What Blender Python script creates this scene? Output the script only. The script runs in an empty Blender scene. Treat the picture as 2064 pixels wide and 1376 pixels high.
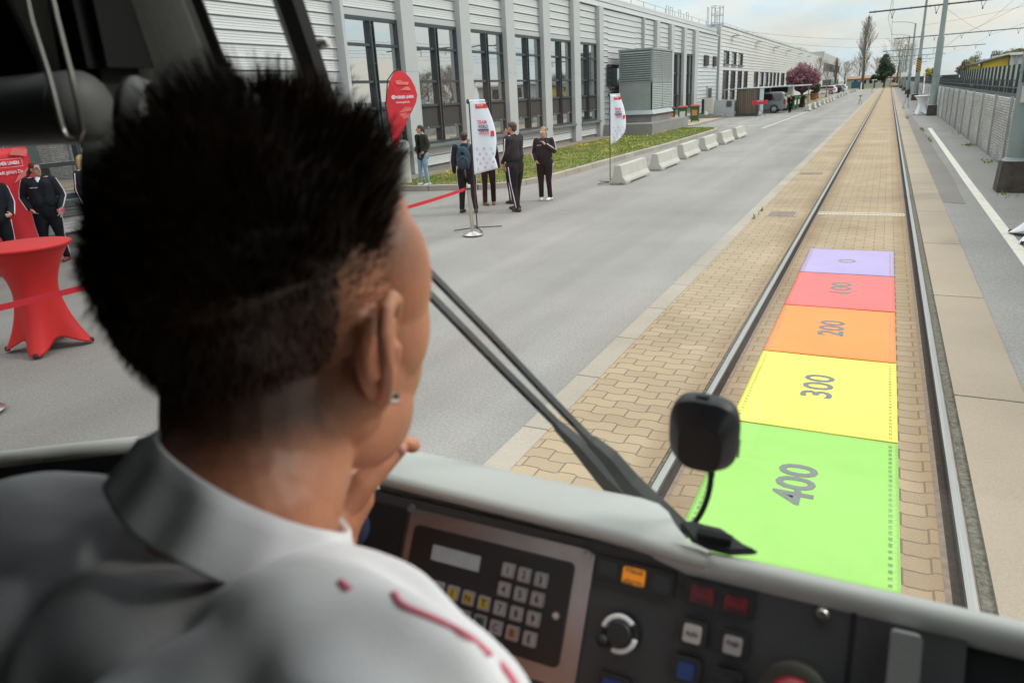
import bpy, math, random
import numpy as np
from mathutils import Vector, Matrix, noise as mnoise

RND = random.Random(11)
C = bpy.context.scene.collection
scene = bpy.context.scene
rad = math.radians

# ------------------------------------------------------------------ camera
CAM = np.array([0.21111, 0.0, 2.11188])
YAW, PITCH, ROLL = 0.473996, 0.324497, -0.0523775
FPX, PW, PH = 1456.196, 2064.0, 1376.0

def cam_axes():
    cy, sy = math.cos(YAW), math.sin(YAW)
    fwd = np.array([-sy * math.cos(PITCH), cy * math.cos(PITCH), -math.sin(PITCH)])
    r0 = np.array([cy, sy, 0.0]); u0 = np.cross(r0, fwd)
    r = r0 * math.cos(ROLL) + u0 * math.sin(ROLL)
    u = np.cross(r, fwd)
    return r, u, -fwd
AXR, AXU, AXB = cam_axes()
cam_data = bpy.data.cameras.new('camera')
cam = bpy.data.objects.new('camera', cam_data); C.objects.link(cam)
cam_data.sensor_width = 36.0; cam_data.lens = 36.0 * FPX / PW
cam_data.clip_start = 0.02; cam_data.clip_end = 4000
m = Matrix.Identity(4)
for i in range(3):
    m[i][0], m[i][1], m[i][2], m[i][3] = AXR[i], AXU[i], AXB[i], CAM[i]
cam.matrix_world = m
cam_data.dof.use_dof = True
cam_data.dof.focus_distance = 5.5
cam_data.dof.aperture_fstop = 7.1
scene.camera = cam

# ------------------------------------------------------------------ light
scene.view_settings.view_transform = 'Standard'
scene.view_settings.look = 'None'
scene.view_settings.gamma = 1.0
scene.view_settings.exposure = 0.0
SUN_EL, SUN_AZ = rad(42), rad(62)          # azimuth from +Y (along the track) towards +X
world = bpy.data.worlds.new('World'); scene.world = world
world.use_nodes = True
nt = world.node_tree; nt.nodes.clear()
def wn(t, **k):
    n = nt.nodes.new(t)
    for a, b in k.items(): setattr(n, a, b)
    return n
out = wn('ShaderNodeOutputWorld'); mix = wn('ShaderNodeMixShader')
sky = wn('ShaderNodeTexSky', sky_type='NISHITA', sun_disc=False)
sky.sun_elevation = SUN_EL; sky.sun_rotation = SUN_AZ
sky.air_density = 1.0; sky.dust_density = 2.5
bg1 = wn('ShaderNodeBackground'); bg1.inputs[1].default_value = 0.12
bg2 = wn('ShaderNodeBackground')
tc = wn('ShaderNodeTexCoord'); sep = wn('ShaderNodeSeparateXYZ')
nt.links.new(tc.outputs['Generated'], sep.inputs[0])
mp = wn('ShaderNodeMapping'); mp.inputs['Scale'].default_value = (1.0, 1.0, 3.2)
nt.links.new(tc.outputs['Generated'], mp.inputs[0])
n1 = wn('ShaderNodeTexNoise'); n1.inputs['Scale'].default_value = 5.5
n1.inputs['Detail'].default_value = 9; n1.inputs['Roughness'].default_value = 0.58
n1.inputs['Distortion'].default_value = 0.35
nt.links.new(mp.outputs[0], n1.inputs['Vector'])
cr = wn('ShaderNodeValToRGB')
cr.color_ramp.elements[0].position = 0.36; cr.color_ramp.elements[0].color = (0.72, 0.72, 0.72, 1)
cr.color_ramp.elements[1].position = 0.62; cr.color_ramp.elements[1].color = (0.97, 0.97, 0.97, 1)
nt.links.new(n1.outputs['Fac'], cr.inputs[0])
nt.links.new(cr.outputs[0], mix.inputs[0])
# overcast sky: brighter towards the zenith
gr = wn('ShaderNodeMapRange'); gr.inputs[1].default_value = 0.05; gr.inputs[2].default_value = 0.9
gr.inputs[3].default_value = 0.96; gr.inputs[4].default_value = 2.8
nt.links.new(sep.outputs['Z'], gr.inputs[0])
n2 = wn('ShaderNodeTexNoise'); n2.inputs['Scale'].default_value = 9.0; n2.inputs['Detail'].default_value = 7
nt.links.new(mp.outputs[0], n2.inputs['Vector'])
cr2 = wn('ShaderNodeValToRGB')
cr2.color_ramp.elements[0].position = 0.38; cr2.color_ramp.elements[0].color = (0.80, 0.93, 1.0, 1)
cr2.color_ramp.elements[1].position = 0.66; cr2.color_ramp.elements[1].color = (1.0, 0.95, 0.865, 1)
nt.links.new(n2.outputs['Fac'], cr2.inputs[0])
nt.links.new(cr2.outputs[0], bg2.inputs[0]); nt.links.new(gr.outputs[0], bg2.inputs[1])
nt.links.new(sky.outputs[0], bg1.inputs[0])
nt.links.new(bg1.outputs[0], mix.inputs[1]); nt.links.new(bg2.outputs[0], mix.inputs[2])
nt.links.new(mix.outputs[0], out.inputs[0])

sun_d = bpy.data.lights.new('sun', 'SUN'); sun = bpy.data.objects.new('sun', sun_d); C.objects.link(sun)
sun_d.energy = 1.7; sun_d.angle = rad(11); sun_d.color = (1.0, 0.95, 0.87)
sdir = Vector((math.sin(SUN_AZ) * math.cos(SUN_EL), math.cos(SUN_AZ) * math.cos(SUN_EL), math.sin(SUN_EL)))
sun.rotation_euler = sdir.to_track_quat('Z', 'Y').to_euler()

# ------------------------------------------------------------------ pixel helpers (photo pixel -> point in the world)
def ray(px, py):
    d = AXR * ((px - PW / 2) / FPX) + AXU * (-(py - PH / 2) / FPX) - AXB
    return d
def gp(px, py, z=0.0):
    d = ray(px, py); return Vector(CAM + d * ((z - CAM[2]) / d[2]))
def atY(px, py, Y):
    d = ray(px, py); return Vector(CAM + d * (Y / d[1]))
def atX(px, py, X):
    d = ray(px, py); return Vector(CAM + d * ((X - CAM[0]) / d[0]))
def atR(px, py, D):
    d = ray(px, py); return Vector(CAM + d * (D / np.linalg.norm(d)))
def onplane(px, py, P, N):
    d = ray(px, py); P = np.array(P); N = np.array(N)
    return Vector(CAM + d * (np.dot(P - CAM, N) / np.dot(d, N)))

# ------------------------------------------------------------------ materials
MATS = {}
def mat(name, base, rough=0.6, metal=0.0, var=0.10, scale=6.0, bump=0.0, bscale=60.0, spec=0.5, coat=0.0, detail=5.0, col2=None, stretch=None):
    if name in MATS: return MATS[name]
    M = bpy.data.materials.new(name); M.use_nodes = True
    t = M.node_tree; b = t.nodes['Principled BSDF']
    b.inputs['Roughness'].default_value = rough; b.inputs['Metallic'].default_value = metal
    b.inputs['Specular IOR Level'].default_value = spec
    if coat: b.inputs['Coat Weight'].default_value = coat; b.inputs['Coat Roughness'].default_value = 0.05
    tcn = t.nodes.new('ShaderNodeTexCoord'); src = tcn.outputs['Object']
    if stretch:
        mpn = t.nodes.new('ShaderNodeMapping'); mpn.inputs['Scale'].default_value = stretch
        t.links.new(src, mpn.inputs[0]); src = mpn.outputs[0]
    nz = t.nodes.new('ShaderNodeTexNoise'); nz.inputs['Scale'].default_value = scale; nz.inputs['Detail'].default_value = detail
    nz.inputs['Roughness'].default_value = 0.6
    t.links.new(src, nz.inputs['Vector'])
    mx = t.nodes.new('ShaderNodeMix'); mx.data_type = 'RGBA'
    c = base
    lo = tuple(max(0, x * (1 - var)) for x in c); hi = col2 if col2 else tuple(min(1, x * (1 + var)) for x in c)
    mx.inputs['A'].default_value = (*lo, 1); mx.inputs['B'].default_value = (*hi, 1)
    mr = t.nodes.new('ShaderNodeMapRange'); mr.inputs[1].default_value = 0.3; mr.inputs[2].default_value = 0.7
    t.links.new(nz.outputs['Fac'], mr.inputs[0]); t.links.new(mr.outputs[0], mx.inputs['Factor'])
    t.links.new(mx.outputs['Result'], b.inputs['Base Color'])
    if bump:
        nb = t.nodes.new('ShaderNodeTexNoise'); nb.inputs['Scale'].default_value = bscale; nb.inputs['Detail'].default_value = 4
        t.links.new(src, nb.inputs['Vector'])
        bp = t.nodes.new('ShaderNodeBump'); bp.inputs['Strength'].default_value = bump; bp.inputs['Distance'].default_value = 0.02
        t.links.new(nb.outputs['Fac'], bp.inputs['Height']); t.links.new(bp.outputs[0], b.inputs['Normal'])
    MATS[name] = M
    return M

def asphalt(name, base, patch, speck=0.25):
    M = mat(name, base, rough=0.9, var=0.13, scale=0.35, detail=8, bump=0.35, bscale=90, spec=0.25)
    t = M.node_tree; b = t.nodes['Principled BSDF']
    old = b.inputs['Base Color'].links[0].from_socket
    tcn = t.nodes.new('ShaderNodeTexCoord')
    # long wheel-worn streaks along the driving direction
    mpn = t.nodes.new('ShaderNodeMapping'); mpn.inputs['Scale'].default_value = (1.1, 0.035, 1)
    t.links.new(tcn.outputs['Object'], mpn.inputs[0])
    s = t.nodes.new('ShaderNodeTexNoise'); s.inputs['Scale'].default_value = 1.0; s.inputs['Detail'].default_value = 4
    t.links.new(mpn.outputs[0], s.inputs['Vector'])
    fine = t.nodes.new('ShaderNodeTexNoise'); fine.inputs['Scale'].default_value = 48; fine.inputs['Detail'].default_value = 3
    t.links.new(tcn.outputs['Object'], fine.inputs['Vector'])
    a = t.nodes.new('ShaderNodeMapRange'); a.inputs[1].default_value = 0.3; a.inputs[2].default_value = 0.7; a.inputs[3].default_value = 1 - patch; a.inputs[4].default_value = 1 + patch
    f = t.nodes.new('ShaderNodeMapRange'); f.inputs[1].default_value = 0.25; f.inputs[2].default_value = 0.75; f.inputs[3].default_value = 1 - speck; f.inputs[4].default_value = 1 + speck
    t.links.new(s.outputs['Fac'], a.inputs[0]); t.links.new(fine.outputs['Fac'], f.inputs[0])
    mu = t.nodes.new('ShaderNodeMath'); mu.operation = 'MULTIPLY'
    t.links.new(a.outputs[0], mu.inputs[0]); t.links.new(f.outputs[0], mu.inputs[1])
    v = t.nodes.new('ShaderNodeVectorMath'); v.operation = 'SCALE'
    t.links.new(old, v.inputs[0]); t.links.new(mu.outputs[0], v.inputs['Scale'])
    t.links.new(v.outputs[0], b.inputs['Base Color'])
    return M

def brickmat(name, c1, c2, mortar, bw, bh, ms, wave=0.0, rough=0.85, offset=0.5, bump=0.6, bigvar=0.12, axes='xy', wavelen=0.22, speck=0.10):
    M = bpy.data.materials.new(name); M.use_nodes = True
    t = M.node_tree; b = t.nodes['Principled BSDF']; b.inputs['Roughness'].default_value = rough; b.inputs['Specular IOR Level'].default_value = 0.25
    tcn = t.nodes.new('ShaderNodeTexCoord'); sp = t.nodes.new('ShaderNodeSeparateXYZ'); cb = t.nodes.new('ShaderNodeCombineXYZ')
    t.links.new(tcn.outputs['Object'], sp.inputs[0])
    sx = sp.outputs['XYZ'.index(axes[0].upper())]; sy = sp.outputs['XYZ'.index(axes[1].upper())]
    t.links.new(sx, cb.inputs[0])
    if wave:
        # the zig-zag edge of interlocking blocks: a flattened sine along the row
        m1 = t.nodes.new('ShaderNodeMath'); m1.operation = 'MULTIPLY'; m1.inputs[1].default_value = 2 * math.pi / wavelen
        t.links.new(sx, m1.inputs[0])
        m2 = t.nodes.new('ShaderNodeMath'); m2.operation = 'SINE'; t.links.new(m1.outputs[0], m2.inputs[0])
        m3 = t.nodes.new('ShaderNodeMath'); m3.operation = 'MULTIPLY'; m3.inputs[1].default_value = 2.2; t.links.new(m2.outputs[0], m3.inputs[0])
        m4 = t.nodes.new('ShaderNodeClamp'); m4.inputs[1].default_value = -1; m4.inputs[2].default_value = 1; t.links.new(m3.outputs[0], m4.inputs[0])
        m5 = t.nodes.new('ShaderNodeMath'); m5.operation = 'MULTIPLY_ADD'; m5.inputs[1].default_value = wave
        t.links.new(m4.outputs[0], m5.inputs[0]); t.links.new(sy, m5.inputs[2]); sy = m5.outputs[0]
    wob = t.nodes.new('ShaderNodeTexNoise'); wob.inputs['Scale'].default_value = 14; wob.inputs['Detail'].default_value = 3
    t.links.new(tcn.outputs['Object'], wob.inputs['Vector'])
    m6 = t.nodes.new('ShaderNodeMath'); m6.operation = 'MULTIPLY_ADD'; m6.inputs[1].default_value = 0.016
    t.links.new(wob.outputs['Fac'], m6.inputs[0]); t.links.new(sy, m6.inputs[2])
    t.links.new(m6.outputs[0], cb.inputs[1])
    br = t.nodes.new('ShaderNodeTexBrick'); br.offset = offset
    br.inputs['Color1'].default_value = (*c1, 1); br.inputs['Color2'].default_value = (*c2, 1); br.inputs['Mortar'].default_value = (*mortar, 1)
    br.inputs['Scale'].default_value = 1.0; br.inputs['Brick Width'].default_value = bw; br.inputs['Row Height'].default_value = bh
    br.inputs['Mortar Size'].default_value = ms; br.inputs['Mortar Smooth'].default_value = 0.25
    t.links.new(cb.outputs[0], br.inputs['Vector'])
    nz = t.nodes.new('ShaderNodeTexNoise'); nz.inputs['Scale'].default_value = 0.7; nz.inputs['Detail'].default_value = 8
    fn = t.nodes.new('ShaderNodeTexNoise'); fn.inputs['Scale'].default_value = 120; fn.inputs['Detail'].default_value = 3
    t.links.new(tcn.outputs['Object'], nz.inputs['Vector']); t.links.new(tcn.outputs['Object'], fn.inputs['Vector'])
    a = t.nodes.new('ShaderNodeMapRange'); a.inputs[1].default_value = 0.3; a.inputs[2].default_value = 0.7; a.inputs[3].default_value = 1 - bigvar; a.inputs[4].default_value = 1 + bigvar
    f = t.nodes.new('ShaderNodeMapRange'); f.inputs[1].default_value = 0.25; f.inputs[2].default_value = 0.75; f.inputs[3].default_value = 1 - speck; f.inputs[4].default_value = 1 + speck
    t.links.new(nz.outputs['Fac'], a.inputs[0]); t.links.new(fn.outputs['Fac'], f.inputs[0])
    mu = t.nodes.new('ShaderNodeMath'); mu.operation = 'MULTIPLY'; t.links.new(a.outputs[0], mu.inputs[0]); t.links.new(f.outputs[0], mu.inputs[1])
    v = t.nodes.new('ShaderNodeVectorMath'); v.operation = 'SCALE'
    t.links.new(br.outputs['Color'], v.inputs[0]); t.links.new(mu.outputs[0], v.inputs['Scale']); t.links.new(v.outputs[0], b.inputs['Base Color'])
    if bump:
        iv = t.nodes.new('ShaderNodeMath'); iv.operation = 'MULTIPLY_ADD'; iv.inputs[1].default_value = -1.0
        t.links.new(br.outputs['Fac'], iv.inputs[0]); t.links.new(fn.outputs['Fac'], iv.inputs[2])
        bp = t.nodes.new('ShaderNodeBump'); bp.inputs['Strength'].default_value = bump; bp.inputs['Distance'].default_value = 0.006
        t.links.new(iv.outputs[0], bp.inputs['Height']); t.links.new(bp.outputs[0], b.inputs['Normal'])
    MATS[name] = M
    return M

def glassmat(name, tint=(1, 1, 1), refl=0.05, rough=0.0):
    M = bpy.data.materials.new(name); M.use_nodes = True; t = M.node_tree; t.nodes.clear()
    o = t.nodes.new('ShaderNodeOutputMaterial'); mx = t.nodes.new('ShaderNodeMixShader')
    tr = t.nodes.new('ShaderNodeBsdfTransparent'); tr.inputs[0].default_value = (*tint, 1)
    gl = t.nodes.new('ShaderNodeBsdfGlossy'); gl.inputs['Roughness'].default_value = rough
    fr = t.nodes.new('ShaderNodeFresnel'); fr.inputs[0].default_value = 1.0 + refl * 8
    ge = t.nodes.new('ShaderNodeNewGeometry'); ml = t.nodes.new('ShaderNodeMath'); ml.operation = 'SUBTRACT'; ml.use_clamp = True
    t.links.new(fr.outputs[0], ml.inputs[0]); t.links.new(ge.outputs['Backfacing'], ml.inputs[1])
    t.links.new(ml.outputs[0], mx.inputs[0]); t.links.new(tr.outputs[0], mx.inputs[1]); t.links.new(gl.outputs[0], mx.inputs[2])
    t.links.new(mx.outputs[0], o.inputs[0])
    MATS[name] = M
    return M

def mirrorglass(name, fac, dark):
    """coated facade glazing: part mirror, part dark room behind"""
    M = bpy.data.materials.new(name); M.use_nodes = True; t = M.node_tree; t.nodes.clear()
    o = t.nodes.new('ShaderNodeOutputMaterial'); mx = t.nodes.new('ShaderNodeMixShader'); mx.inputs[0].default_value = fac
    d = t.nodes.new('ShaderNodeBsdfDiffuse'); d.inputs[0].default_value = (*dark, 1)
    gl = t.nodes.new('ShaderNodeBsdfGlossy'); gl.inputs['Roughness'].default_value = 0.015; gl.inputs[0].default_value = (0.95, 0.97, 0.97, 1)
    tcn = t.nodes.new('ShaderNodeTexCoord'); nz = t.nodes.new('ShaderNodeTexNoise'); nz.inputs['Scale'].default_value = 0.8
    t.links.new(tcn.outputs['Object'], nz.inputs['Vector'])
    bp = t.nodes.new('ShaderNodeBump'); bp.inputs['Strength'].default_value = 0.05; bp.inputs['Distance'].default_value = 0.05
    t.links.new(nz.outputs['Fac'], bp.inputs['Height']); t.links.new(bp.outputs[0], gl.inputs['Normal'])
    t.links.new(d.outputs[0], mx.inputs[1]); t.links.new(gl.outputs[0], mx.inputs[2]); t.links.new(mx.outputs[0], o.inputs[0])
    MATS[name] = M
    return M

# ------------------------------------------------------------------ mesh building
class MB:
    def __init__(self): self.v = []; self.f = []; self.mi = []
    def add(self, vs, fs, mi=0):
        o = len(self.v); self.v += [tuple(p) for p in vs]
        self.f += [tuple(i + o for i in q) for q in fs]; self.mi += [mi] * len(fs)
        return self
    def box(self, x0, x1, y0, y1, z0, z1, mi=0, M=None):
        vs = [Vector(p) for p in ((x0,y0,z0),(x1,y0,z0),(x1,y1,z0),(x0,y1,z0),(x0,y0,z1),(x1,y0,z1),(x1,y1,z1),(x0,y1,z1))]
        if M is not None: vs = [M @ p for p in vs]
        return self.add(vs, [(0,3,2,1),(4,5,6,7),(0,1,5,4),(1,2,6,5),(2,3,7,6),(3,0,4,7)], mi)
    def tube(self, pts, r, n=8, mi=0, caps=True, squash=None):
        pts = [Vector(p) for p in pts]
        rs = list(r) if isinstance(r, (list, tuple)) else [r] * len(pts)
        vs, fs = [], []; ref = None
        for i, p in enumerate(pts):
            a = pts[max(0, i - 1)]; b = pts[min(len(pts) - 1, i + 1)]
            d = (b - a).normalized() if (b - a).length > 1e-9 else Vector((0, 0, 1))
            if ref is None:
                ref = Vector((1, 0, 0)) if abs(d.x) < 0.8 else Vector((0, 1, 0))
            u = (ref - d * ref.dot(d)).normalized(); w = d.cross(u); ref = u
            for k in range(n):
                t = 2 * math.pi * k / n
                ru, rw = (rs[i], rs[i]) if squash is None else (rs[i] * squash[0], rs[i] * squash[1])
                vs.append(p + u * (math.cos(t) * ru) + w * (math.sin(t) * rw))
        for i in range(len(pts) - 1):
            for k in range(n):
                fs.append((i*n+k, i*n+(k+1)%n, (i+1)*n+(k+1)%n, (i+1)*n+k))
        if caps: fs += [tuple(range(n))[::-1], tuple(range((len(pts)-1)*n, len(pts)*n))]
        return self.add(vs, fs, mi)
    def lathe(self, prof, n=16, c=(0,0,0), mi=0, M=None, caps=True):
        vs, fs = [], []
        for r, z in prof:
            for k in range(n):
                t = 2 * math.pi * k / n; p = Vector((r*math.cos(t), r*math.sin(t), z))
                vs.append((M @ p if M is not None else p) + Vector(c))
        for i in range(len(prof)-1):
            for k in range(n): fs.append((i*n+k, i*n+(k+1)%n, (i+1)*n+(k+1)%n, (i+1)*n+k))
        if caps: fs += [tuple(range(n))[::-1], tuple(range((len(prof)-1)*n, len(prof)*n))]
        return self.add(vs, fs, mi)
    def ell(self, c, r, nu=16, nv=10, mi=0, M=None):
        prof = [(math.sin(math.pi*j/nv), -math.cos(math.pi*j/nv)) for j in range(nv+1)]
        S = Matrix.Diagonal((r[0], r[1], r[2], 1))
        T = (M @ S) if M is not None else S
        vs, fs = [], []
        for q, z in prof[1:-1]:
            for k in range(nu):
                t = 2*math.pi*k/nu; vs.append((T @ Vector((q*math.cos(t), q*math.sin(t), z))) + Vector(c))
        b = len(vs); vs.append((T @ Vector((0,0,-1))) + Vector(c)); vs.append((T @ Vector((0,0,1))) + Vector(c))
        for i in range(nv-2):
            for k in range(nu): fs.append((i*nu+k, i*nu+(k+1)%nu, (i+1)*nu+(k+1)%nu, (i+1)*nu+k))
        for k in range(nu):
            fs.append((b, (k+1)%nu, k)); fs.append((b+1, (nv-2)*nu+k, (nv-2)*nu+(k+1)%nu))
        return self.add(vs, fs, mi)
    def capsule(self, pts, rs, n=12, mi=0):
        """chain of tapered capsules (closed shells that a remesh later unites)"""
        pts = [Vector(p) for p in pts]
        for i in range(len(pts)-1):
            a, b = pts[i], pts[i+1]
            self.tube([a, a.lerp(b, .5), b], [rs[i], (rs[i]+rs[i+1])/2, rs[i+1]], n)
        for p, q in zip(pts, rs): self.ell(p, (q, q, q), n, 8)
        return self
    def prism(self, poly, axis, a, b, mi=0):
        """extrude a 2D polygon: axis 'x' -> poly is (y,z); 'y' -> (x,z); 'z' -> (x,y)"""
        def P(u, w, t): return {'x': (t,u,w), 'y': (u,t,w), 'z': (u,w,t)}[axis]
        n = len(poly)
        vs = [P(u, w, a) for u, w in poly] + [P(u, w, b) for u, w in poly]
        fs = [(i, (i+1)%n, n+(i+1)%n, n+i) for i in range(n)] + [tuple(range(n))[::-1], tuple(range(n, 2*n))]
        return self.add(vs, fs, mi)
    def extr(self, pts, off, mi=0):
        """closed 3D polygon swept by an offset vector"""
        n = len(pts); off = Vector(off); pts = [Vector(p) for p in pts]
        vs = pts + [p + off for p in pts]
        return self.add(vs, [(i, (i+1)%n, n+(i+1)%n, n+i) for i in range(n)] + [tuple(range(n))[::-1], tuple(range(n, 2*n))], mi)
    def grid(self, fn, nu, nv, mi=0, closeu=False):
        vs = [fn(i/(nu if closeu else nu-1) if nu > 1 else 0, j/(nv-1)) for j in range(nv) for i in range(nu)]
        fs = []
        for j in range(nv-1):
            for i in range(nu if closeu else nu-1):
                fs.append((j*nu+i, j*nu+(i+1)%nu, (j+1)*nu+(i+1)%nu, (j+1)*nu+i))
        return self.add(vs, fs, mi)
    def build(self, name, mats, parent=None, smooth=False, world=False, kind=None, normals=True, bevel=0.0):
        me = bpy.data.meshes.new(name)
        vs = self.v
        if parent is not None and world:
            r = parent
            while r.parent: r = r.parent
            o = r.location; vs = [(x-o.x, y-o.y, z-o.z) for x, y, z in vs]
        me.from_pydata([tuple(p) for p in vs], [], self.f)
        if not isinstance(mats, (list, tuple)): mats = [mats]
        for q in mats: me.materials.append(q)
        if len(mats) > 1: me.polygons.foreach_set('material_index', self.mi)
        if normals:
            import bmesh
            bm = bmesh.new(); bm.from_mesh(me); bmesh.ops.recalc_face_normals(bm, faces=bm.faces[:])
            if bevel: bmesh.ops.bevel(bm, geom=[e for e in bm.edges if len(e.link_faces) == 2 and e.calc_face_angle(0) > 0.6], offset=bevel, segments=2, affect='EDGES', clamp_overlap=True)
            bm.to_mesh(me); bm.free()
        if smooth is True: me.polygons.foreach_set('use_smooth', [True] * len(me.polygons))
        elif smooth: me.shade_smooth() if False else me.polygons.foreach_set('use_smooth', [True] * len(me.polygons)); me.set_sharp_from_angle(angle=rad(smooth)) if smooth and smooth is not True else None
        o = bpy.data.objects.new(name, me); C.objects.link(o)
        if parent is not None: o.parent = parent
        if kind: o['kind'] = kind
        return o

def tag(o, label, cat, group=None):
    o['label'] = label; o['category'] = cat
    if group: o['group'] = group
    return o
def thing(name, label, cat, loc=(0,0,0), rz=0.0, group=None):
    o = bpy.data.objects.new(name, None); C.objects.link(o); o.empty_display_size = 0.1
    o.location = loc; o.rotation_euler = (0, 0, rz)
    return tag(o, label, cat, group)
def struct(mb, name, mats, **k):
    return mb.build(name, mats, kind='structure', **k)
def dup(root, loc, rz=None, label=None):
    r = root.copy(); C.objects.link(r); r.location = loc
    if rz is not None: r.rotation_euler = (0, 0, rz)
    if label: r['label'] = label
    def kids(src, dst):
        for ch in [o for o in bpy.data.objects if o.parent == src]:
            c = ch.copy(); C.objects.link(c); c.parent = dst; kids(ch, c)
    kids(root, r)
    return r

def remesh(mb, voxel, name='tmp', smooth_it=6, fac=0.5, disp=None):
    """unite overlapping closed shells into one continuous surface; returns a new MB"""
    me = bpy.data.meshes.new(name); me.from_pydata([tuple(p) for p in mb.v], [], mb.f)
    import bmesh
    bm = bmesh.new(); bm.from_mesh(me); bmesh.ops.recalc_face_normals(bm, faces=bm.faces[:]); bm.to_mesh(me); bm.free()
    o = bpy.data.objects.new(name, me); C.objects.link(o)
    r = o.modifiers.new('r', 'REMESH'); r.mode = 'VOXEL'; r.voxel_size = voxel; r.adaptivity = 0.0
    if smooth_it:
        s = o.modifiers.new('s', 'SMOOTH'); s.factor = fac; s.iterations = smooth_it
    dg = bpy.context.evaluated_depsgraph_get()
    ev = o.evaluated_get(dg); em = ev.to_mesh()
    nvt = len(em.vertices); co = np.empty(nvt*3, dtype=np.float32); em.vertices.foreach_get('co', co)
    res = MB(); res.v = [tuple(map(float, p)) for p in co.reshape(-1, 3)]
    res.f = [tuple(p.vertices) for p in em.polygons]; res.mi = [0]*len(res.f)
    ev.to_mesh_clear(); bpy.data.objects.remove(o); bpy.data.meshes.remove(me)
    return res

_TXT = {}
def text2d(s, bold=0.0, line=1.0):
    key = (s, bold, line)
    if key in _TXT: return _TXT[key]
    cu = bpy.data.curves.new('txt', 'FONT'); cu.body = s; cu.size = 1.0; cu.offset = bold; cu.space_line = line
    cu.align_x = 'CENTER'; cu.align_y = 'CENTER'; cu.resolution_u = 3
    o = bpy.data.objects.new('txt', cu); C.objects.link(o)
    dg = bpy.context.evaluated_depsgraph_get(); ev = o.evaluated_get(dg); em = ev.to_mesh()
    vs = [(p.co.x, p.co.y) for p in em.vertices]; fs = [tuple(p.vertices) for p in em.polygons]
    ev.to_mesh_clear(); bpy.data.objects.remove(o); bpy.data.curves.remove(cu)
    _TXT[key] = (vs, fs); return vs, fs
def text(mb, s, org, ux, uy, h, xs=1.0, bold=0.0, mi=0, fit=None, line=1.0):
    """flat lettering: ux reading direction, uy up direction, h cap-size; fit = total width"""
    vs, fs = text2d(s, bold, line); ux = Vector(ux).normalized(); uy = Vector(uy).normalized(); org = Vector(org)
    sx = h * xs
    if fit:
        w = max(p[0] for p in vs) - min(p[0] for p in vs); sx = fit / w
    mb.add([org + ux * (x*sx) + uy * (y*h) for x, y in vs], fs, mi)
    return mb
# ------------------------------------------------------------------ material set
m_asph = asphalt('asphalt', (0.232, 0.216, 0.203), 0.15, 0.20)
m_asph2 = asphalt('pavement_asphalt', (0.245, 0.229, 0.216), 0.06, 0.20)
m_patch = asphalt('patched_asphalt', (0.20, 0.178, 0.16), 0.10)
m_ground = mat('ground_soil', (0.15, 0.15, 0.09), 0.95, var=0.3, scale=0.15)
m_paver = brickmat('interlocking_pavers', (0.35, 0.268, 0.175), (0.300, 0.226, 0.147), (0.155, 0.122, 0.086), 0.24, 0.125, 0.0055, wave=0.011, wavelen=0.24, speck=0.16, bigvar=0.14)
def rail_rust(M, k=.55):
    """brown brake-dust and rust stain on the blocks beside both rails"""
    t = M.node_tree; b = t.nodes['Principled BSDF']; old = b.inputs['Base Color'].links[0].from_socket
    tcn = t.nodes.new('ShaderNodeTexCoord'); sp = t.nodes.new('ShaderNodeSeparateXYZ'); t.links.new(tcn.outputs['Object'], sp.inputs[0])
    a = t.nodes.new('ShaderNodeMath'); a.operation = 'ABSOLUTE'; t.links.new(sp.outputs[0], a.inputs[0])
    d = t.nodes.new('ShaderNodeMath'); d.operation = 'SUBTRACT'; d.inputs[1].default_value = .71; t.links.new(a.outputs[0], d.inputs[0])
    e = t.nodes.new('ShaderNodeMath'); e.operation = 'ABSOLUTE'; t.links.new(d.outputs[0], e.inputs[0])
    mp = t.nodes.new('ShaderNodeMapping'); mp.inputs['Scale'].default_value = (3, .35, 1); t.links.new(tcn.outputs['Object'], mp.inputs[0])
    n = t.nodes.new('ShaderNodeTexNoise'); n.inputs['Scale'].default_value = 1.6; n.inputs['Detail'].default_value = 6; t.links.new(mp.outputs[0], n.inputs['Vector'])
    s = t.nodes.new('ShaderNodeMath'); s.operation = 'MULTIPLY_ADD'; s.inputs[1].default_value = -.22; t.links.new(n.outputs['Fac'], s.inputs[0]); t.links.new(e.outputs[0], s.inputs[2])
    r_ = t.nodes.new('ShaderNodeMapRange'); r_.inputs[1].default_value = -.06; r_.inputs[2].default_value = .17; r_.inputs[3].default_value = k; r_.inputs[4].default_value = 0
    t.links.new(s.outputs[0], r_.inputs[0])
    mx = t.nodes.new('ShaderNodeMix'); mx.data_type = 'RGBA'; mx.blend_type = 'MIX'; mx.inputs['B'].default_value = (0.17, 0.095, 0.048, 1)
    t.links.new(r_.outputs[0], mx.inputs['Factor']); t.links.new(old, mx.inputs['A']); t.links.new(mx.outputs['Result'], b.inputs['Base Color'])
rail_rust(m_paver)
m_kerb = brickmat('kerb_concrete', (0.33, 0.285, 0.238), (0.295, 0.255, 0.213), (0.12, 0.10, 0.08), 0.9, 1.0, 0.008, offset=0, bump=0.4, speck=0.14)
m_slab = brickmat('slab_concrete', (0.31, 0.252, 0.192), (0.285, 0.232, 0.178), (0.08, 0.065, 0.05), 3.0, 2.75, 0.012, offset=0, bump=0.3, speck=0.16, bigvar=0.1)
m_moss = mat('mossy_grit', (0.09, 0.078, 0.055), 0.95, var=0.45, scale=40, bump=0.6, col2=(0.17, 0.155, 0.12))
m_paint = mat('road_paint', (0.60, 0.55, 0.48), 0.7, var=0.12, scale=5, bump=0.2)
m_rail = mat('rail_steel', (0.36, 0.345, 0.33), 0.33, metal=0.85, var=0.15, scale=3, stretch=(40, 0.5, 1))
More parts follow.
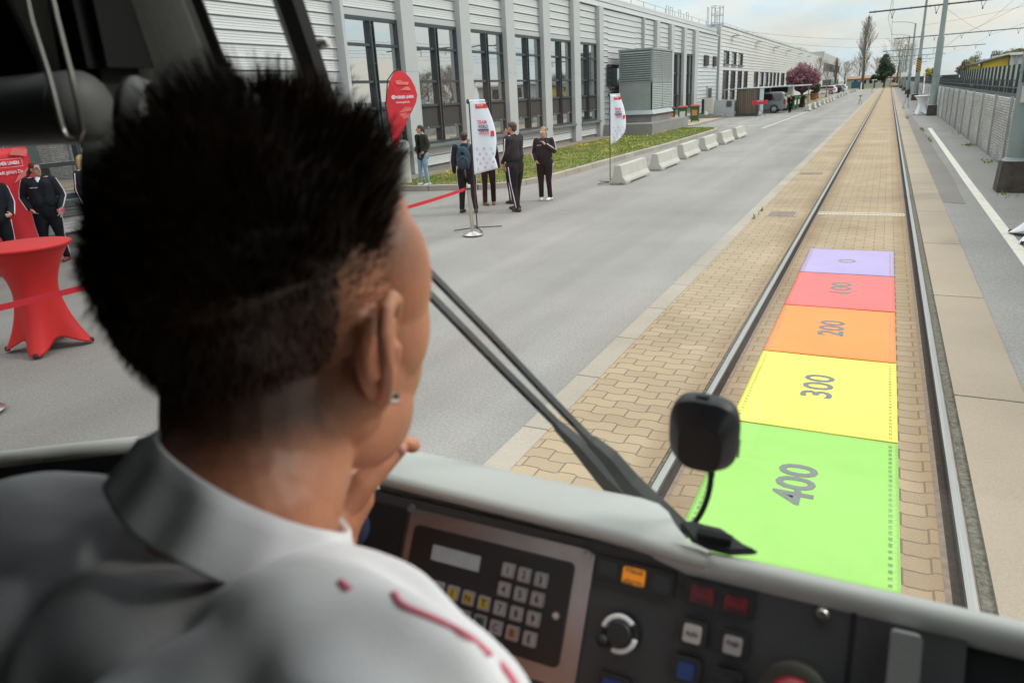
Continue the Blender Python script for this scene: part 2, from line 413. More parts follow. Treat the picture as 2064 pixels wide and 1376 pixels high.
m_railside = mat('rail_rust', (0.16, 0.115, 0.085), 0.8, var=0.3, scale=20)
m_groove = mat('rail_groove_dark', (0.045, 0.03, 0.022), 0.95, var=0.4, scale=30)  # dark brown tone of the rail groove
m_grassbase = mat('lawn_soil', (0.15, 0.165, 0.045), 0.95, var=0.35, scale=1.2, col2=(0.22, 0.21, 0.07))
m_gravel = mat('pale_gravel', (0.40, 0.33, 0.24), 0.95, var=0.3, scale=14, bump=0.7, bscale=25)

def sheet(name, x0, x1, y0, y1, z, m, ny=1):
    mb = MB()
    mb.grid(lambda u, v: (x0 + (x1-x0)*u, y0 + (y1-y0)*v, z), 2, ny + 1)
    return struct(mb, name, m, normals=False)

sheet('ground', -1500, 1500, -300, 2600, -0.06, m_ground)
sheet('road', -12.9, -1.78, -25, 196, -0.02, m_asph)
sheet('path', 1.26, 2.86, -25, 230, -0.012, m_asph2)
sheet('pavement_verge', 2.86, 40, -25, 230, -0.03, m_ground)
E1 = 200
mb = MB()
for a, b in ((-1.60, -0.793), (-0.643, 0.643)):
    mb.add([(a,-25,0),(b,-25,0),(b,E1,0),(a,E1,0)], [(0,1,2,3)])
struct(mb, 'track_paving', m_paver, normals=False)
mb = MB(); mb.box(-1.78, -1.60, -25, E1, -0.1, 0.004); struct(mb, 'kerb_strip', m_kerb)
mb = MB(); mb.box(0.832, 1.26, -25, E1, -0.1, 0.002); struct(mb, 'kerb_slabs', m_slab)
mb = MB()
mb.add([(0.775,-25,-0.012),(0.832,-25,-0.012),(0.832,E1,-0.012),(0.775,E1,-0.012)], [(0,1,2,3)])
mb.add([(-0.793,-25,-0.006),(-0.775,-25,-0.006),(-0.775,E1,-0.006),(-0.793,E1,-0.006)], [(0,1,2,3)])
struct(mb, 'track_edge_grit', m_moss, normals=False)
# grooved rails
def rail(sx, label):
    prof = [(0.643,-0.08),(0.643,0.001),(0.668,0.002),(0.672,-0.03),(0.708,-0.032),(0.7165,-0.006),(0.722,0.005),(0.740,0.007),(0.762,0.005),(0.7705,-0.002),(0.775,-0.08)]
    mb = MB(); n = len(prof)
    vs = [(sx*x, y, z) for y in (-25, E1) for x, z in prof]
    for i in range(n-1):
        mb.add([vs[i], vs[i+1], vs[n+i+1], vs[n+i]], [(0,1,2,3)], 0 if 5 <= i <= 7 else (2 if 2 <= i <= 4 else 1))
    o = mb.build('rail', [m_rail, m_railside, m_groove], normals=False); tag(o, label, 'rail', 'tram rails')
rail(-1, 'worn steel grooved rail along the kerb side of the coloured mats')
rail(1, 'worn steel grooved rail beside the wide concrete slabs')
# patched strip and white edge line on the right pavement
mb = MB(); pts = [(1.262,14.9),(1.60,14.7),(1.66,19),(1.64,26),(1.70,32),(1.62,40),(1.55,50),(1.262,52)]
mb.add([(x, y, -0.006) for x, y in pts], [tuple(range(len(pts)))]); struct(mb, 'path_patch', m_patch, normals=False)
mb = MB(); mb.add([(1.80,-2,-0.008),(1.94,-2,-0.008),(1.95,18,-0.008),(2.03,37,-0.008),(1.88,37,-0.008),(1.81,18,-0.008)], [(0,1,2,5),(5,2,3,4)])
struct(mb, 'path_line', m_paint, normals=False)
mb = MB()
for (x0,y0,x1,y1,w) in ((-5.43,40.4,-5.2,62.3,0.12),(-11.6,42.6,-9.2,47.9,.12)):
    d = Vector((x1-x0,y1-y0,0)).normalized(); p = Vector((-d.y,d.x,0))*w/2
    mb.add([(x0-p.x,y0-p.y,-.014),(x0+p.x,y0+p.y,-.014),(x1+p.x,y1+p.y,-.014),(x1-p.x,y1-p.y,-.014)], [(0,1,2,3)])
for k in range(9):
    y0 = 43.5 + k*1.45
    mb.add([(-9.6,y0+1.5,-.014),(-9.6,y0+1.75,-.014),(-5.9+k*.05,y0-.05,-.014),(-5.9+k*.05,y0-.30,-.014)], [(0,1,2,3)])
struct(mb, 'road_markings', mat('worn_road_paint', (0.44,0.425,0.40), 0.8, var=0.22, scale=2.5), normals=False)
mb = MB(); mb.add([(-0.15,29.5,0.004),(0.42,29.5,0.004),(0.42,29.75,0.004),(-0.15,29.75,0.004)], [(0,1,2,3)])
struct(mb, 'track_mark', mat('faded_yellow', (0.50,0.40,0.20), 0.8), normals=False)

# lawn with its kerb
outer = [(-11.9,15.6),(-10.24,15.64),(-9.57,15.85),(-8.5,16.05),(-7.95,16.7),(-7.62,17.9),(-7.55,20.5),(-7.5,24),(-7.32,29),(-7.3,34),(-7.35,38.6),(-7.6,40.1),(-8.2,40.9),(-9.2,41.2),(-11.9,41.2)]
def inset(poly, d):
    c = Vector((-10.0, 28.0)); res = []
    for i, p in enumerate(poly):
        a = Vector(poly[max(0,i-1)]); b = Vector(poly[min(len(poly)-1,i+1)]); t = (b-a).normalized(); nrm = Vector((-t.y, t.x))
        res.append((p[0]+nrm.x*d, p[1]+nrm.y*d))
    return res
inner = inset(outer, 0.16)
mb = MB()
for i in range(len(outer)-1):
    a, b, c, d = outer[i], outer[i+1], inner[i+1], inner[i]
    mb.add([(*a,-.03),(*b,-.03),(*b,.11),(*a,.11)], [(0,1,2,3)]); mb.add([(*a,.11),(*b,.11),(*c,.115),(*d,.115)], [(0,1,2,3)])
struct(mb, 'kerb', brickmat('lawn_kerb', (0.34,0.30,0.26), (0.30,0.265,0.23), (0.11,0.095,0.08), 1.0, 1.0, 0.012, offset=0, axes='yx', bump=.4, speck=.15))
mb = MB(); mb.add([(*p, .085) for p in inner], [tuple(range(len(inner)))]); struct(mb, 'lawn', m_grassbase, normals=False)
sheet('footpath_strip', -12.6, -11.35, 9, 41.2, 0.095, mat('dirt_strip', (0.20,0.165,0.13), .95, var=.25, scale=3))
sheet('gravel_bed', -12.6, -10.2, 45.5, 58.5, 0.012, m_gravel)
def inpoly(x, y, poly):
    c = False; j = len(poly)-1
    for i in range(len(poly)):
        xi, yi = poly[i]; xj, yj = poly[j]
        if (yi > y) != (yj > y) and x < (xj-xi)*(y-yi)/(yj-yi+1e-12)+xi: c = not c
        j = i
    return c
gm = [mat('grass_blades', (0.25,0.29,0.07), .8, var=.3, scale=.9, col2=(0.40,0.39,0.12), spec=.2), mat('grass_blades_dark', (0.17,0.23,0.05), .8, var=.3, scale=.8, spec=.2)]
mb = MB(); r = random.Random(3); cnt = 0
while cnt < 30000:
    y = 15.6 + 25.6 * r.random()**1.35; x = r.uniform(-11.5, -7.3)
    if not inpoly(x, y, inner): continue
    cnt += 1; h = r.uniform(.02,.055)*(1.4 if r.random() < .1 else 1); a = r.uniform(0, 6.28); w = .012 + .0006*(y-15)
    dx, dy = math.cos(a)*w, math.sin(a)*w; lx, ly = r.uniform(-.03,.03), r.uniform(-.03,.03)
    mb.add([(x-dx,y-dy,.084),(x+dx,y+dy,.084),(x+lx,y+ly,.084+h)], [(0,1,2)], 0 if mnoise.noise(Vector((x*1.3,y*1.3,0))) + r.uniform(-.3,.3) > -.02 else 1)
o = mb.build('lawn_grass', gm, normals=False); o['kind'] = 'stuff'; tag(o, 'short green and yellowish grass blades covering the kerbed lawn', 'grass')
mb = MB(); r = random.Random(5); cnt = 0
while cnt < 300:
    y = r.uniform(15.8, 40); x = r.choice([r.gauss(-10.7,.35), r.gauss(-11.1,.2), r.uniform(-11.4,-8)])
    if not inpoly(x, y, inner) or mnoise.noise(Vector((x*.9,y*.55,7))) < .14: continue
    cnt += 1; z = .13 + r.random()*.05; s = r.uniform(.018,.035)
    mb.ell((x,y,z), (s,s,s*.5), 6, 4)
o = mb.build('dandelion_flowers', mat('dandelion_yellow', (0.75,0.52,0.02), .7), normals=False); o['kind'] = 'stuff'; tag(o, 'yellow dandelion heads dotted over the lawn beside the hall', 'flowers')
# weeds at the foot of the gabion wall and along the joints
mb = MB(); r = random.Random(9)
for (cx, cy, n, sp) in ((2.66,27.3,60,.16),(2.75,22.0,25,.25),(2.7,33,20,.3),(2.76,19.5,20,.3),(1.27,47,30,.1),(1.66,30,40,.05),(1.64,36,40,.05),(2.3,15.9,14,.2),(-1.6,13.2,12,.03)):
    for k in range(n):
        x = cx + r.gauss(0,sp*.5); y = cy + r.gauss(0, sp*(12 if sp <= .1 else 1.0)); h = r.uniform(.02,.09); a = r.uniform(0,6.28)
        mb.add([(x-math.cos(a)*.02,y-math.sin(a)*.02,-.01),(x+math.cos(a)*.02,y+math.sin(a)*.02,-.01),(x+r.uniform(-.06,.06),y+r.uniform(-.06,.06),h)], [(0,1,2)])
o = mb.build('weeds', gm[1], normals=False); o['kind'] = 'stuff'; tag(o, 'small weeds growing in the pavement joints by the stone wall', 'weeds')

# drain, covers
t = thing('drain_channel', 'pale slotted drain channel laid across the tram track', 'drain', (0,13.3,0))
mb = MB()
mb.box(-.64,.64,-.14,-.05,-.02,.006); mb.box(-.64,.64,.05,.14,-.02,.006)
for k in range(24):
    x = -.64 + k*1.28/23.0; mb.box(x-.012, x+.012, -.05, .05, -.02, .005)
mb.build('frame', mat('drain_concrete', (0.42,0.37,0.30), .8), t)
MB().box(-.64,.64,-.05,.05,-.03,-.012).build('channel', mat('drain_dark', (0.02,0.018,0.015), .9), t)  # near-black colour stands in for the shade inside the slots
def cover(x0,x1,y0,y1,label):
    t = thing('manhole_cover', label, 'manhole cover', ((x0+x1)/2,(y0+y1)/2,0), 0, 'manhole covers beside the track')
    a, b = (x1-x0)/2, (y1-y0)/2
    MB().box(-a,a,-b,b,-.02,.008).build('lid', mat('rusty_iron', (0.20,0.15,0.12), .75, metal=.3, var=.25, scale=9, bump=.4), t, bevel=.004)
    mb = MB()
    for s in (-1,1): mb.box(-a-.03,a+.03,s*b-.015+s*.015,s*b+.015+s*.015,-.02,.006); mb.box(s*a-.015+s*.015,s*a+.015+s*.015,-b-.03,b+.03,-.02,.0065)
    mb.build('frame', m_kerb, t)
cover(-1.42,-1.0,12.9,13.38,'rusty square iron cover in the pavers level with the drain channel')
cover(-1.54,-1.02,19.15,19.6,'smaller-looking rusty iron cover in the pavers beyond the drain channel')

# ------------------------------------------------------------------ the long hall
def sidingmat(name, c, var=.05):
    return mat(name, c, 0.42, metal=0.15, var=var, scale=.5, spec=.5, stretch=(1,.25,3))
m_sid = sidingmat('aluminium_siding', (0.56,0.565,0.57))
m_col = mat('grey_cladding', (0.40,0.405,0.41), .5, var=.04, scale=.6)
m_colend = m_col
m_frame = mat('anthracite_frame', (0.035,0.042,0.048), .45, var=.15, scale=3)
m_sill = mat('window_sill_grey', (0.12,0.145,0.15), .45)
m_pane = mirrorglass('coated_glass', 0.66, (0.035,0.035,0.038))
m_screen = mat('dark_mesh_screen', (0.035,0.034,0.033), .85, var=.25, scale=12)
m_roof = mat('roof_membrane', (0.30,0.30,0.30), .8)
m_plinth = mat('plinth_concrete', (0.21,0.20,0.19), .9, var=.12, scale=1.5)
m_galv = mat('galvanised_steel', (0.36,0.385,0.39), .45, metal=.5, var=.12, scale=2)

def siding(mb, y0, y1, z0, z1, x, pitch=0.272, mi=0):
    """lapped metal courses: every course leans out to a small drip edge"""
    z = z0; n = max(1, round((z1-z0)/pitch)); h = (z1-z0)/n
    for k in range(n):
        a = z0 + k*h
        prof = [(x-.055,a-.0),(x-.055,a+.028),(x+.05,a+.030),(x+.05,a+.050),(x+.012,a+.060)]
        for q in range(1,4):
            zz = a+.06+(h-.06)*q/4; prof += [(x+.012,zz-.012),(x+.021,zz),(x+.012,zz+.012)]
        prof += [(x+.012,a+h)]
        m_ = len(prof); vs = [(px,y0,pz) for px,pz in prof]+[(px,y1,pz) for px,pz in prof]
        mb.add(vs, [(i,i+1,m_+i+1,m_+i) for i in range(m_-1)], mi)
    return mb

def facade_window(parent, y0, y1, z0, z1, x, transoms, mull=None, screen=None, pane=None, depth=.42, double=True, bars=0, reveal=True):
    """x = front plane; recessed frame, glass, mesh screen"""
    xb = x - depth; f = MB()
    f.box(xb-.06,xb+.03,y0,y0+.09,z0,z1); f.box(xb-.06,xb+.03,y1-.09,y1,z0,z1)
    f.box(xb-.06,xb+.03,y0+.09,y1-.09,z0,z0+.08); f.box(xb-.06,xb+.03,y0+.09,y1-.09,z1-.10,z1)
    for z in transoms: f.box(xb-.05,xb+.05,y0+.09,y1-.09,z-.035,z+.035)
    for mm in (mull or []):
        if double:
            for dy in (-.075,0,.075): f.box(xb-.05,xb+(.09 if dy else .06),mm+dy-.016,mm+dy+.016,z0+.08,z1-.10)
            zz = z0 + .4
            while zz < z1: f.box(xb+.05,xb+.07,mm-.075,mm+.075,zz-.02,zz+.02); zz += .95
        else: f.box(xb-.05,xb+.05,mm-.03,mm+.03,z0+.08,z1-.10)
    for k in range(bars):
        y = y0 + (y1-y0)*(k+1)/(bars+1); f.box(x-.05,x-.03,y-.012,y+.012,z0,z1)
    if bars: f.box(x-.055,x-.025,y0,y1,z0+.3,z0+.33); f.box(x-.055,x-.025,y0,y1,z1-.33,z1-.30)
    w = f.build('window', m_frame, parent, world=True)
    g = MB()
    rows = [z0+.08]+[z for z in transoms]+[z1-.1]
    g.add([(xb-.02,y0+.09,z0+.08),(xb-.02,y1-.09,z0+.08),(xb-.02,y1-.09,z1-.1),(xb-.02,y0+.09,z1-.1)], [(0,1,2,3)])
    g.build('pane', pane or m_pane, w, world=True, normals=False)
    if screen:
        s = MB(); s.box(xb-.015,xb+.0,y0+.09,y1-.09,screen[0]+.035,screen[1]-.035); s.build('screen', m_screen, w, world=True)
        for yy in (y0+.5,y1-.5): b = MB(); b.ell((xb+.06,yy,screen[0]+.0),(.03,.03,.03),8,6); b.build('bracket', m_galv, w, world=True)
    if reveal:
        s = MB(); s.box(xb-.06,x+.06,y0-.02,y1+.02,z0-.09,z0-.005); s.build('sill', m_sill, w, world=True)
    return w

hall = thing('factory_hall', 'long flat-roofed hall clad in silvery metal siding with tall windows between grey piers', 'factory hall', (-12.4,20,0))
XF = -12.2; XS = -12.42
wins = [(15.92,18.46),(19.10,21.75),(22.39,25.02),(25.70,28.32),(28.99,31.58),(32.32,34.85)]
lowwins = [(2.9,5.9),(6.9,9.75)]
s = MB()
siding(s,-14,2.9,.25,5.92,XS); siding(s,2.9,9.75,4.34,5.92,XS); siding(s,2.9,9.75,.25,.80,XS); siding(s,5.9,6.9,.8,4.34,XS); siding(s,9.75,15.82,.25,5.92,XS-.06)
for a, b in wins: siding(s,a,b,4.50,5.92,XS); siding(s,a,b,.22,.80,XS)
siding(s,35.4,36.6,.3,5.92,XS); siding(s,36.6,41.3,.3,2.35,XS); siding(s,36.6,41.3,3.42,5.92,XS); siding(s,41.3,42.35,.3,5.92,XS)
siding(s,42.5,44.8,.3,5.92,XS); siding(s,45.5,48.1,.3,5.92,XS); siding(s,48.8,51.5,4.35,5.92,XS); siding(s,52.2,54.7,4.35,5.92,XS)
siding(s,48.8,51.5,.25,.75,XS); siding(s,52.2,54.7,.25,.75,XS); siding(s,55.6,63.4,.3,5.92,XS)
s.build('siding', m_sid, hall, world=True, normals=False)
b = MB()   # bearing shell behind the siding, and the lintels over the windows
b.box(-60,XS-.75,-14,63.4,0,5.95)
for a, c in wins: b.box(XS-.75,XS+.05,a,c,4.34,4.5)
for a, c in ((-14,2.9),(5.9,6.9),(9.75,15.82),(35.4,36.6),(41.3,48.1),(55.6,63.4)): b.box(XS-.8,XS-.065,a,c,.0,5.92)
for a, c in wins+lowwins+[(48.8,51.5),(52.2,54.7)]: b.box(XS-.8,XS-.02,a,c,4.5,5.92); b.box(XS-.8,XS-.065,a,c,0,.72)
b.box(XS-.8,XS-.02,36.6,41.3,3.44,5.92); b.box(XS-.8,XS-.02,36.6,41.3,0,2.33)
b.build('wall', m_col, hall, world=True)
for a, c in ((18.46,19.10),(21.75,22.39),(25.02,25.70),(28.32,28.99),(31.58,32.32),(34.85,35.42)):
    p = MB(); p.box(XS-.74,XF,a,c,.1,2.97); p.box(XS-.74,XF-.008,a+.008,c-.008,2.97,2.985); p.box(XS-.74,XF,a,c,2.985,5.96); p.build('pier', m_col, hall, world=True)
for a, c in ((15.80,15.92),(44.8,45.5),(48.1,48.8),(51.5,52.2),(54.7,55.65)):
    p = MB(); p.box(XS-.7,XF,a,c,.1,5.96); p.build('pier', m_col, hall, world=True)
p = MB(); p.box(XS-.1,XF-.04,42.35,42.5,.3,5.93); p.build('downpipe', m_col, hall, world=True)
MB().box(XS-.6,XS-.03,-14,63.4,-.05,.24).build('plinth', m_plinth, hall, world=True)
a = MB(); a.box(-60,XS+.1,-14,63.4,5.965,6.02); siding(a,-14,63.4,6.03,6.46,XS-.12,.22); a.box(-60,XS-.10,-14,63.4,6.47,6.56); a.box(-60,XS-.16,-13.9,63.3,6.02,6.465)
a.build('attic', m_sid, hall, world=True)
MB().box(-60,XS-.3,-13.8,63.2,6.57,6.6).build('roof', m_roof, hall, world=True)
for a, c in wins: facade_window(hall,a,c,.88,4.34,XF,[1.37,2.02,2.71,3.64],[(a+c)/2],(1.37,2.02),depth=.20)
for a, c in lowwins: facade_window(hall,a,c,.84,4.34,XF,[1.42,2.3,3.2],[(a+c)/2],None,double=False,depth=.20)
for a, c in ((48.8,51.5),(52.2,54.7)): facade_window(hall,a,c,.8,4.35,XF,[1.75,3.1],[(a+c)/2],(.85,1.75),depth=.22)
w = facade_window(hall,36.7,41.2,2.4,3.40,XS+.16,[],[39.6],None,depth=.3,double=False)
for yy in (36.35,41.45):
    k = MB(); k.box(XS+.05,XS+.14,yy-.05,yy+.05,2.4,3.42)
    for j in range(5): k.box(XS+.14,XS+.25,yy-.06,yy+.06,2.42+j*.22,2.52+j*.22)
    k.build('shutter_rail', m_frame, w, world=True)
v = MB()
for px0,px1,pyt,pyb in ((1421,1429,112,133),(1439,1444.5,114,134)):
    y0 = atX(px0,pyt,XS+.1).y; y1 = atX(px1,pyt,XS+.1).y; z1 = atX((px0+px1)/2,pyt,XS+.1).z; z0 = atX((px0+px1)/2,pyb,XS+.1).z
    v = MB(); v.box(XS,XS+.12,y0,y1,z0,z1); zz = z0
    while zz < z1-.05: v.box(XS+.12,XS+.15,y0+.03,y1-.03,zz,zz+.05); zz += .11
    v.build('vent', mat('brown_vent', (0.05,0.042,0.036), .7), hall, world=True)
d = MB(); d.box(XS-.03,XS+.08,59.9,61.3,.1,2.05); d.build('door', m_frame, hall, world=True)
MB().box(XS,XS+.10,59.75,59.9,.1,2.25).box(XS,XS+.10,61.3,61.45,.1,2.25).box(XS,XS+.10,59.9,61.3,2.05,2.25).build('door_frame', m_col, hall, world=True)
# roof edge rail and caged ladder
g = MB(); y = 30.0
while y < 62:
    g.tube([(XS-.5,y,6.56),(XS-.5,y,6.95)],.02,5); y += 2.4
g.tube([(XS-.5,30,6.95),(XS-.5,61.5,6.95)],.018,5)
for y in (50.5,51.5,53.8,56.0): g.tube([(XS-.8,y,6.56),(XS-.8,y,7.25),(XS-.8,y+.6,7.25),(XS-.8,y+.6,6.56)],.022,5)
g.build('roof_railing', m_galv, hall, world=True)
g = MB()
for z in (6.75,7.35,7.9):
    g.tube([(-12.1+.42*math.cos(t),61.3+1.0*math.sin(t),z) for t in [i*math.pi/8 for i in range(17)]],.028,5)
for i in range(8):
    t = i*math.pi/4; g.tube([(-12.1+.42*math.cos(t),61.3+1.0*math.sin(t),6.45),(-12.1+.42*math.cos(t),61.3+1.0*math.sin(t),7.92)],.026,5)
for dy in (-1.5,1.5): g.tube([(-12.45,61.3+dy,6.5),(-12.45,61.3+dy,7.75),(-12.45,61.3+dy*1.3,7.75),(-12.45,61.3+dy*1.3,6.5)],.026,5)
g.build('roof_ladder_cage', m_galv, hall, world=True)

# ------------------------------------------------------------------ second, higher hall
hall2 = thing('factory_hall', 'higher pale siding hall beyond the first, with small barred windows', 'factory hall', (-12.4,118,0))
XS2 = -12.32
def pyz(px, py, X): q = atX(px, py, X); return q.y, q.z
upper = []
for a, b in ((1459.5,1471),(1475.5,1485.5),(1489,1498.5)): upper.append((atX(a,118,XS2).y, atX(b,118,XS2).y))
lowW = []
for a, b in ((1456.5,1468.5),(1472,1482),(1486,1495),(1498.5,1506.5),(1519,1527.5),(1530.5,1538.5),(1540.5,1548),(1550,1555.5),(1557.5,1562.5),(1565,1569.5),(1573,1580),(1584,1590),(1594,1599)): lowW.append((atX(a,185,XS2).y, atX(b,185,XS2).y))
ztu, zbu = atX(1466,103,XS2).z, atX(1466,130,XS2).z
ztl, zbl = 3.42, .9
s = MB()
def band(z0, z1, wl):
    y = 64.1
    for a, b in wl: siding(s,y,a,z0,z1,XS2-.06,.30); y = b
    siding(s,y,172,z0,z1,XS2-.06,.30)
siding(s,64.1,172,ztu,6.75,XS2-.06,.30); band(zbu,ztu,upper); siding(s,64.1,172,ztl,zbu,XS2-.06,.30); band(zbl,ztl,lowW); siding(s,64.1,172,.2,zbl,XS2-.06,.30)
s.build('siding', sidingmat('pale_siding', (0.62,0.605,0.575)), hall2, world=True, normals=False)
b = MB(); b.box(-60,XS2-.45,63.8,172,0,6.74); b.box(XS2-.45,XS2+.03,63.75,64.1,.0,6.85); b.box(XS2-.45,XS2-.13,63.8,172,6.74,6.8); b.box(-60,XS2-.0,63.8,172,6.80,6.9)
b.build('wall', m_col, hall2, world=True)
m_pane2 = mirrorglass('barred_window_glass',.5,(0.10,0.105,0.11))
for a, b_ in upper: facade_window(hall2,a,b_,zbu,ztu,XS2+.05,[],None,None,m_pane2,depth=.2,bars=2)
for a, b_ in lowW: facade_window(hall2,a,b_,zbl,ztl,XS2+.05,[],None,None,m_pane2,depth=.2,bars=3)
for px, py in ((1477,73),(1525.5,85),(1561,96),(1586,103),(1611,109),(1628,114)):
    q = atX(px,py,XS2); l = MB(); l.box(XS2,XS2+.35,q.y-.12,q.y+.12,q.z-.05,q.z+.05); l.box(XS2+.15,XS2+.6,q.y-.5,q.y+.5,q.z-.03,q.z+.03); l.build('wall_lamp', m_galv, hall2, world=True)
g = MB(); y = 66
while y < 170: g.tube([(XS2-.2,y,6.9),(XS2-.2,y,7.1)],.02,4); y += 3
g.tube([(XS2-.2,66,7.1),(XS2-.2,170,7.1)],.02,4); g.build('roof_railing', m_galv, hall2, world=True)
r2 = MB(); q = atX(1622,95,-17); r2.box(-22,-17,q.y-7,q.y+6,6.9,9.1); r2.build('roof_plant_room', m_col, hall2, world=True)
r2 = MB(); r2.box(-17,-16.9,q.y+2,q.y+5.6,7.3,8.7); r2.build('louvre', m_frame, hall2, world=True)
# third block at the far end
hall3 = thing('office_block', 'far grey two-storey block with a dark window band at the end of the halls', 'office block', (-13,205,0))
b = MB(); b.box(-40,-13.0,176,240,0,8.0); b.box(-40,-12.6,175.4,176.5,0,8.1); b.build('wall', mat('far_panel', (0.40,0.40,0.39), .7, var=.06, scale=.4), hall3, world=True)
b = MB(); b.box(-13,-12.93,178,239,4.3,6.0); b.build('window', mirrorglass('far_glass', .4, (0.05,0.06,0.07)), hall3, world=True)
b = MB(); b.box(-13,-12.93,178,239,.4,2.5); b.build('glass_front', MATS['far_glass'], hall3, world=True)
# ------------------------------------------------------------------ coloured distance mats between the rails
MATCOL = {400:(0.265,0.50,0.115),300:(0.76,0.68,0.12),200:(0.74,0.245,0.07),100:(0.72,0.145,0.14),0:(0.36,0.295,0.50)}
m_num = mat('mat_print_grey', (0.15,0.16,0.15), .7, var=.1)
m_tick = mat('mat_print_fine', (0.16,0.22,0.10), .7, var=.05)
m_tick2 = mat('mat_print_pink', (0.52,0.30,0.20), .7, var=.05)
YE = [3.02,4.56,6.01,7.455,8.895,10.275]
names = {400:'lime green',300:'lemon yellow',200:'orange',100:'salmon red',0:'lilac'}
for k, (n, z) in enumerate(((400,.004),(300,.007),(200,.010),(100,.013),(0,.016))):
    y0, y1 = YE[k]+.004, YE[k+1]-.006
    L = y1-y0
    o = thing('distance_mat', '%s mat printed with the number %d lying between the rails' % (names[n], n), 'mat', (-.02,y0,0), 0, 'coloured distance mats between the rails')
    mb = MB(); R2 = random.Random(k)
    ph = [R2.uniform(0,6) for _ in range(4)]
    def top(u, v):
        x = -.495+.99*u; y = L*v
        h = .0008*math.sin(x*5+ph[0])*math.sin(y*4+ph[1]) + (.0012*math.exp(-((1-u)/.02)**2)*max(0,math.sin(y*5+ph[2])) if k else 0)
        return (x, y, z+max(h,-.001))
    mb.grid(top, 24, 30); b = len(mb.v)
    mb.build('sheet', mat('mat_vinyl_%s' % names[n].replace(' ','_'), MATCOL[n], .6, var=.075, scale=1.7, detail=9, bump=.12, bscale=160, spec=.25), o, smooth=True, normals=False).modifiers.new('thick','SOLIDIFY').thickness = .004
    t = MB(); dy = .74; 
    text(t, str(n), (-.025+.02, L*.5+(.06 if n else 0), z+.0014), (0,1,0), (-1,0,0), .285, bold=(.022 if n else .004), fit=(.46 if n else .20))
    t.build('number', m_num if n else mat('mat_print_olive',(0.20,0.215,0.17),.7), o, normals=False)
    for sx in (-1, 1):
        t = MB(); xx = sx*.465
        for q in range(int((L-.04)/.0125)):
            yy = .02+q*.0125; ln = .022 if q % 4 == 0 else .011
            t.add([(sx*.493,yy-.0006,z+.0013),(sx*(.493-ln),yy-.0006,z+.0013),(sx*(.493-ln),yy+.0006,z+.0013),(sx*.493,yy+.0006,z+.0013)], [(0,1,2,3)])
        q = 0
        while .05+q*.0545 < L-.03:
            text(t, str((70+q*5) if n == 400 else (70+145*k+q*5)), (sx*.455,.05+q*.0545,z+.0014), (0,1,0), (-1,0,0), .026, bold=.01); q += 1
        t.build('ruler', m_tick if n >= 300 else m_tick2, o, normals=False)

# ------------------------------------------------------------------ concrete barriers
m_conc = mat('barrier_concrete', (0.40,0.385,0.34), .85, var=.09, scale=3, bump=.25, bscale=50)
def barrier(loc, rz, label, group):
    t = thing('concrete_barrier', label, 'barrier', loc, rz, group)
    L = 2.15; pr = [(-.205,.0),(-.205,.05),(-.125,.16),(-.078,.41),(-.066,.425),(.066,.425),(.078,.41),(.125,.16),(.205,.05),(.205,0)]
    a = MB(); a.prism([(x,z+.035) for x, z in pr], 'y', 0, L)
    for yy in (0.02, L-.42): a.box(-.20,.20,yy,yy+.4,0,.05)
    a.build('body', m_conc, t, bevel=.012)
    return t
g1 = 'concrete barriers along the lawn kerb'
bw = barrier((-5.47,17.12,-.02),.0,'concrete barrier nearest to the tram, with the white flag pole at its near end',g1)
for i, (x, y, lb) in enumerate(((-5.43,20.25,'second concrete barrier from the one beside the white flag'),(-5.55,23.65,'third concrete barrier counted from the one by the white flag'),(-5.53,26.75,'fourth concrete barrier along the lawn, fifth one right behind it'),(-5.47,29.6,'fifth concrete barrier along the lawn, just before the last of the row'),(-5.46,32.6,'last concrete barrier of the lawn row, nearest the hatched parking'))):
    dup(bw, (x,y,-.02), RND.uniform(-.02,.02), lb)
fl = 'short concrete barriers along the far parking edge'
for i, (x, y) in enumerate(((-5.3,63),(-5.3,68),(-5.35,73))):
    dup(bw,(x,y,-.02),.02,('nearest of the three far barriers behind the parking line','middle one of three far barriers behind the parking line','rearmost of the three barriers just past the parking line')[i])['group'] = fl
for i in range(4):
    dup(bw,(-5.4,79.5+i*4.6,-.02),.02,('first of four far barriers level with the terracotta pot','second of four far barriers level with the terracotta pot','third of four far barriers level with the terracotta pot','fourth of four far barriers level with the terracotta pot')[i])['group'] = fl
for i in range(4):
    dup(bw,(-5.6,108+i*7,-.02),.02,'tiny far barrier near the white parked cars')['group'] = fl
for i in range(3):
    dup(bw,(-5.7,148+i*9,-.02),.02,'very distant barrier near the foot of the bare poplar')['group'] = fl

# ------------------------------------------------------------------ ventilation tower
t = thing('ventilation_tower', 'tall galvanised ventilation tower with louvres on a concrete plinth', 'ventilation tower', (-11.2,38.8,.1))
def wbox(name, m, par, *a, **k):
    mb = MB(); mb.box(*a); return mb.build(name, m, par, world=True, **k)
x0,x1,y0,y1 = -11.95,-10.25,36.95,40.7
wbox('plinth', m_plinth, t, -12.3,-9.75,35.3,42.6,0,.62, bevel=.02)
mb = MB(); mb.box(x0+.02,x1-.02,y0+.02,y1-.02,.62,1.02); mb.build('base', m_plinth, t, world=True)
mb = MB(); mb.add([(x0-.12,y0-.12,1.0),(x1+.12,y0-.12,1.0),(x1+.12,y1+.12,1.0),(x0-.12,y1+.12,1.0),(x0,y0,1.2),(x1,y0,1.2),(x1,y1,1.2),(x0,y1,1.2)],[(0,1,5,4),(1,2,6,5),(2,3,7,6),(3,0,4,7),(0,3,2,1),(4,5,6,7)]); mb.build('flashing', m_galv, t, world=True)
m_tower = mat('tower_sheet', (0.255,0.285,0.28), .5, metal=.25, var=.10, scale=1.3, col2=(0.29,0.325,0.315))
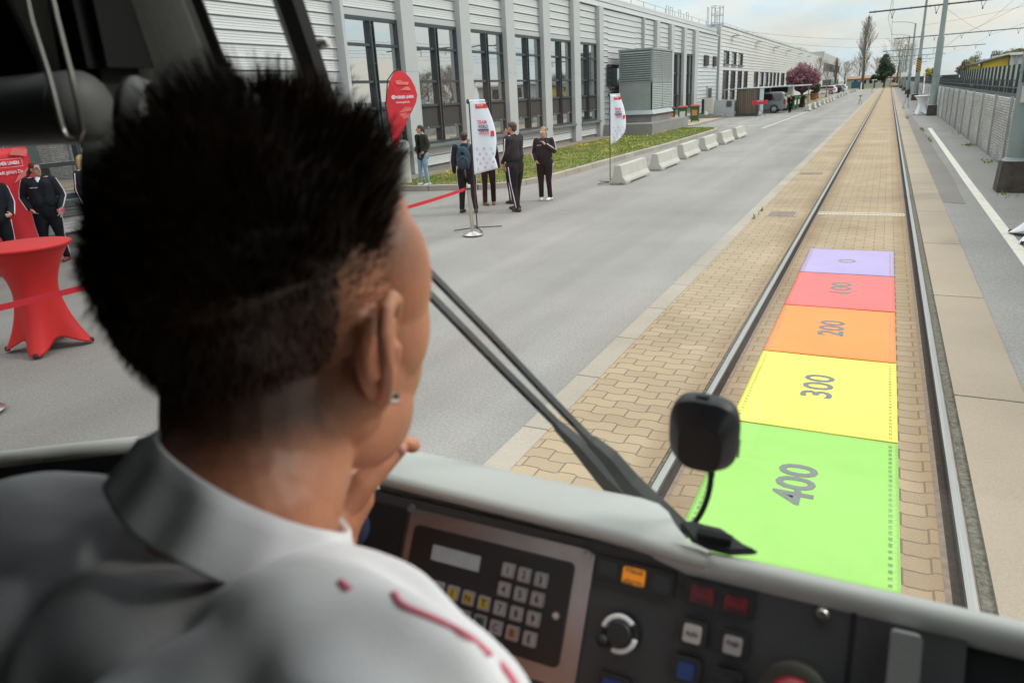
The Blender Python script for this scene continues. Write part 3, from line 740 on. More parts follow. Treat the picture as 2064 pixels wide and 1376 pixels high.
mb = MB(); mb.box(x0,x1,y0,y1,1.2,2.55); mb.box(x0+.05,x1-.06,y0+.10,y1-.06,2.55,4.05); mb.box(x0-.03,x1+.03,y0-.03,y1+.03,4.0,4.09)
for y in (y0,(y0+y1)/2,y1-.06): mb.box(x1-.06,x1+.02,y,y+.06,1.2,4.0)
for x in (x0,x1-.07): mb.box(x,x+.06,y0-.02,y0+.05,2.5,4.0)
mb.box(x1-.02,x1+.03,y0,y1,2.5,2.6); mb.box(x0,x1+.03,y0-.025,y0+.02,2.5,2.57)
mb.build('casing', m_tower, t, world=True)
mb = MB(); z = 2.62
while z < 3.96:
    mb.add([(x0+.05,y0-.05,z),(x1-.06,y0-.05,z),(x1-.06,y0+.035,z+.07),(x0+.05,y0+.035,z+.07)],[(0,1,2,3)])
    z += .105
mb.build('louvre', mat('louvre_sheet', (0.36,0.40,0.395), .5, metal=.3), t, world=True, normals=False)
for (a, b) in ((y0+.07,(y0+y1)/2),((y0+y1)/2+.06,y1-.06)):
    mb = MB()
    for zr in ((1.28,2.48),(2.62,3.96)):
        z = zr[0]
        while z < zr[1]-.05:
            mb.add([(x1+.03,a,z),(x1+.03,b,z),(x1-.06,b,z+.085),(x1-.06,a,z+.085)],[(0,1,2,3)]); z += .085
    mb.build('louvre', mat('louvre_light', (0.40,0.43,0.425), .45, metal=.3), t, world=True, normals=False)

# ------------------------------------------------------------------ wheelie bins
def bin_(loc, rz, cols, label, sticker=None, s=1.0):
    t = thing('wheelie_bin', label, 'rubbish bin', loc, rz, 'wheelie bins')
    b = MB(); b.add([(-.24*s,-.26*s,.08),(.24*s,-.26*s,.08),(.24*s,.20*s,.08),(-.24*s,.20*s,.08),(-.29*s,-.36*s,1.0),(.29*s,-.36*s,1.0),(.29*s,.30*s,1.0),(-.29*s,.30*s,1.0)],[(0,3,2,1),(4,5,6,7),(0,1,5,4),(1,2,6,5),(2,3,7,6),(3,0,4,7)])
    b.box(-.31*s,.31*s,-.38*s,-.33*s,.93,1.0); b.build('body', cols[0], t, bevel=.015)
    l = MB(); l.add([(-.31*s,-.40*s,1.0),(.31*s,-.40*s,1.0),(.31*s,.33*s,1.02),(-.31*s,.33*s,1.02),(-.27*s,-.34*s,1.06),(.27*s,-.34*s,1.06),(.27*s,.33*s,1.10),(-.27*s,.33*s,1.10)],[(0,3,2,1),(4,5,6,7),(0,1,5,4),(1,2,6,5),(2,3,7,6),(3,0,4,7)]); l.tube([(-.25*s,.37*s,1.02),(.25*s,.37*s,1.02)],.018,6)
    l.build('lid', cols[1], t)
    for sx in (-1,1):
        w = MB(); w.lathe([(.03,-.025),(.1,-.025),(.1,.025),(.03,.025)],12,M=Matrix.Rotation(rad(90),4,'Y'),c=(sx*.24*s,.27*s,.1)); w.build('wheel', m_black, t)
    if sticker:
        k = MB(); k.box(-.17*s,.17*s,-.335*s,-.32*s,.42,.78); o = k.build('sticker', sticker, t)
    return t
m_black = mat('black_plastic', (0.018,0.018,0.02), .5)
m_bing = mat('bin_green', (0.035,0.11,0.03), .5); m_bind = mat('bin_dark', (0.03,0.033,0.035), .5); m_binred = mat('bin_red_lid', (0.35,0.03,0.03), .5)
m_stk = mat('sticker_orange', (0.55,0.22,0.07), .6); m_stw = mat('sticker_white', (0.6,0.6,0.58), .6)
bin_((-11.62,45.9,0),.25,(m_bind,m_bind),'dark grey wheelie bin with orange sticker behind the ventilation tower',m_stk)
bin_((-11.38,48.0,0),.2,(m_bing,m_binred),'green wheelie bin with red lid between the dark bin and another green one',m_stw)
bin_((-11.05,50.0,0),.15,(m_bing,m_binred),'green wheelie bin with orange sticker, rightmost behind the ventilation tower',m_stk)
bin_((-7.0,66.8,0),1.4,(m_bing,m_bing),'green wheelie bin right behind the person in black',m_stw,1.3)
bin_((-6.9,68.4,0),1.4,(m_bing,m_bing),'green wheelie bin between another green bin and the tall black one',m_stw,1.3)
bin_((-6.55,70.2,0),1.4,(m_bind,m_bind),'tall black wheelie bin with orange sticker beside the bin shelter',m_stk,1.38)
bin_((-8.9,150,0),1.5,(m_bind,m_bind),'big black waste container near the blue shipping container',None,2.0)

# heat pump unit on its slab, litter bin
t = thing('heat_pump', 'white heat pump with black fan grille on a concrete slab by the siding', 'heat pump', (-11.35,56.2,0))
MB().box(-1.25,1.05,-.75,.75,0,.22).build('slab', m_plinth, t, bevel=.02)
MB().box(-.38,.22,-.2,.5,.25,1.38).build('casing', mat('unit_beige', (0.50,0.47,0.42), .5), t, bevel=.02)
mb = MB(); mb.box(-.58,-.39,-.22,-.2,.3,1.33)
for k in range(7): mb.box(-.58,-.39,-.24,-.22,.36+k*.14,.39+k*.14)
mb.build('fan_grille', m_black, t)
mb = MB(); mb.lathe([(.12,.22),(.13,.24),(.13,.42),(.05,.45)],12,c=(-.2,-.5,0)); mb.build('pipe_hood', m_stw, t)

# ------------------------------------------------------------------ bin shelter, timber gate, low wall
m_wood = brickmat('weathered_boards', (0.155,0.12,0.09), (0.11,0.088,0.07), (0.02,0.016,0.012), 6.0, .145, .012, offset=0, axes='zx', bump=.5, bigvar=.2)
m_sheetm = mat('corrugated_sheet', (0.40,0.45,0.45), .45, metal=.4, var=.08, scale=3)
t = thing('timber_gate', 'weathered vertical timber board gate in a dark frame by the bin shelter', 'gate', (-8.87,57.0,0))
MB().box(-.70,.70,-.03,.03,.2,1.84).build('boards', m_wood, t)
mb = MB(); mb.box(-.76,.76,.035,.08,.04,.12); mb.box(-.76,-.705,-.05,.08,0,1.9); mb.box(.705,.76,-.05,.08,0,1.9); mb.box(-.705,.705,-.05,.06,1.845,1.9); mb.box(-.705,.705,-.02,.02,.05,.19); mb.build('frame', m_frame, t)
t = thing('low_wall', 'low grey wall with a small louvre between the hall corner and timber gate', 'wall', (-10.6,56.6,0))
MB().box(-1.15,.9,-.08,.08,0,1.22).build('panel', mat('grey_render', (0.36,0.375,0.385), .8, var=.06, scale=2), t)
mb = MB()
for k in range(6): mb.box(.35,.72,-.11,-.08,.72+k*.07,.76+k*.07)
mb.build('louvre', m_frame, t)
t = thing('bin_shelter', 'galvanised bin shelter with corrugated sides and a thin flat roof', 'shelter', (-8.0,61,0))
mb = MB(); n = 40
for k in range(n):   # corrugated side sheet
    y0 = 57.15+2.0*k/n; y1 = 57.15+2.0*(k+1)/n; o0 = .02*(k%2); o1 = .02*((k+1)%2)
    mb.add([(-8.06+o0,y0,.06),(-8.06+o1,y1,.06),(-8.06+o1,y1,1.85),(-8.06+o0,y0,1.85)],[(0,1,2,3)])
n = 24
for k in range(n):
    y0 = 70+5*k/n; y1 = 70+5*(k+1)/n
    mb.add([(-7.6+.02*(k%2),y0,.2),(-7.6+.02*((k+1)%2),y1,.2),(-7.6+.02*((k+1)%2),y1,1.8),(-7.6+.02*(k%2),y0,1.8)],[(0,1,2,3)])
mb.build('side_sheet', m_sheetm, t, world=True, normals=False)
mb = MB(); mb.box(-10.7,-6.0,63.5,74,1.86,1.94); mb.box(-10.6,-8.0,57.2,63.5,1.86,1.92); mb.build('roof', m_sheetm, t, world=True)
mb = MB()
for x, y in ((-10.6,57.6),(-8.3,57.6),(-10.5,63.6),(-8.2,63.7),(-6.2,73.5),(-10.5,73.8)): mb.box(x-.04,x+.04,y-.04,y+.04,0,1.86)
mb.build('post', m_galv, t, world=True)
MB().box(-10.4,-7.7,71,71.08,1.35,1.83).build('board_panel', m_wood, t, world=True)

# ------------------------------------------------------------------ van and cars
m_van = mat('van_paint', (0.17,0.205,0.225), .35, metal=.2, var=.03, coat=.8)
m_glassd = mat('tinted_glass', (0.012,0.014,0.016), .05, spec=.8, coat=.5)
m_tyre = mat('tyre_rubber', (0.02,0.02,0.02), .85); m_alloy = mat('alloy', (0.55,0.55,0.56), .3, metal=.9)
m_whitep = mat('white_paint', (0.70,0.70,0.70), .3, var=.02, coat=.5); m_redl = mat('red_lamp', (0.35,0.012,0.02), .25, coat=.5); m_blue = mat('dark_blue_paint', (0.02,0.03,0.06), .3, coat=.6)
m_rstripe = mat('red_stripe', (0.55,0.02,0.05), .4)
def vehicle(name, label, cat, loc, rz, prof, glass, W, m, stripe=None, wheels=(), wr=.33, back=None, lamps=None):
    """prof: side outline (x forward, z); widths taper at the roof"""
    t = thing(name, label, cat, loc, rz)
    zs = [p[1] for p in prof]; zt = max(zs); zb = .95
    def yy(z): return W/2 - max(0, (z-zb)/(zt-zb))**1.6*.13 - (.05 if z < .4 else 0)
    b = MB(); n = len(prof)
    vs = [(x,-yy(z),z) for x, z in prof]+[(x,-yy(z)*.8,z) for x, z in prof]+[(x,yy(z)*.8,z) for x, z in prof]+[(x,yy(z),z) for x, z in prof]
    cx = sum(p[0] for p in prof)/n; cz = sum(p[1] for p in prof)/n
    def sh(p, s): return (cx+(p[0]-cx)*s, p[1], cz+(p[2]-cz)*s)
    rows = [[sh(p,.975) for p in vs[:n]], vs[n:2*n], vs[2*n:3*n], [sh(p,.975) for p in vs[3*n:]]]
    al = [p for r_ in rows for p in r_]; fs = []
    for r_ in range(3):
        for i in range(n): fs.append((r_*n+i, r_*n+(i+1)%n, (r_+1)*n+(i+1)%n, (r_+1)*n+i))
    fs += [tuple(range(n))[::-1], tuple(range(3*n,4*n))]
    b.add(al, fs); b.build('body', m, t, bevel=.03, smooth=40)
    for s in (-1,1):
        for poly in glass:
            mb = MB(); mb.add([(x, s*(yy(z)-.004+.016), z) for x, z in poly]+[(x, s*(yy(z)-.05), z) for x, z in poly],[tuple(range(len(poly)))]+[(i,(i+1)%len(poly),len(poly)+(i+1)%len(poly),len(poly)+i) for i in range(len(poly))])
            mb.build('side_window', m_glassd, t)
        if stripe:
            mb = MB(); x0,x1,z0,z1 = stripe; mb.box(x0,x1,s*(W/2-.01)-.012,s*(W/2-.01)+.012,z0,z1); mb.build('stripe', m_rstripe, t)
    for wx in wheels:
        for s in (-1,1):
            w = MB(); Mx = Matrix.Rotation(rad(90),4,'X'); c = (wx,s*(W/2-.11),wr)
            w.lathe([(wr*.62,-.11),(wr*.95,-.11),(wr,-.08),(wr,.08),(wr*.95,.11),(wr*.62,.11)],24,c=c,M=Mx,caps=False); wo = w.build('wheel', m_tyre, t)
            k = MB(); k.lathe([(.02,-.09),(.06,-.095),(.06,.095),(.02,.09)],12,c=c,M=Mx)
            k.lathe([(wr*.62,-.10),(wr*.56,-.10),(wr*.56,.10),(wr*.62,.10),(wr*.62,-.10)],24,c=c,M=Mx,caps=False)
            for q in range(5):
                A = Matrix.Rotation(q*2*math.pi/5,4,'Y'); k.box(-.035,.035,-.09,.09,.03,wr*.58,M=Matrix.Translation(c)@A)
            k.build('rim', m_alloy, wo)
            a = MB(); a.lathe([(.0,-.02),(wr*.6,-.02),(wr*.6,.02),(0,.02)],16,c=c,M=Mx); a.build('brake_disc', m_black, wo)
            a = MB(); pts = [(wx+(wr+.07)*math.cos(q*math.pi/12),s*(W/2-.012),wr+(wr+.07)*math.sin(q*math.pi/12)) for q in range(13)]; a.tube(pts,.028,6); a.build('wheel_arch', m if cat == 'van' else m_black, t)
    if back:
        x, z0, z1, hw = back; mb = MB(); mb.box(x-.03,x+.02,-hw,hw,z0,z1); mb.build('rear_window', m_glassd, t)
    if lamps:
        x, z0, z1 = lamps
        for s in (-1,1): mb = MB(); mb.box(x-.05,x+.13,s*(W/2-.06)-.075,s*(W/2-.06)+.055,z0,z1); mb.build('tail_light', m_redl, t, bevel=.02)
    return t
vehicle('van','slate grey passenger van parked rear end towards the road by the shelter','van',(-8.8,62.2,0),math.pi,
    [(-2.45,.35),(-2.5,.75),(-2.42,1.2),(-2.3,1.7),(-2.1,1.84),(1.0,1.86),(1.55,1.45),(2.2,1.1),(2.5,.85),(2.5,.38),(2.0,.28),(-2.1,.28)],
    [[(-2.1,1.14),(-2.14,1.62),(-1.95,1.70),(-.35,1.70),(-.35,1.14)],[(-.25,1.14),(-.25,1.70),(.95,1.70),(1.3,1.3),(1.3,1.14)]],1.9,m_van,None,(-1.48,1.55),.36,(-2.36,1.15,1.65,.7),(-2.42,.75,1.2)).scale = (.83,.83,.83)
wag = [(-2.2,.35),(-2.25,.75),(-2.15,1.0),(-1.95,1.42),(-1.7,1.5),(.3,1.52),(1.05,1.02),(1.9,.9),(2.15,.7),(2.15,.32),(1.8,.25),(-1.9,.25)]
gl = [[(-1.85,1.02),(-1.75,1.38),(-.6,1.43),(-.6,1.0)],[(-.5,1.0),(-.5,1.43),(.28,1.43),(.9,1.02)]]
vehicle('parked_car','white estate car with a red side stripe parked behind the bare young tree','car',(-9.75,142,0),math.pi-.12,wag,gl,1.8,m_whitep,(-2.1,1.8,.72,.86),(-1.35,1.35),.32,(-2.05,1.02,1.4,.65),(-2.16,.75,1.0)).scale = (.92,.92,.92)
vehicle('parked_car','dark blue car parked between the two white cars','car',(-9.3,152,0),math.pi-.12,wag,gl,1.8,m_blue,None,(-1.35,1.35),.32,(-2.05,1.02,1.4,.65),(-2.16,.75,1.0)).scale = (.92,.92,.92)
vehicle('parked_car','farther white car with a red stripe beyond the dark blue car','car',(-9.2,166,0),math.pi-.12,wag,gl,1.9,m_whitep,(-2.1,1.8,.72,.86),(-1.35,1.35),.32,(-2.05,1.02,1.4,.65),(-2.16,.75,1.0)).scale = (.92,.92,.92)

# red sign panel on its tripod
t = thing('sign_stand', 'small red sign panel with white lettering on a black tripod', 'sign', (-7.75,55.3,0))
MB().box(-.52,.52,-.03,.03,.82,1.10).build('panel', m_rstripe, t)
mb = MB(); text(mb,'WIENER LINIEN',(0,-.034,1.04),(1,0,0),(0,0,1),.09,fit=.42,bold=.02); mb.build('lettering', m_stw, t, normals=False)
mb = MB(); mb.tube([(0,.05,1.0),(0,.05,.45)],.02,6)
for a in (.2,2.3,4.4): mb.tube([(0,.05,.5),(.45*math.cos(a),.05+.45*math.sin(a),0)],.016,6)
mb.build('tripod', m_black, t)
for (x, y, sc_, lb) in ((-1.95,74,.6,'dark camera tripod standing at the kerb of the road'),(-2.05,130,.5,'farther dark tripod standing at the kerb of the road')):
    t = thing('tripod', lb, 'tripod', (x,y,0)); t.scale = (sc_,)*3; mb = MB()
    for a in (.5,2.6,4.7): mb.tube([(0,0,.85),(.38*math.cos(a),.38*math.sin(a),0)],.022,6)
    mb.tube([(0,0,.8),(0,0,1.2)],.03,6); mb.build('legs', mat('tripod_dark', (0.07,0.04,0.045), .5), t)
    mb = MB(); mb.box(-.16,.16,-.08,.08,1.15,1.3); mb.tube([(.1,0,1.2),(.3,-.1,1.4)],.02,5); mb.build('head', m_black, t)
t = thing('cable_reel_stand', 'small black and grey stand on the right pavement before the striped pole', 'stand', (1.5,62,0))
mb = MB(); mb.tube([(0,0,1.15),(-.25,-.1,0)],.03,6); mb.tube([(0,0,1.15),(.12,.1,0)],.03,6); mb.tube([(-.3,-.2,.02),(-.1,.1,.02)],.04,6); mb.build('legs', m_galv, t)
mb = MB(); mb.box(-.06,.08,-.06,.06,.7,1.3); mb.build('post', m_black, t)

# ------------------------------------------------------------------ right side: gabion wall, fence, noise barrier
m_stone = brickmat('gabion_stone', (0.68,0.65,0.615), (0.48,0.46,0.44), (0.12,0.11,0.10), .13, .062, .007, axes='yz', bump=1.0, bigvar=.22, speck=.2)
t = thing('gabion_wall', 'long pale stone gabion wall with steel posts along the right pavement', 'wall', (2.85,90,0))
mb = MB(); r = random.Random(4)
ny, nz = 420, 9
def gw(u, v):
    y = 4+ (226)*(u**1.6); z = -.05+1.55*v
    return (2.86-.03*r.random()*(1 if 0 < v < 1 else 0), y, z)
mb.grid(gw, ny, nz); mb.add([(2.86,4,1.5),(3.5,4,1.5),(3.5,230,1.5),(2.86,230,1.5)],[(0,1,2,3)]); mb.add([(2.86,4,-.05),(3.5,4,-.05),(3.5,4,1.5),(2.86,4,1.5)],[(0,1,2,3)])
mb.build('stone_fill', m_stone, t, world=True, normals=False)
mb = MB(); y = 6.0
while y < 225: mb.box(2.79,2.85,y-.035,y+.035,-.02,1.56); y += 3.02
mb.build('post', m_galv, t, world=True)
mb = MB()
for q in range(16): mb.box(2.82,2.823,4,60,.06+q*.095,.063+q*.095)
y = 12.0
while y < 45: mb.box(2.812,2.817,y-.003,y+.003,0,1.5); y += .19
mb.build('wire_mesh', mat('mesh_wire', (0.30,0.30,0.30), .5, metal=.5), t, world=True)
t = thing('bar_fence', 'dark steel bar fence on top of the stone gabion wall', 'fence', (2.98,90,1.5))
mb = MB(); mb.box(2.95,3.01,4,228,1.50,1.60); mb.box(2.97,3.0,4,228,1.72,1.745)
y = 8.0
while y < 225:
    mb.tube([(2.985,y,1.5),(2.985,y,1.86),(2.985,y,1.92)],[.02,.02,.006],5) ; y += .55 if y < 45 else .4
mb.build('bars', m_frame, t, world=True)
t = thing('noise_barrier', 'pale noise barrier with dark green posts standing behind the bar fence', 'noise barrier', (3.4,90,0))
m_np = mat('barrier_panel', (0.34,0.36,0.33), .7, var=.07, scale=.4)
m_gpost = mat('dark_green_post', (0.035,0.05,0.048), .5)
mb = MB(); mb.box(3.42,3.48,6,46.5,1.45,2.28); mb.box(3.42,3.48,46.5,226,1.45,2.10); mb.build('panel', m_np, t, world=True)
mb = MB(); mb.box(3.40,3.42,6,226,1.45,1.70); mb.box(3.395,3.42,6,46.5,1.86,1.89); mb.box(3.395,3.42,46.5,226,1.86,1.88)
y = 7.0
while y < 225:
    h = 2.3 if y < 46.6 else 2.12; mb.box(3.36,3.42,y-.032,y+.032,1.3,h); y += 1.02 if y < 80 else 2.0
mb.build('post', m_gpost, t, world=True)
mb = MB()
for y, z in ((44.5,2.03),(60,2.05),(80,2.03),(37.5,1.66)): mb.box(3.33,3.335,y-.35,y+.35,z-.06,z+.06)
mb.build('notice', m_stw, t, world=True)

# ------------------------------------------------------------------ catenary poles
m_pole = mat('pole_paint', (0.175,0.215,0.21), .5, var=.07, scale=2)
m_foot = mat('dark_concrete', (0.060,0.050,0.042), .9, var=.35, scale=6, bump=.4)
def pole(x, y, label, lamp, arm, H=9.0, r0=.235, foot=.40, extra=None):
    t = thing('catenary_pole', label, 'mast', (x,y,0), 0, 'grey-green catenary masts along the wall')
    f = MB(); f.add([(-foot,-foot,-.02),(foot,-foot,-.02),(foot,foot,-.02),(-foot,foot,-.02),(-foot*.9,-foot*.9,.55),(foot*.9,-foot*.9,.55),(foot*.9,foot*.9,.55),(-foot*.9,foot*.9,.55)],[(0,3,2,1),(4,5,6,7),(0,1,5,4),(1,2,6,5),(2,3,7,6),(3,0,4,7)]); f.build('footing', m_foot, t, bevel=.02)
    p = MB(); p.lathe([(foot*.92,.55),(foot*.75,.60),(r0,.61),(r0*.98,2.1),(r0*1.03,2.1),(r0*1.03,2.16),(r0*.97,2.16),(r0*.93,4.05),(r0*.72,4.15),(r0*.68,6.0),(r0*.55,6.1),(r0*.48,H)],20); p.build('shaft', m_pole, t, smooth=35)
    if arm:
        x0, x1, z0, z1 = arm; a = MB(); n = 10
        a.tube([(x0-x,0,z0),(x1-x,0,z1)],.045,6)
        for k in range(5): xx = x0-x+(x1-x0)*(k+.5)/5; zz = z0+(z1-z0)*(k+.5)/5; a.tube([(xx,0,zz),(xx+.12,0,zz-.38)],.014,5); a.tube([(xx+.25,0,zz),(xx+.12,0,zz-.38)],.014,5); a.ell((xx+.12,0,zz-.38),(.04,.04,.06),6,5)
        a.build('cross_arm', m_frame, t)
        i = MB()
        for k in range(6): xx = x0-x+.3+k*.9; i.lathe([(.05,-.03),(.07,0),(.05,.03)],8,c=(xx,0,z0+(z1-z0)*(xx-x0+x)/(x1-x0)),M=Matrix.Rotation(rad(90),4,'Y'))
        i.build('insulator', mat('brown_insulator', (0.09,0.05,0.035), .4), t)
    if lamp:
        a = MB(); a.tube([(0,0,H-.05),(-.9,0,H+.22),(-2.3,0,H+.36)],.035,6); a.build('lamp_arm', m_pole, t)
        MB().ell((-2.5,0,H+.37),(.34,.13,.05),12,6).build('lamp_head', m_galv, t)
    if extra: extra(t, r0)
    return t
def stripes(t, r0):
    c = MB(); c.lathe([(r0*1.06,2.55),(r0*1.06,3.75)],20,caps=False); c.build('warning_band', m_black, t)
    s = MB(); my = mat('warning_yellow', (0.60,0.33,0.03), .5)
    for k in range(6):
        z = 2.5+k*.21; n = 24
        for q in range(n):
            a0, a1 = q*2*math.pi/n, (q+1)*2*math.pi/n
            z0 = z+.28*math.sin(a0*.5)**2*1.0+.0; z1 = z+.28*math.sin(a1*.5)**2
            if z1 > 3.6: continue
            R0 = r0*1.08; s.add([(R0*math.cos(a0),R0*math.sin(a0),z0),(R0*math.cos(a1),R0*math.sin(a1),z1),(R0*math.cos(a1),R0*math.sin(a1),z1+.075),(R0*math.cos(a0),R0*math.sin(a0),z0+.075)],[(0,1,2,3)])
    s.build('warning_stripes', my, t, normals=False)
def bluesign(t, r0):
    s = MB(); s.box(-.18,.62,-r0-.05,-r0-.02,1.92,2.44); s.build('sign_plate', mat('sign_navy', (0.02,0.025,0.075), .5), t)
    k = MB(); k.box(-.15,.58,-r0-.056,-r0-.051,2.14,2.30); k.build('sign_lines', mat('sign_grey', (0.22,0.22,0.25), .6), t)
    s2 = MB(); s2.box(-.15,.3,-r0-.045,-r0-.02,1.58,1.86); s2.build('notice_plate', mat('notice_cream', (0.42,0.40,0.35), .6), t)
    s3 = MB(); s3.tube([(.0,-r0-.047,1.66),(.03,-r0-.047,1.76),(.08,-r0-.047,1.70),(.1,-r0-.047,1.64)],.008,4); s3.ell((.035,-r0-.047,1.8),(.016,.004,.016),8,5); s3.build('pictogram', m_black, t)
pole(2.50,16.5,'massive mast at the right frame edge carrying a dark blue sign',False,None,9,.20,.30,bluesign)
pole(2.52,48.9,'mast standing beside the white bar table',False,(-1.2,9.5,5.66,5.88),9.0,.185,.255)
pole(2.55,82.3,'mast with a black and yellow striped warning band',False,(.2,11,5.58,5.72),9.4,.205,.33,stripes)
pole(2.5,113,'lamp mast next beyond the striped warning mast',True,(-1.0,10.5,5.45,5.5),8.55,.19,.33)
pole(2.5,146,'second lamp mast beyond the striped warning mast',True,(-1.2,8,5.45,5.5),8.6,.19,.33)
pole(2.5,180,'third lamp mast beyond the striped warning mast',True,(-1.2,8,5.45,5.5),8.5,.19,.33)
pole(2.5,214,'fourth lamp mast, small in the distance before the dark conifer',True,(-1.2,8,5.45,5.5),8.4,.19,.33)
pole(2.5,248,'last tiny mast in the distance beside the conifer',False,(-1.2,8,5.45,5.5),8.4,.19,.33)
# overhead wires
m_wire = mat('wire', (0.10,0.105,0.11), .6)
def wire(pts, label, sag=.25, r=.008):
    o = MB()
    for a, b in zip(pts[:-1], pts[1:]):
        a, b = Vector(a), Vector(b); n = 10
        o.tube([a.lerp(b,i/n)-Vector((0,0,sag*4*(i/n)*(1-i/n))) for i in range(n+1)], r, 4)
    tag(o.build('overhead_wire', m_wire), label, 'wire', 'overhead tram wires')
ys = [16,48.9,82.3,113,146,180,214,248]
wire([(.05+.25*(-1)**i,y,5.25) for i, y in enumerate(ys)],'overhead contact wire running above the near tram track',.02)
wire([(.0,y,5.72) for y in ys],'sagging messenger wire above the near tram track',.40)
wire([(5.6-.25*(-1)**i,y,5.3) for i, y in enumerate(ys)],'overhead contact wire right of the masts',.02)
wire([(5.7,y,5.75) for y in ys],'sagging messenger wire right of the masts',.4)
wire([(8.2-.25*(-1)**i,y,5.35) for i, y in enumerate(ys)],'outermost overhead wire on the right of the masts',.1)
wire([(2.4,48.9,5.7),(7.5,82.3,5.6)],'slanting stay wire from the mast by the white table',.15)
wire([(9.3,48.9,5.85),(2.6,82.3,6.6)],'slanting stay wire running to the striped mast',.15)
wire([(-12.3,75,6.9),(2.5,113,7.0)],'thin span wire from the hall roof to a lamp mast',.5,.012)
wire([(-12.3,100,6.9),(2.5,146,7.2)],'farther thin span wire from the hall roof to a lamp mast',.5,.014)
# ------------------------------------------------------------------ trees
m_bark = mat('bark', (0.085,0.068,0.055), .95, var=.3, scale=8)
m_twig = mat('twigs', (0.19,0.155,0.125), .9, var=.25, scale=.8)
m_twig2 = mat('twigs_tan', (0.30,0.235,0.165), .9, var=.2, scale=.5)
m_twigr = mat('twigs_reddish', (0.20,0.115,0.095), .9, var=.25, scale=.5)
def branchy(root, H, spread, rb, seed, m, levels=4, upright=.6, start=.15, nper=5, thick=1.0, lean=.0, tw=1.0):
    """bare tree: trunk mesh + crown of real tapering twigs"""
    r = random.Random(seed); tr = MB(); cr = MB()
    def grow(p, d, L, rr, lev):
        n = 3; pts = [p]; dd = d.copy()
        for i in range(n):
            dd = (dd + Vector((r.gauss(0,.13), r.gauss(0,.13), .06*upright))).normalized(); pts.append(pts[-1]+dd*L/n)
        (cr).tube(pts, [rr*(1-.75*i/n) for i in range(n+1)], 3 if lev > 0 else 5, caps=False)
        if lev >= levels: return
        for k in range(nper):
            f = .25+.72*(k+r.random())/nper; q = pts[0].lerp(pts[-1], f) if False else pts[min(n-1,int(f*n))].lerp(pts[min(n,int(f*n)+1)], f*n-int(f*n))
            a = r.uniform(0,6.28); side = Vector((math.cos(a),math.sin(a),0)); nd = (dd*(upright+.35)+side*(1.0-upright)*1.25+Vector((0,0,upright*.5))).normalized()
            grow(q, nd, L*r.uniform(.42,.62), max(rr*.5*(1-.5*f),.008*tw), lev+1)
    pts = [Vector((lean*H*(i/8)**2+r.gauss(0,.006)*H*(i>0), r.gauss(0,.005)*H*(i>0), H*.92*i/8)) for i in range(9)]
    tr.tube(pts, [rb*(1-.92*(i/8)**.8)*(1.25 if i == 0 else 1) for i in range(9)], 9)
    nb = int(18*thick)
    for k in range(nb):
        f = start+(1-start)*.96*(k+r.random()*.8)/nb; i = min(7,int(f*8)); q = pts[i].lerp(pts[i+1], f*8-i)
        a = k*2.4+r.random(); prof = math.sin(math.pi*min(1,max(.12,(f-start)/(1-start)*.88+.12)))**.7*(1.3-.95*f)
        d = Vector((math.cos(a)*(1-upright*.85), math.sin(a)*(1-upright*.85), upright+.15)).normalized()
        grow(q, d, spread*prof*r.uniform(.8,1.15)/max(.35,(1-upright*.6)), rb*.28*(1-f*.75)+.01, 1)
    tr.build('trunk', m_bark, root, smooth=True); cr.build('crown', m, root, normals=False)
def leafcloud(mb, c, rx, rz, n, s, r, mi=0, hollow=.0):
    for _ in range(n):
        while True:
            p = Vector((r.uniform(-1,1),r.uniform(-1,1),r.uniform(-1,1)))
            if hollow < p.length < 1: break
        q = Vector(c)+Vector((p.x*rx,p.y*rx,p.z*rz)); a = Vector((r.gauss(0,1),r.gauss(0,1),r.gauss(0,1))).normalized(); b = a.orthogonal().normalized(); k = s*r.uniform(.6,1.3)
        mb.add([q-a*k-b*k*.4,q+a*k-b*k*.4,q+a*k*.9+b*k*.5,q-a*k*.8+b*k*.5],[(0,1,2,3)],mi)
def leafy(root, H, R, mats, seed, clumps=40, n=60, leaf=.12, trunk=.2, low=.25, shape=None, cl=.30):
    r = random.Random(seed); mb = MB(); tr = MB()
    tr.tube([(0,0,-.05),(.02*H,0,H*.3),(0,.02*H,H*.75)],[trunk,trunk*.75,trunk*.2],8)
    for k in range(clumps):
        while True:
            p = Vector((r.uniform(-1,1),r.uniform(-1,1),r.uniform(-1,1)))
            if p.length < 1: break
        z = H*(low+(1-low)*(p.z*.5+.5)); w = R*(shape((z/H-low)/(1-low)) if shape else 1)
        c = (p.x*w*.85,p.y*w*.85,z); tr.tube([(0,0,z*.55),(c[0]*.6,c[1]*.6,z*.9),c],[trunk*.25,trunk*.12,.01],4,caps=False)
        leafcloud(mb, c, R*cl*r.uniform(.7,1.3), R*cl*.7*r.uniform(.7,1.2), n, leaf, r, r.randrange(len(mats)))
    tr.build('trunk', m_bark, root); mb.build('crown', mats, root, normals=False)

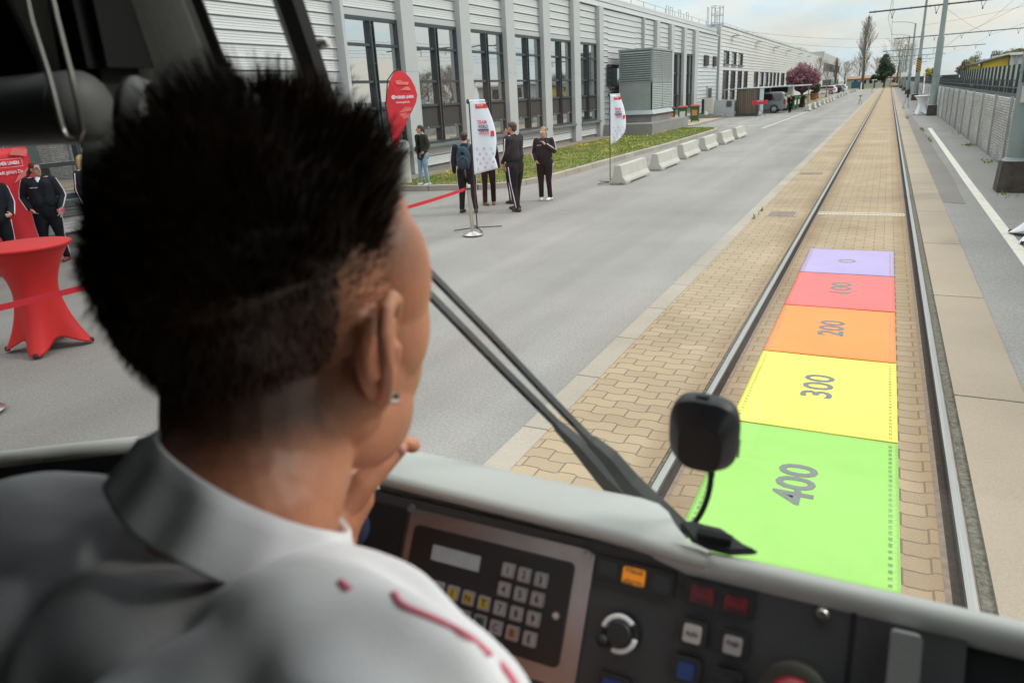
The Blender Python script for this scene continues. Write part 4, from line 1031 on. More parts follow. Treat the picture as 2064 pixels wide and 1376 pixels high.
p0 = gp(1738,181); t = thing('poplar_tree','tall bare columnar poplar rising above everything at the end of the road','tree',(-5.35,193,0)); branchy(t,17.0,2.15,.40,2,mat('twigs_pale',(0.25,0.215,0.18),.9,var=.25,scale=.5),levels=4,upright=.76,start=.2,nper=6,thick=2.6,tw=1.0)
t = thing('poplar_tree','smaller bare reddish columnar tree left of the tall poplar','tree',(-12.3,215,0)); branchy(t,8.6,1.1,.22,5,m_twigr,levels=3,upright=.85,start=.06,nper=6,thick=2.6,tw=1.7)
t = thing('young_tree','young bare tree with thin stem in front of the white parked car','tree',(-8.2,110,0)); branchy(t,5.6,1.25,.08,6,m_twig,levels=3,upright=.55,start=.34,nper=5,thick=1.2,tw=1.2)
t = thing('young_tree','second young bare tree just right of the terracotta pot','tree',(-7.55,115,0)); branchy(t,4.8,1.1,.07,8,m_twig,levels=3,upright=.6,start=.36,nper=5,thick=1.1,tw=1.2)
bushes = [mat('purple_blossom',(0.20,0.070,0.095),.8,var=.35,scale=1.2),mat('pink_blossom',(0.38,0.16,0.21),.8,var=.3,scale=1.2),mat('dark_plum_leaf',(0.085,0.035,0.042),.8,var=.3,scale=1.2)]
t = thing('plum_bush','big round purple flowering plum bush beside the hall','bush',(-8.9,96,0))
r = random.Random(21); mb = MB(); tr = MB()
for k in range(330):
    th = r.uniform(0,6.28); el = math.acos(1-r.random()*1.05); d = Vector((math.sin(el)*math.cos(th),math.sin(el)*math.sin(th),math.cos(el)*.95+.12)); L = r.uniform(1.45,2.05)
    a = Vector((d.x*.1,d.y*.1,.95)); e = Vector((0,0,2.2))+d*L*Vector((1,1,1.05)).length/1.75
    tr.tube([a,a.lerp(e,.5)+Vector((r.gauss(0,.12),r.gauss(0,.12),r.gauss(0,.1))),e],[.05,.03,.01],4,caps=False)
    for q in range(8):
        f = .32+.7*r.random(); c = a.lerp(e,f); leafcloud(mb,c,.24,.24,12,.06,r,r.choice([0,0,1,1,2]))
tr.tube([(0,0,0),(0,0,1.3)],[.2,.14],8); tr.build('trunk',m_bark,t); mb.build('crown',bushes,t,normals=False)
gl2 = [mat('leaf_dark',(0.03,0.055,0.018),.7,var=.35,scale=1),mat('leaf_mid',(0.06,0.10,0.03),.7,var=.3,scale=1)]
m_terra = mat('terracotta',(0.33,0.11,0.055),.75,var=.12,scale=2)
def potshape(t, s):
    b = MB(); b.lathe([(.36*s,0),(.47*s,.62*s),(.54*s,.64*s),(.56*s,.80*s),(.50*s,.80*s),(.46*s,.7*s)],24); b.build('pot',m_terra,t,smooth=35)
    MB().lathe([(.0,.70*s),(.47*s,.70*s)],24,caps=False).build('soil',m_moss,t,normals=False)
t = thing('plant_pot','large terracotta pot standing on the grass with a green shrub behind','plant pot',(-7.97,101,0.02)); potshape(t,.98)
t = thing('plant_pot','terracotta pot under the purple bush, darker and half hidden','plant pot',(-8.6,94.6,0.02)); potshape(t,.95)
t = thing('green_shrub','green leafy shrub growing out of the terracotta pot','shrub',(-7.95,101.2,.65)); leafy(t,1.55,.75,gl2,31,26,50,.09,.06,.1)
for (x0,x1,y0,y1) in ((-9.6,-7.2,85,101),(-11,-7.6,106,131)):
    sheet('lawn_patch',x0,x1,y0,y1,.01,MATS['lawn_soil'])
sheet('far_lawn',-60,60,196,260,-.015,mat('far_grass',(0.11,0.14,0.035),.95,var=.25,scale=.3))
# dark conifer and neighbours at the end of the track
pm = [mat('pine_dark',(0.016,0.030,0.015),.8,var=.4,scale=.6),mat('pine_mid',(0.032,0.055,0.024),.8,var=.35,scale=.6)]
t = thing('pine_tree','dark green bushy conifer at the end of the tram track','tree',(-.9,205,0)); leafy(t,7.5,2.35,pm,41,70,120,.12,.26,.2,lambda f: 1.05-.62*f**1.6,.30)
t = thing('pine_tree','low dark conifer branch clump left of the large conifer','tree',(-3.0,208,0)); leafy(t,3.0,1.25,pm,43,22,80,.11,.14,.5)
for i, (x, y, H, sd) in enumerate(((2.0,235,13,51),(-8,250,9,52),(-3,252,8.5,53),(-12,255,8,54),(-17,250,7,56),(4,260,12,57))):
    t = thing('bare_tree',('hazy tall bare tree behind the dark conifer','tan bare crown behind the bungalow left of the poplar','tan bare crown right behind the tall poplar trunk','tan bare crown behind the blue container','rusty bare tree beside the far office block','faint bare tree behind the masts by the conifer')[i],'tree',(x,y,0))
    branchy(t,H,H*.36,.28,sd,m_twigr if i == 4 else m_twig2,levels=3,upright=.45,start=.2,nper=5,thick=1.5,tw=2.6)
t = thing('green_shrub','olive green shrub at the corner of the far office block','shrub',(-14.6,222,0)); leafy(t,5,2.0,[mat('olive_leaf',(0.12,0.13,0.04),.8,var=.3,scale=.6)],61,20,60,.18,.1,.1)
# bungalow, container at the far end
t = thing('bungalow','long low beige bungalow with a reddish flat-pitched roof at the far end','house',(-4,238,0))
wbox('wall',mat('beige_render',(0.46,0.42,0.36),.85,var=.06,scale=.5),t,-10.6,5.2,236,244,0,2.35)
mb = MB(); mb.add([(-11,235.3,2.35),(5.6,235.3,2.35),(5.6,244.7,2.35),(-11,244.7,2.35),(-11,240,3.1),(5.6,240,3.1)],[(0,1,5,4),(2,3,4,5),(0,4,3),(1,2,5),(0,3,2,1)]); mb.build('roof',mat('tile_red',(0.28,0.15,0.09),.85,var=.15,scale=1),t,world=True)
for x in (-8.3,-6.0,-4.4,-1.5,1.2,4.0): w = wbox('window',m_frame,t,x-.4,x+.4,235.9,236.0,1.0,1.9); wbox('pane',m_glassd,w,x-.33,x+.33,235.85,235.9,1.07,1.83)
t = thing('shipping_container','blue shipping container left of the poplar trunk','container',(-7.25,214,0)); t.scale = (.49,.49,.64)
mb = MB(); n = 40
for k in range(n):
    a, b = -2.35+4.7*k/n, -2.35+4.7*(k+1)/n; mb.add([(a,-.04*(k%2),.1),(b,-.04*((k+1)%2),.1),(b,-.04*((k+1)%2),2.5),(a,-.04*(k%2),2.5)],[(0,1,2,3)])
mb.box(-2.4,2.4,.03,2.4,.1,2.55); mb.build('body',mat('container_blue',(0.035,0.10,0.20),.6,var=.12,scale=1.5),t)
t = thing('boulder','tan boulder-like mound beside the conifer at the track end','boulder',(1.5,203,0)); mb = MB(); mb.ell((0,0,.35),(1.05,.7,.55),16,10)
mb.v = [(x+.12*mnoise.noise(Vector((x,y,z))),y,z+.12*mnoise.noise(Vector((x*2,y,z+5)))) for x,y,z in mb.v]; mb.build('stone',mat('tan_stone',(0.34,0.24,0.15),.9),t,smooth=True)
def streetname(x, y, lb):
    t = thing('street_sign',lb,'sign',(x,y,0)); mb = MB(); mb.tube([(0,0,0),(0,0,2.3)],.05,6); mb.build('post',m_frame,t); MB().box(-.55,.55,-.03,.03,1.75,1.98).build('plate',m_stw,t)
streetname(-3.0,200,'white direction plate before the low conifer clump'); streetname(.4,201,'white direction plate under the large conifer'); streetname(3.3,204,'white direction plate beside the distant masts')
t = thing('marker_post','short white marker post at the foot of the poplar','post',(-5.4,190,0)); mb = MB(); mb.tube([(0,0,0),(0,0,1.5)],[.16,.12],8); mb.build('shaft',m_stw,t)
t = thing('notice_board','pale notice board fixed beyond the lamp masts on the right','sign',(2.2,135,0)); MB().box(-.5,.5,-.03,.03,2.2,2.85).build('plate',m_stw,t); MB().box(-.05,.05,.03,.1,0,2.85).build('post',m_pole,t)

# houses and trees over the wall, right
t = thing('yellow_house','bright yellow house with dark low-pitched roof behind the noise barrier','house',(10.4,82,0))
mb = MB(); mb.add([(7.3,78,0),(9.15,78,0),(9.15,90,0),(7.3,90,0),(7.3,78,3.0),(9.15,78,3.42),(9.15,90,3.42),(7.3,90,3.0)],[(0,1,5,4),(1,2,6,5),(2,3,7,6),(3,0,4,7),(4,5,6,7)]); mb.build('wall',mat('yellow_render',(0.56,0.41,0.075),.85,var=.05,scale=.6),t,world=True)
mb = MB(); mb.extr([(6.9,77.6,2.86),(9.16,77.6,3.42),(9.16,77.6,3.52),(6.9,77.6,2.96)],(0,13,0)); mb.build('roof',mat('dark_roof',(0.05,0.045,0.042),.8),t,world=True)
wbox('fascia',m_stw,t,6.95,7.05,77.5,77.6,2.74,2.88); mb = MB(); mb.tube([(7.2,77.85,2.9),(7.2,77.85,0)],.06,6); mb.build('downpipe',m_frame,t,world=True)
t = thing('grey_house','pale grey flat-roofed house right of the yellow house','house',(13,82,0))
wbox('wall',mat('grey_render_house',(0.40,0.41,0.42),.85,var=.05,scale=.5),t,9.2,17,77,90,0,3.42)
wbox('roof',m_stw,t,9.1,17.3,76.7,90.3,3.42,3.62); mb = MB(); mb.tube([(9.55,76.93,3.42),(9.55,76.93,0)],.07,6); mb.build('downpipe',m_galv,t,world=True)
for x in (11.6,14): w = wbox('window',m_frame,t,x,x+1.2,76.92,77,1.7,3.1); wbox('pane',m_glassd,w,x+.08,x+1.12,76.88,76.92,1.78,3.02)
ym = [mat('forsythia',(0.40,0.35,0.06),.8,var=.3,scale=.7),mat('forsythia_green',(0.22,0.24,0.04),.8,var=.3,scale=.7)]
t = thing('forsythia_bush','bright yellow-green flowering bush behind the noise barrier','bush',(5.4,128,0)); leafy(t,3.6,.85,ym,71,26,70,.09,.1,.3)
om = [mat('spring_leaf_olive',(0.13,0.125,0.045),.85,var=.35,scale=.4),mat('bud_brown',(0.115,0.085,0.055),.9,var=.3,scale=.4),mat('spring_leaf_green',(0.17,0.175,0.06),.85,var=.3,scale=.4)]
r = random.Random(77); k = 0
kinds = ['brownish budding tree','olive budding tree','pale green budding tree']
where = ['near the forsythia bush','above the noise barrier','close behind the yellow house','in the far tree row']
seen_l = set()
for i in range(26):
    y = 120+i*8.5+r.uniform(-3,3); x = 6+ (y-100)*.085 + r.uniform(0,14); H = r.uniform(3.4,4.9)*(1+(y-120)/300)+(x-8)*.06
    t = thing('budding_tree','budding bare-brown tree in the row above the noise barrier','tree',(x,y,0),0,'budding trees behind the noise barrier')
    q = i % 3
    leafy(t,H,H*.32,[om[q],om[1],om[(q+1)%3]],100+i,16,55,.17,.16,.3,None,.42)
for i, (x, y, H) in enumerate(((16,70,8.2),(20,76,9.5),(24,60,9),(19,52,8),(27,82,9),(14.5,95,7.5),(18,104,8),(15,60,7.5),(22,44,8.5),(17,38,8))):
    t = thing('bare_tree','bare twiggy tree behind the houses and the barrier on the right','tree',(x,y,0),0,'bare trees behind the houses')
    H *= .66; branchy(t,H,H*.42,.16,200+i,m_twig,levels=3,upright=.4,start=.15,nper=6,thick=2.0,tw=1.6)

# ------------------------------------------------------------------ flags
m_red = mat('flag_red',(0.62,0.022,0.035),.6,var=.05,scale=2); m_redl2 = mat('flag_red_light',(0.72,0.16,0.14),.6); m_cloth = mat('flag_white',(0.66,0.70,0.76),.7,var=.03,scale=3)
m_white = mat('print_white',(0.78,0.74,0.78),.6); m_pink = mat('print_pink_red',(0.70,0.10,0.17),.6); m_navy = mat('print_navy',(0.07,0.085,0.14),.6); m_faint = mat('print_grey_faint',(0.42,0.44,0.50),.6)
# red feather flag
o0 = Vector((-9.75,14.1,0)); ux = Vector((.78,.62,0)).normalized(); 
t = thing('feather_flag','red teardrop feather flag with white lettering in front of the first tall window','flag',(o0.x,o0.y,0))
ol = [(-.02,1.15),(.04,1.15),(.16,1.45),(.36,1.80),(.56,2.12),(.60,2.28),(.565,2.46),(.48,2.64),(.36,2.775),(.24,2.81),(.12,2.77),(.02,2.62),(-.06,2.40),(-.10,2.15),(-.10,1.75),(-.06,1.40)]
def fp(u, z, d=0.0): return ux*u+Vector((0,0,z))+Vector((ux.y,-ux.x,0))*(d+.03*math.sin(z*3+u*4))
mb = MB(); n = len(ol); mb.add([fp(u,z,.006) for u,z in ol]+[fp(u,z,-.006) for u,z in ol],[tuple(range(n)),tuple(range(n,2*n))[::-1]]+[(i,(i+1)%n,n+(i+1)%n,n+i) for i in range(n)]); mb.build('banner',m_red,t)
mb = MB(); mb.tube([fp(-.05,0),fp(-.06,1.2),fp(-.12,2.1),fp(-.03,2.62),fp(.12,2.79),fp(.25,2.83)],.014,6); mb.build('pole',m_black,t)
mb = MB(); text(mb,'WIENER LINIEN',fp(.31,2.245,.016),ux,(0,0,1),.085,fit=.40,bold=.03); text(mb,'Die Stadt gehört Dir.',fp(.27,2.14,.016),ux,(0,0,1),.06,fit=.30,bold=.012); mb.build('lettering',m_white,t,normals=False)
mb = MB(); c = fp(.065,2.255,.018)
for a0 in range(16):
    a, b = a0*math.pi/8, (a0+1)*math.pi/8
    mb.add([c+ux*(math.cos(a)*.045)+Vector((0,0,math.sin(a)*.045)),c+ux*(math.cos(b)*.045)+Vector((0,0,math.sin(b)*.045)),c+ux*(math.cos(b)*.026)+Vector((0,0,math.sin(b)*.026)),c+ux*(math.cos(a)*.026)+Vector((0,0,math.sin(a)*.026))],[(0,1,2,3)])
for a in (0,math.pi/2): mb.add([c+ux*(math.cos(a)*.03-math.sin(a)*.006)+Vector((0,0,math.sin(a)*.03+math.cos(a)*.006)),c+ux*(math.cos(a)*.03+math.sin(a)*.006)+Vector((0,0,math.sin(a)*.03-math.cos(a)*.006)),c+ux*(-math.cos(a)*.03+math.sin(a)*.006)+Vector((0,0,-math.sin(a)*.03-math.cos(a)*.006)),c+ux*(-math.cos(a)*.03-math.sin(a)*.006)+Vector((0,0,-math.sin(a)*.03+math.cos(a)*.006))],[(0,1,2,3)])
mb.build('emblem',m_white,t,normals=False)
mb = MB()
for poly in ([(.16,2.52),(.40,2.50),(.44,2.56),(.30,2.57),(.26,2.61),(.14,2.60)],[(.22,2.40),(.48,2.38),(.42,2.46),(.36,2.47)],[(.15,1.92),(.42,1.95),(.46,2.02),(.30,2.04)],[(.10,1.82),(.26,1.84),(.34,1.92),(.18,1.90)],[(-.09,1.88),(.06,1.88),(.12,1.94),(-.09,1.95)],[(-.08,1.66),(.10,1.82),(-.09,1.84)],[(.18,1.78),(.36,1.80),(.40,1.90),(.30,1.88)]):
    mb.add([fp(u,z,.014) for u,z in poly],[tuple(range(len(poly)))])
mb.build('pattern',m_redl2,t,normals=False)
# white beach flags
def beachflag(loc, rz, label, s=1.0, full=True, droop=0.0):
    t = thing('beach_flag',label,'flag',loc,rz,'white tram championship flags')
    prof = [(.05,.30),(.90,.42),(1.30,.45),(1.75,.36),(2.08,.24)]
    def wid(z): 
        for (a,wa),(b,wb) in zip(prof[:-1],prof[1:]):
            if a <= z <= b: return wa+(wb-wa)*(z-a)/(b-a)
        return prof[-1][1] if z > 2 else prof[0][1]
    z0, z1 = .92, 2.09
    def cl(u, v):
        z = z0+(z1-z0)*v; 
        w = .245+.16*math.sin(math.pi*min(1,(1-v)*.95))**1.0 + (.14*max(0,.22-v)/.22 if droop else -.10*max(0,.25-v)/.25)
        zz = z-(0 if not droop else .0)+ (.10*u*max(0,.25-v)/.25*(1 if not droop else .9))
        return (u*w*s, .035*math.sin(u*5+v*3)*u*(1.3-v)-.01, zz*s)
    mb = MB(); mb.grid(cl,14,28); ban = mb.build('banner',m_cloth,t,smooth=True,normals=False)
    so = ban.modifiers.new('thick','SOLIDIFY'); so.thickness = .004
    def P(u, v, d=.012): p = Vector(cl(u,v)); return p+Vector((0,-d,0))
    mb = MB(); mb.tube([(-.012,0,0),(-.012,0,2.10*s)],.011*s,8); mb.build('pole',m_black,t)
    mb = MB(); mb.tube([(-.03,0,2.095*s),(.25*s,0,2.095*s)],.016*s,8); mb.build('top_arm',m_cloth,t); MB().ell((-.03,0,2.09*s),(.03*s,.022*s,.04*s),8,6).build('end_cap',m_black,t)
    mb = MB()
    for a in (.3,1.9,3.5,5.0): mb.tube([(0,0,.03),(.42*math.cos(a),.42*math.sin(a),.015)],.010,5)
    mb.build('cross_base',m_black,t)
    mb = MB(); mb.add([P(.32,.90),P(1,.905),P(1,.962),P(.32,.957)],[(0,1,2,3)]); mb.build('red_bar',m_red,t,normals=False)
    mb = MB(); text(mb,'WIENER LINIEN',P(.60,.943,.016),Vector(P(.8,.94))-Vector(P(.5,.94)),(0,0,1),.022,fit=.11*s,bold=.03); text(mb,'Wien',P(.62,.92,.016),(1,0,0),(0,0,1),.018,fit=.03*s); mb.build('bar_lettering',m_white,t,normals=False)
    a = MB(); text(a,'TRAM',P(.50,.715,.016),(1,0,0),(0,0,1),.080*s,fit=.155*s,bold=.03); a2 = text(a,'2025',P(.52,.575,.016),(1,0,0),(0,0,1),.075*s,fit=.165*s,bold=.03); a.build('red_lettering',m_pink,t,normals=False)
    a = MB(); a.add([P(.27,.605,.015),P(.73,.605,.015),P(.75,.625,.015),P(.27,.625,.015)],[(0,1,2,3)]); text(a,'WORLD',P(.52,.655,.017),(1,0,0),(0,0,1),.066*s,fit=.165*s,bold=.03); text(a,'CHAMPIONSHIP',P(.53,.596,.017),(1,0,0),(0,0,1),.024*s,fit=.16*s,bold=.015); a.build('navy_lettering',m_navy,t,normals=False)
    a = MB(); a.extr([P(.78,.52,.014),P(.93,.52,.014),P(.95,.585,.014),P(.88,.60,.014),P(.80,.585,.014)],(0,-.003,0)); a.build('tram_emblem',m_red,t)
    a = MB(); text(a,'VIENNA',P(.55,.535,.016),(1,0,0),(0,0,1),.03*s,fit=.15*s,bold=-.005)
    a.build('faint_lettering',m_faint,t,normals=False)
    a = MB(); b = MB()
    for j in range(5):
        for i in range(3):
            u = .18+.3*i+(.12 if j%2 else 0); v = .36-.072*j; c = P(u,v,.016)
            q = (a if (i+j)%2 else b); w = .016*s
            pts = [c+Vector((math.cos(k*math.pi/4)*w,0,math.sin(k*math.pi/4)*w)) for k in range(8)]; inn = [c+Vector((math.cos(k*math.pi/4)*w*.55,0,math.sin(k*math.pi/4)*w*.55)) for k in range(8)]
            q.add(pts+inn,[(k,(k+1)%8,8+(k+1)%8,8+k) for k in range(8)])
            (b if q is a else a).add([c+Vector((-w,0,-w*1.5)),c+Vector((w,0,-w*1.5)),c+Vector((w,0,-w*1.2)),c+Vector((-w,0,-w*1.2))],[(0,1,2,3)])
    a.build('sponsor_marks',m_pink,t,normals=False); b.build('sponsor_marks',m_faint,t,normals=False)
    return t
bf = beachflag((-5.90,10.85,0),rad(22),'white flag reading TRAM WORLD 2025 with a fluttering lower corner beside the rope post',1.0,droop=1)
beachflag((-5.72,17.35,0),rad(40),'white flag standing at the end of the nearest concrete barrier',.985)
beachflag((2.12,54.5,0),rad(75),'narrow white flag on the right pavement before the stone wall',1.06)

# ------------------------------------------------------------------ bar tables, rope posts
def bartable(loc, rz, label, mcl, H=1.03, rt=.385, legs=.40):
    t = thing('bar_table',label,'table',loc,rz)
    def cov(u, v):
        a = 2*math.pi*u; q = .5+.5*math.cos(4*(a-math.pi/4)); q = q**1.3
        rb = .235+(legs-.235)*q; zb = .115*(1-q)
        z = zb+(H-.03-zb)*v
        tt = z/H
        low = (1-min(1,tt/.62))**2.0; up = max(0,(tt-.50)/.5)**2.0
        waist = .178+.02*q
        rr = waist+(rb-waist)*low+(rt-waist)*up
        return (rr*math.cos(a), rr*math.sin(a), z)
    mb = MB(); mb.grid(cov,64,40,closeu=True); c = mb.build('cover',mcl,t,smooth=True,normals=False); so = c.modifiers.new('t','SOLIDIFY'); so.thickness = .004
    mb = MB(); mb.lathe([(rt-.01,H-.035),(rt+.004,H-.022),(rt+.004,H-.008),(rt-.008,H),(.0,H+.001)],64,caps=False); mb.build('top',mcl,t,smooth=True)
    for k in range(4):
        a = math.pi/4+k*math.pi/2; mb = MB(); mb.lathe([(.022,-.002),(.026,.02),(.018,.04)],10,c=(math.cos(a)*(legs-.02),math.sin(a)*(legs-.02),0)); mb.build('foot',m_black,t)
    return t
m_redc = mat('stretch_cover_red',(0.52,0.018,0.018),.55,var=.05,scale=2,spec=.35); m_whc = mat('stretch_cover_white',(0.70,0.72,0.76),.7,var=.03,scale=2)
bartable((-7.04,4.04,0),rad(-5),'tall bar table in a stretched red fabric cover',m_redc,1.025,.40,.40)
bartable((2.02,50.4,0),rad(10),'white-covered bar table half hidden by the mast and its footing',m_whc,1.06,.42,.46)
bartable((2.36,11.58,0),rad(2),'white-covered bar table cut off by the right frame edge',m_whc,1.0,.40,.62)
m_steel = mat('brushed_steel',(0.52,0.50,0.47),.28,metal=.9,var=.06,scale=4)
m_belt = mat('red_belt',(0.50,0.012,0.025),.6,var=.06,scale=8)
def post(loc, rx, ry, label):
    t = thing('rope_post',label,'barrier post',loc,0,'steel belt barrier posts')
    b = MB(); b.lathe([(.165,0),(.17,.012),(.155,.022),(.05,.055),(.035,.06)],28); b.build('base',m_steel,t,smooth=40)
    b = MB(); M = Matrix.Rotation(rx,4,'Y')@Matrix.Rotation(ry,4,'X'); b.lathe([(.031,.05),(.031,.74),(.036,.745),(.036,.80),(.030,.815)],16,M=M); b.build('tube',m_steel,t,smooth=40)
    b = MB(); b.lathe([(.037,.735),(.037,.76)],16,M=M); b.build('belt_head',m_black,t)
    return t
post((-5.72,10.35,0),rad(-3),rad(-2),'leaning steel barrier post with red belt next to the white flag')
post((-5.88,2.75,0),0,0,'steel barrier post whose round base shows at the left frame edge')
def belt(a, b, label, sag=.06):
    a, b = Vector(a), Vector(b); mb = MB(); n = 16
    for i in range(n):
        p = a.lerp(b,i/n)-Vector((0,0,sag*4*(i/n)*(1-i/n))); q = a.lerp(b,(i+1)/n)-Vector((0,0,sag*4*((i+1)/n)*(1-(i+1)/n)))
        mb.extr([p+Vector((0,0,-.025)),q+Vector((0,0,-.025)),q+Vector((0,0,.025)),p+Vector((0,0,.025))],(.003,.003,0))
    tag(mb.build('barrier_belt',m_belt),label,'belt','red barrier belts')
belt((-5.80,10.32,.745),(-5.89,6.4,.74),'red belt running from the leaning post behind the driver',.05)
belt((-5.88,2.75,.76),(-5.89,6.4,.74),'red belt passing in front of the red bar table',.02)
post((-5.89,6.4,0),0,0,'steel barrier post behind the driver where both red belts meet')
# litter pillar with symbol near the woman in the parka, lying box on the table
t = thing('litter_bin','pale grey rounded litter bin with a round pictogram beside the woman in the parka','litter bin',(-11.25,16.4,.09))
b = MB(); b.lathe([(.25,0),(.25,.78),(.275,.80),(.275,.95),(.25,1.06),(.17,1.11),(0,1.12)],28); b.build('body',mat('bin_light_grey',(0.40,0.39,0.37),.5),t,smooth=40)
d = Vector((CAM[0]+11.25,-16.4,0)).normalized(); sd = Vector((-d.y,d.x,0)); b = MB(); c = d*.279+Vector((0,0,.80))+sd*.06
for k in range(16):
    a, e = k*math.pi/8,(k+1)*math.pi/8; b.add([c+sd*(math.cos(x)*q)+Vector((0,0,math.sin(x)*q))-d*(.275-math.sqrt(max(0,.275**2-(math.cos(x)*q+.06)**2))) for x, q in ((a,.09),(e,.09),(e,.078),(a,.078))],[(0,1,2,3)])
b.add([c+sd*x+Vector((0,0,z)) for x, z in ((-.03,-.05),(.0,-.05),(.005,.0),(.0,.05),(-.02,.05))],[(0,1,2,3,4)]); b.add([c+sd*x+Vector((0,0,z)) for x, z in ((.016,-.05),(.045,-.05),(.048,.0),(.014,.0))],[(0,1,2,3)])
b.build('pictogram',m_frame,t,normals=False)
# red wall banner behind the people on the left
t = thing('wall_banner','large red banner with white lettering hanging on the hall behind the people','banner',(-12.05,5.8,0))
def wb(u, v): return (-12.05+.03*math.sin(v*7+u*3),4.2+3.07*u,.12+1.64*v)
mb = MB(); mb.grid(wb,20,14); o = mb.build('banner',m_red,t,world=True,smooth=True,normals=False); so = o.modifiers.new('t','SOLIDIFY'); so.thickness = .005
mb = MB(); text(mb,'WIENER LINIEN',(-11.985,6.86,1.535),(0,1,0),(0,0,1),.068,fit=.40,bold=.03); text(mb,'Die Stadt gehört Dir.',(-11.985,6.84,1.40),(0,1,0),(0,0,1),.075,fit=.52,bold=.01)
for (a,b,c,d) in ((6.60,7.11,1.475,1.479),(6.60,7.11,1.595,1.599),(6.60,6.604,1.475,1.599),(7.106,7.11,1.475,1.599)): mb.add([(-11.987,a,c),(-11.987,b,c),(-11.987,b,d),(-11.987,a,d)],[(0,1,2,3)])
mb.build('lettering',m_white,t,world=True,normals=False)
mb = MB()
for poly in ([(6.95,1.66),(7.2,1.62),(7.24,1.72),(7.02,1.75)],[(6.9,1.22),(7.15,1.34),(7.2,1.46),(7.0,1.34)]): mb.add([(-11.99,y,z) for y, z in poly],[tuple(range(len(poly)))])
mb.build('pattern',m_redl2,t,world=True,normals=False)
# ------------------------------------------------------------------ people outside
def skin(name, c): return mat(name, c, .55, var=.06, scale=30)
m_skin = skin('skin',(0.48,0.27,0.19)); m_skin2 = skin('skin_tan',(0.42,0.22,0.15))
m_jack = mat('navy_black_jacket',(0.014,0.016,0.022),.75,spec=.15,var=.25,scale=9,bump=.3,bscale=14); m_trou = mat('black_trousers',(0.011,0.012,0.015),.8,spec=.12,var=.25,scale=9,bump=.3,bscale=14)
m_stripe = mat('white_pink_stripe',(0.62,0.50,0.58),.7); m_parka = mat('dark_green_parka',(0.030,0.034,0.026),.8,spec=.15,var=.25,scale=8,bump=.35,bscale=12); m_blackk = mat('black_knit',(0.010,0.010,0.011),.9,spec=.1)
m_jeans = mat('pale_jeans',(0.20,0.29,0.36),.85,var=.2,scale=10); m_shoew = mat('white_shoes',(0.62,0.62,0.60),.6); m_shoeb = mat('black_shoes',(0.02,0.02,0.022),.6); m_boot = mat('tan_boots',(0.17,0.085,0.04),.7); m_shoegrey = mat('silver_shoes',(0.45,0.46,0.48),.5)
m_hairbr = mat('brown_hair',(0.05,0.024,0.012),.55,var=.3,scale=25,stretch=(6,6,1)); m_hairbk = mat('dark_hair',(0.018,0.012,0.009),.55,var=.3,scale=25); m_hairbl = mat('blond_hair',(0.42,0.29,0.13),.5,var=.25,scale=25,stretch=(6,6,1)); m_hairdb = mat('dark_blond_hair',(0.25,0.15,0.07),.5,var=.25,scale=25)
m_lens = mat('dark_lens',(0.012,0.012,0.014),.12); m_lensw = mat('mirror_lens',(0.75,0.72,0.68),.1,metal=.6); m_eye = mat('eye_dark',(0.03,0.02,0.015),.3); m_lip = mat('lips',(0.34,0.11,0.10),.5); m_shirtw = mat('white_shirt',(0.66,0.68,0.72),.7)

def hand_shapes(mb, w, d, side, s, palmn):
    """palm and five unequal, lightly curled fingers; d = direction of the hand, palmn = palm normal"""
    d = d.normalized(); n = (palmn-d*palmn.dot(d)).normalized(); a = d.cross(n)*side
    mb.capsule([w, w+d*.05*s, w+d*.085*s],[.024*s,.030*s,.026*s],8)
    for k, (o, L) in enumerate(((.027,.062),(.010,.072),(-.008,.067),(-.025,.052))):
        b = w+d*.09*s+a*o*s; c1 = b+d*L*.5*s+n*.006*s; c2 = c1+d*L*.42*s+n*.022*s
        mb.capsule([b-d*.012*s,c1,c2],[.0095*s,.0088*s,.0075*s],6)
    b = w+d*.03*s+a*.026*s; c1 = b+(d*.6+a*.7).normalized()*.035*s+n*.01*s; mb.capsule([b,c1,c1+d*.03*s+n*.012*s],[.012*s,.0105*s,.009*s],6)

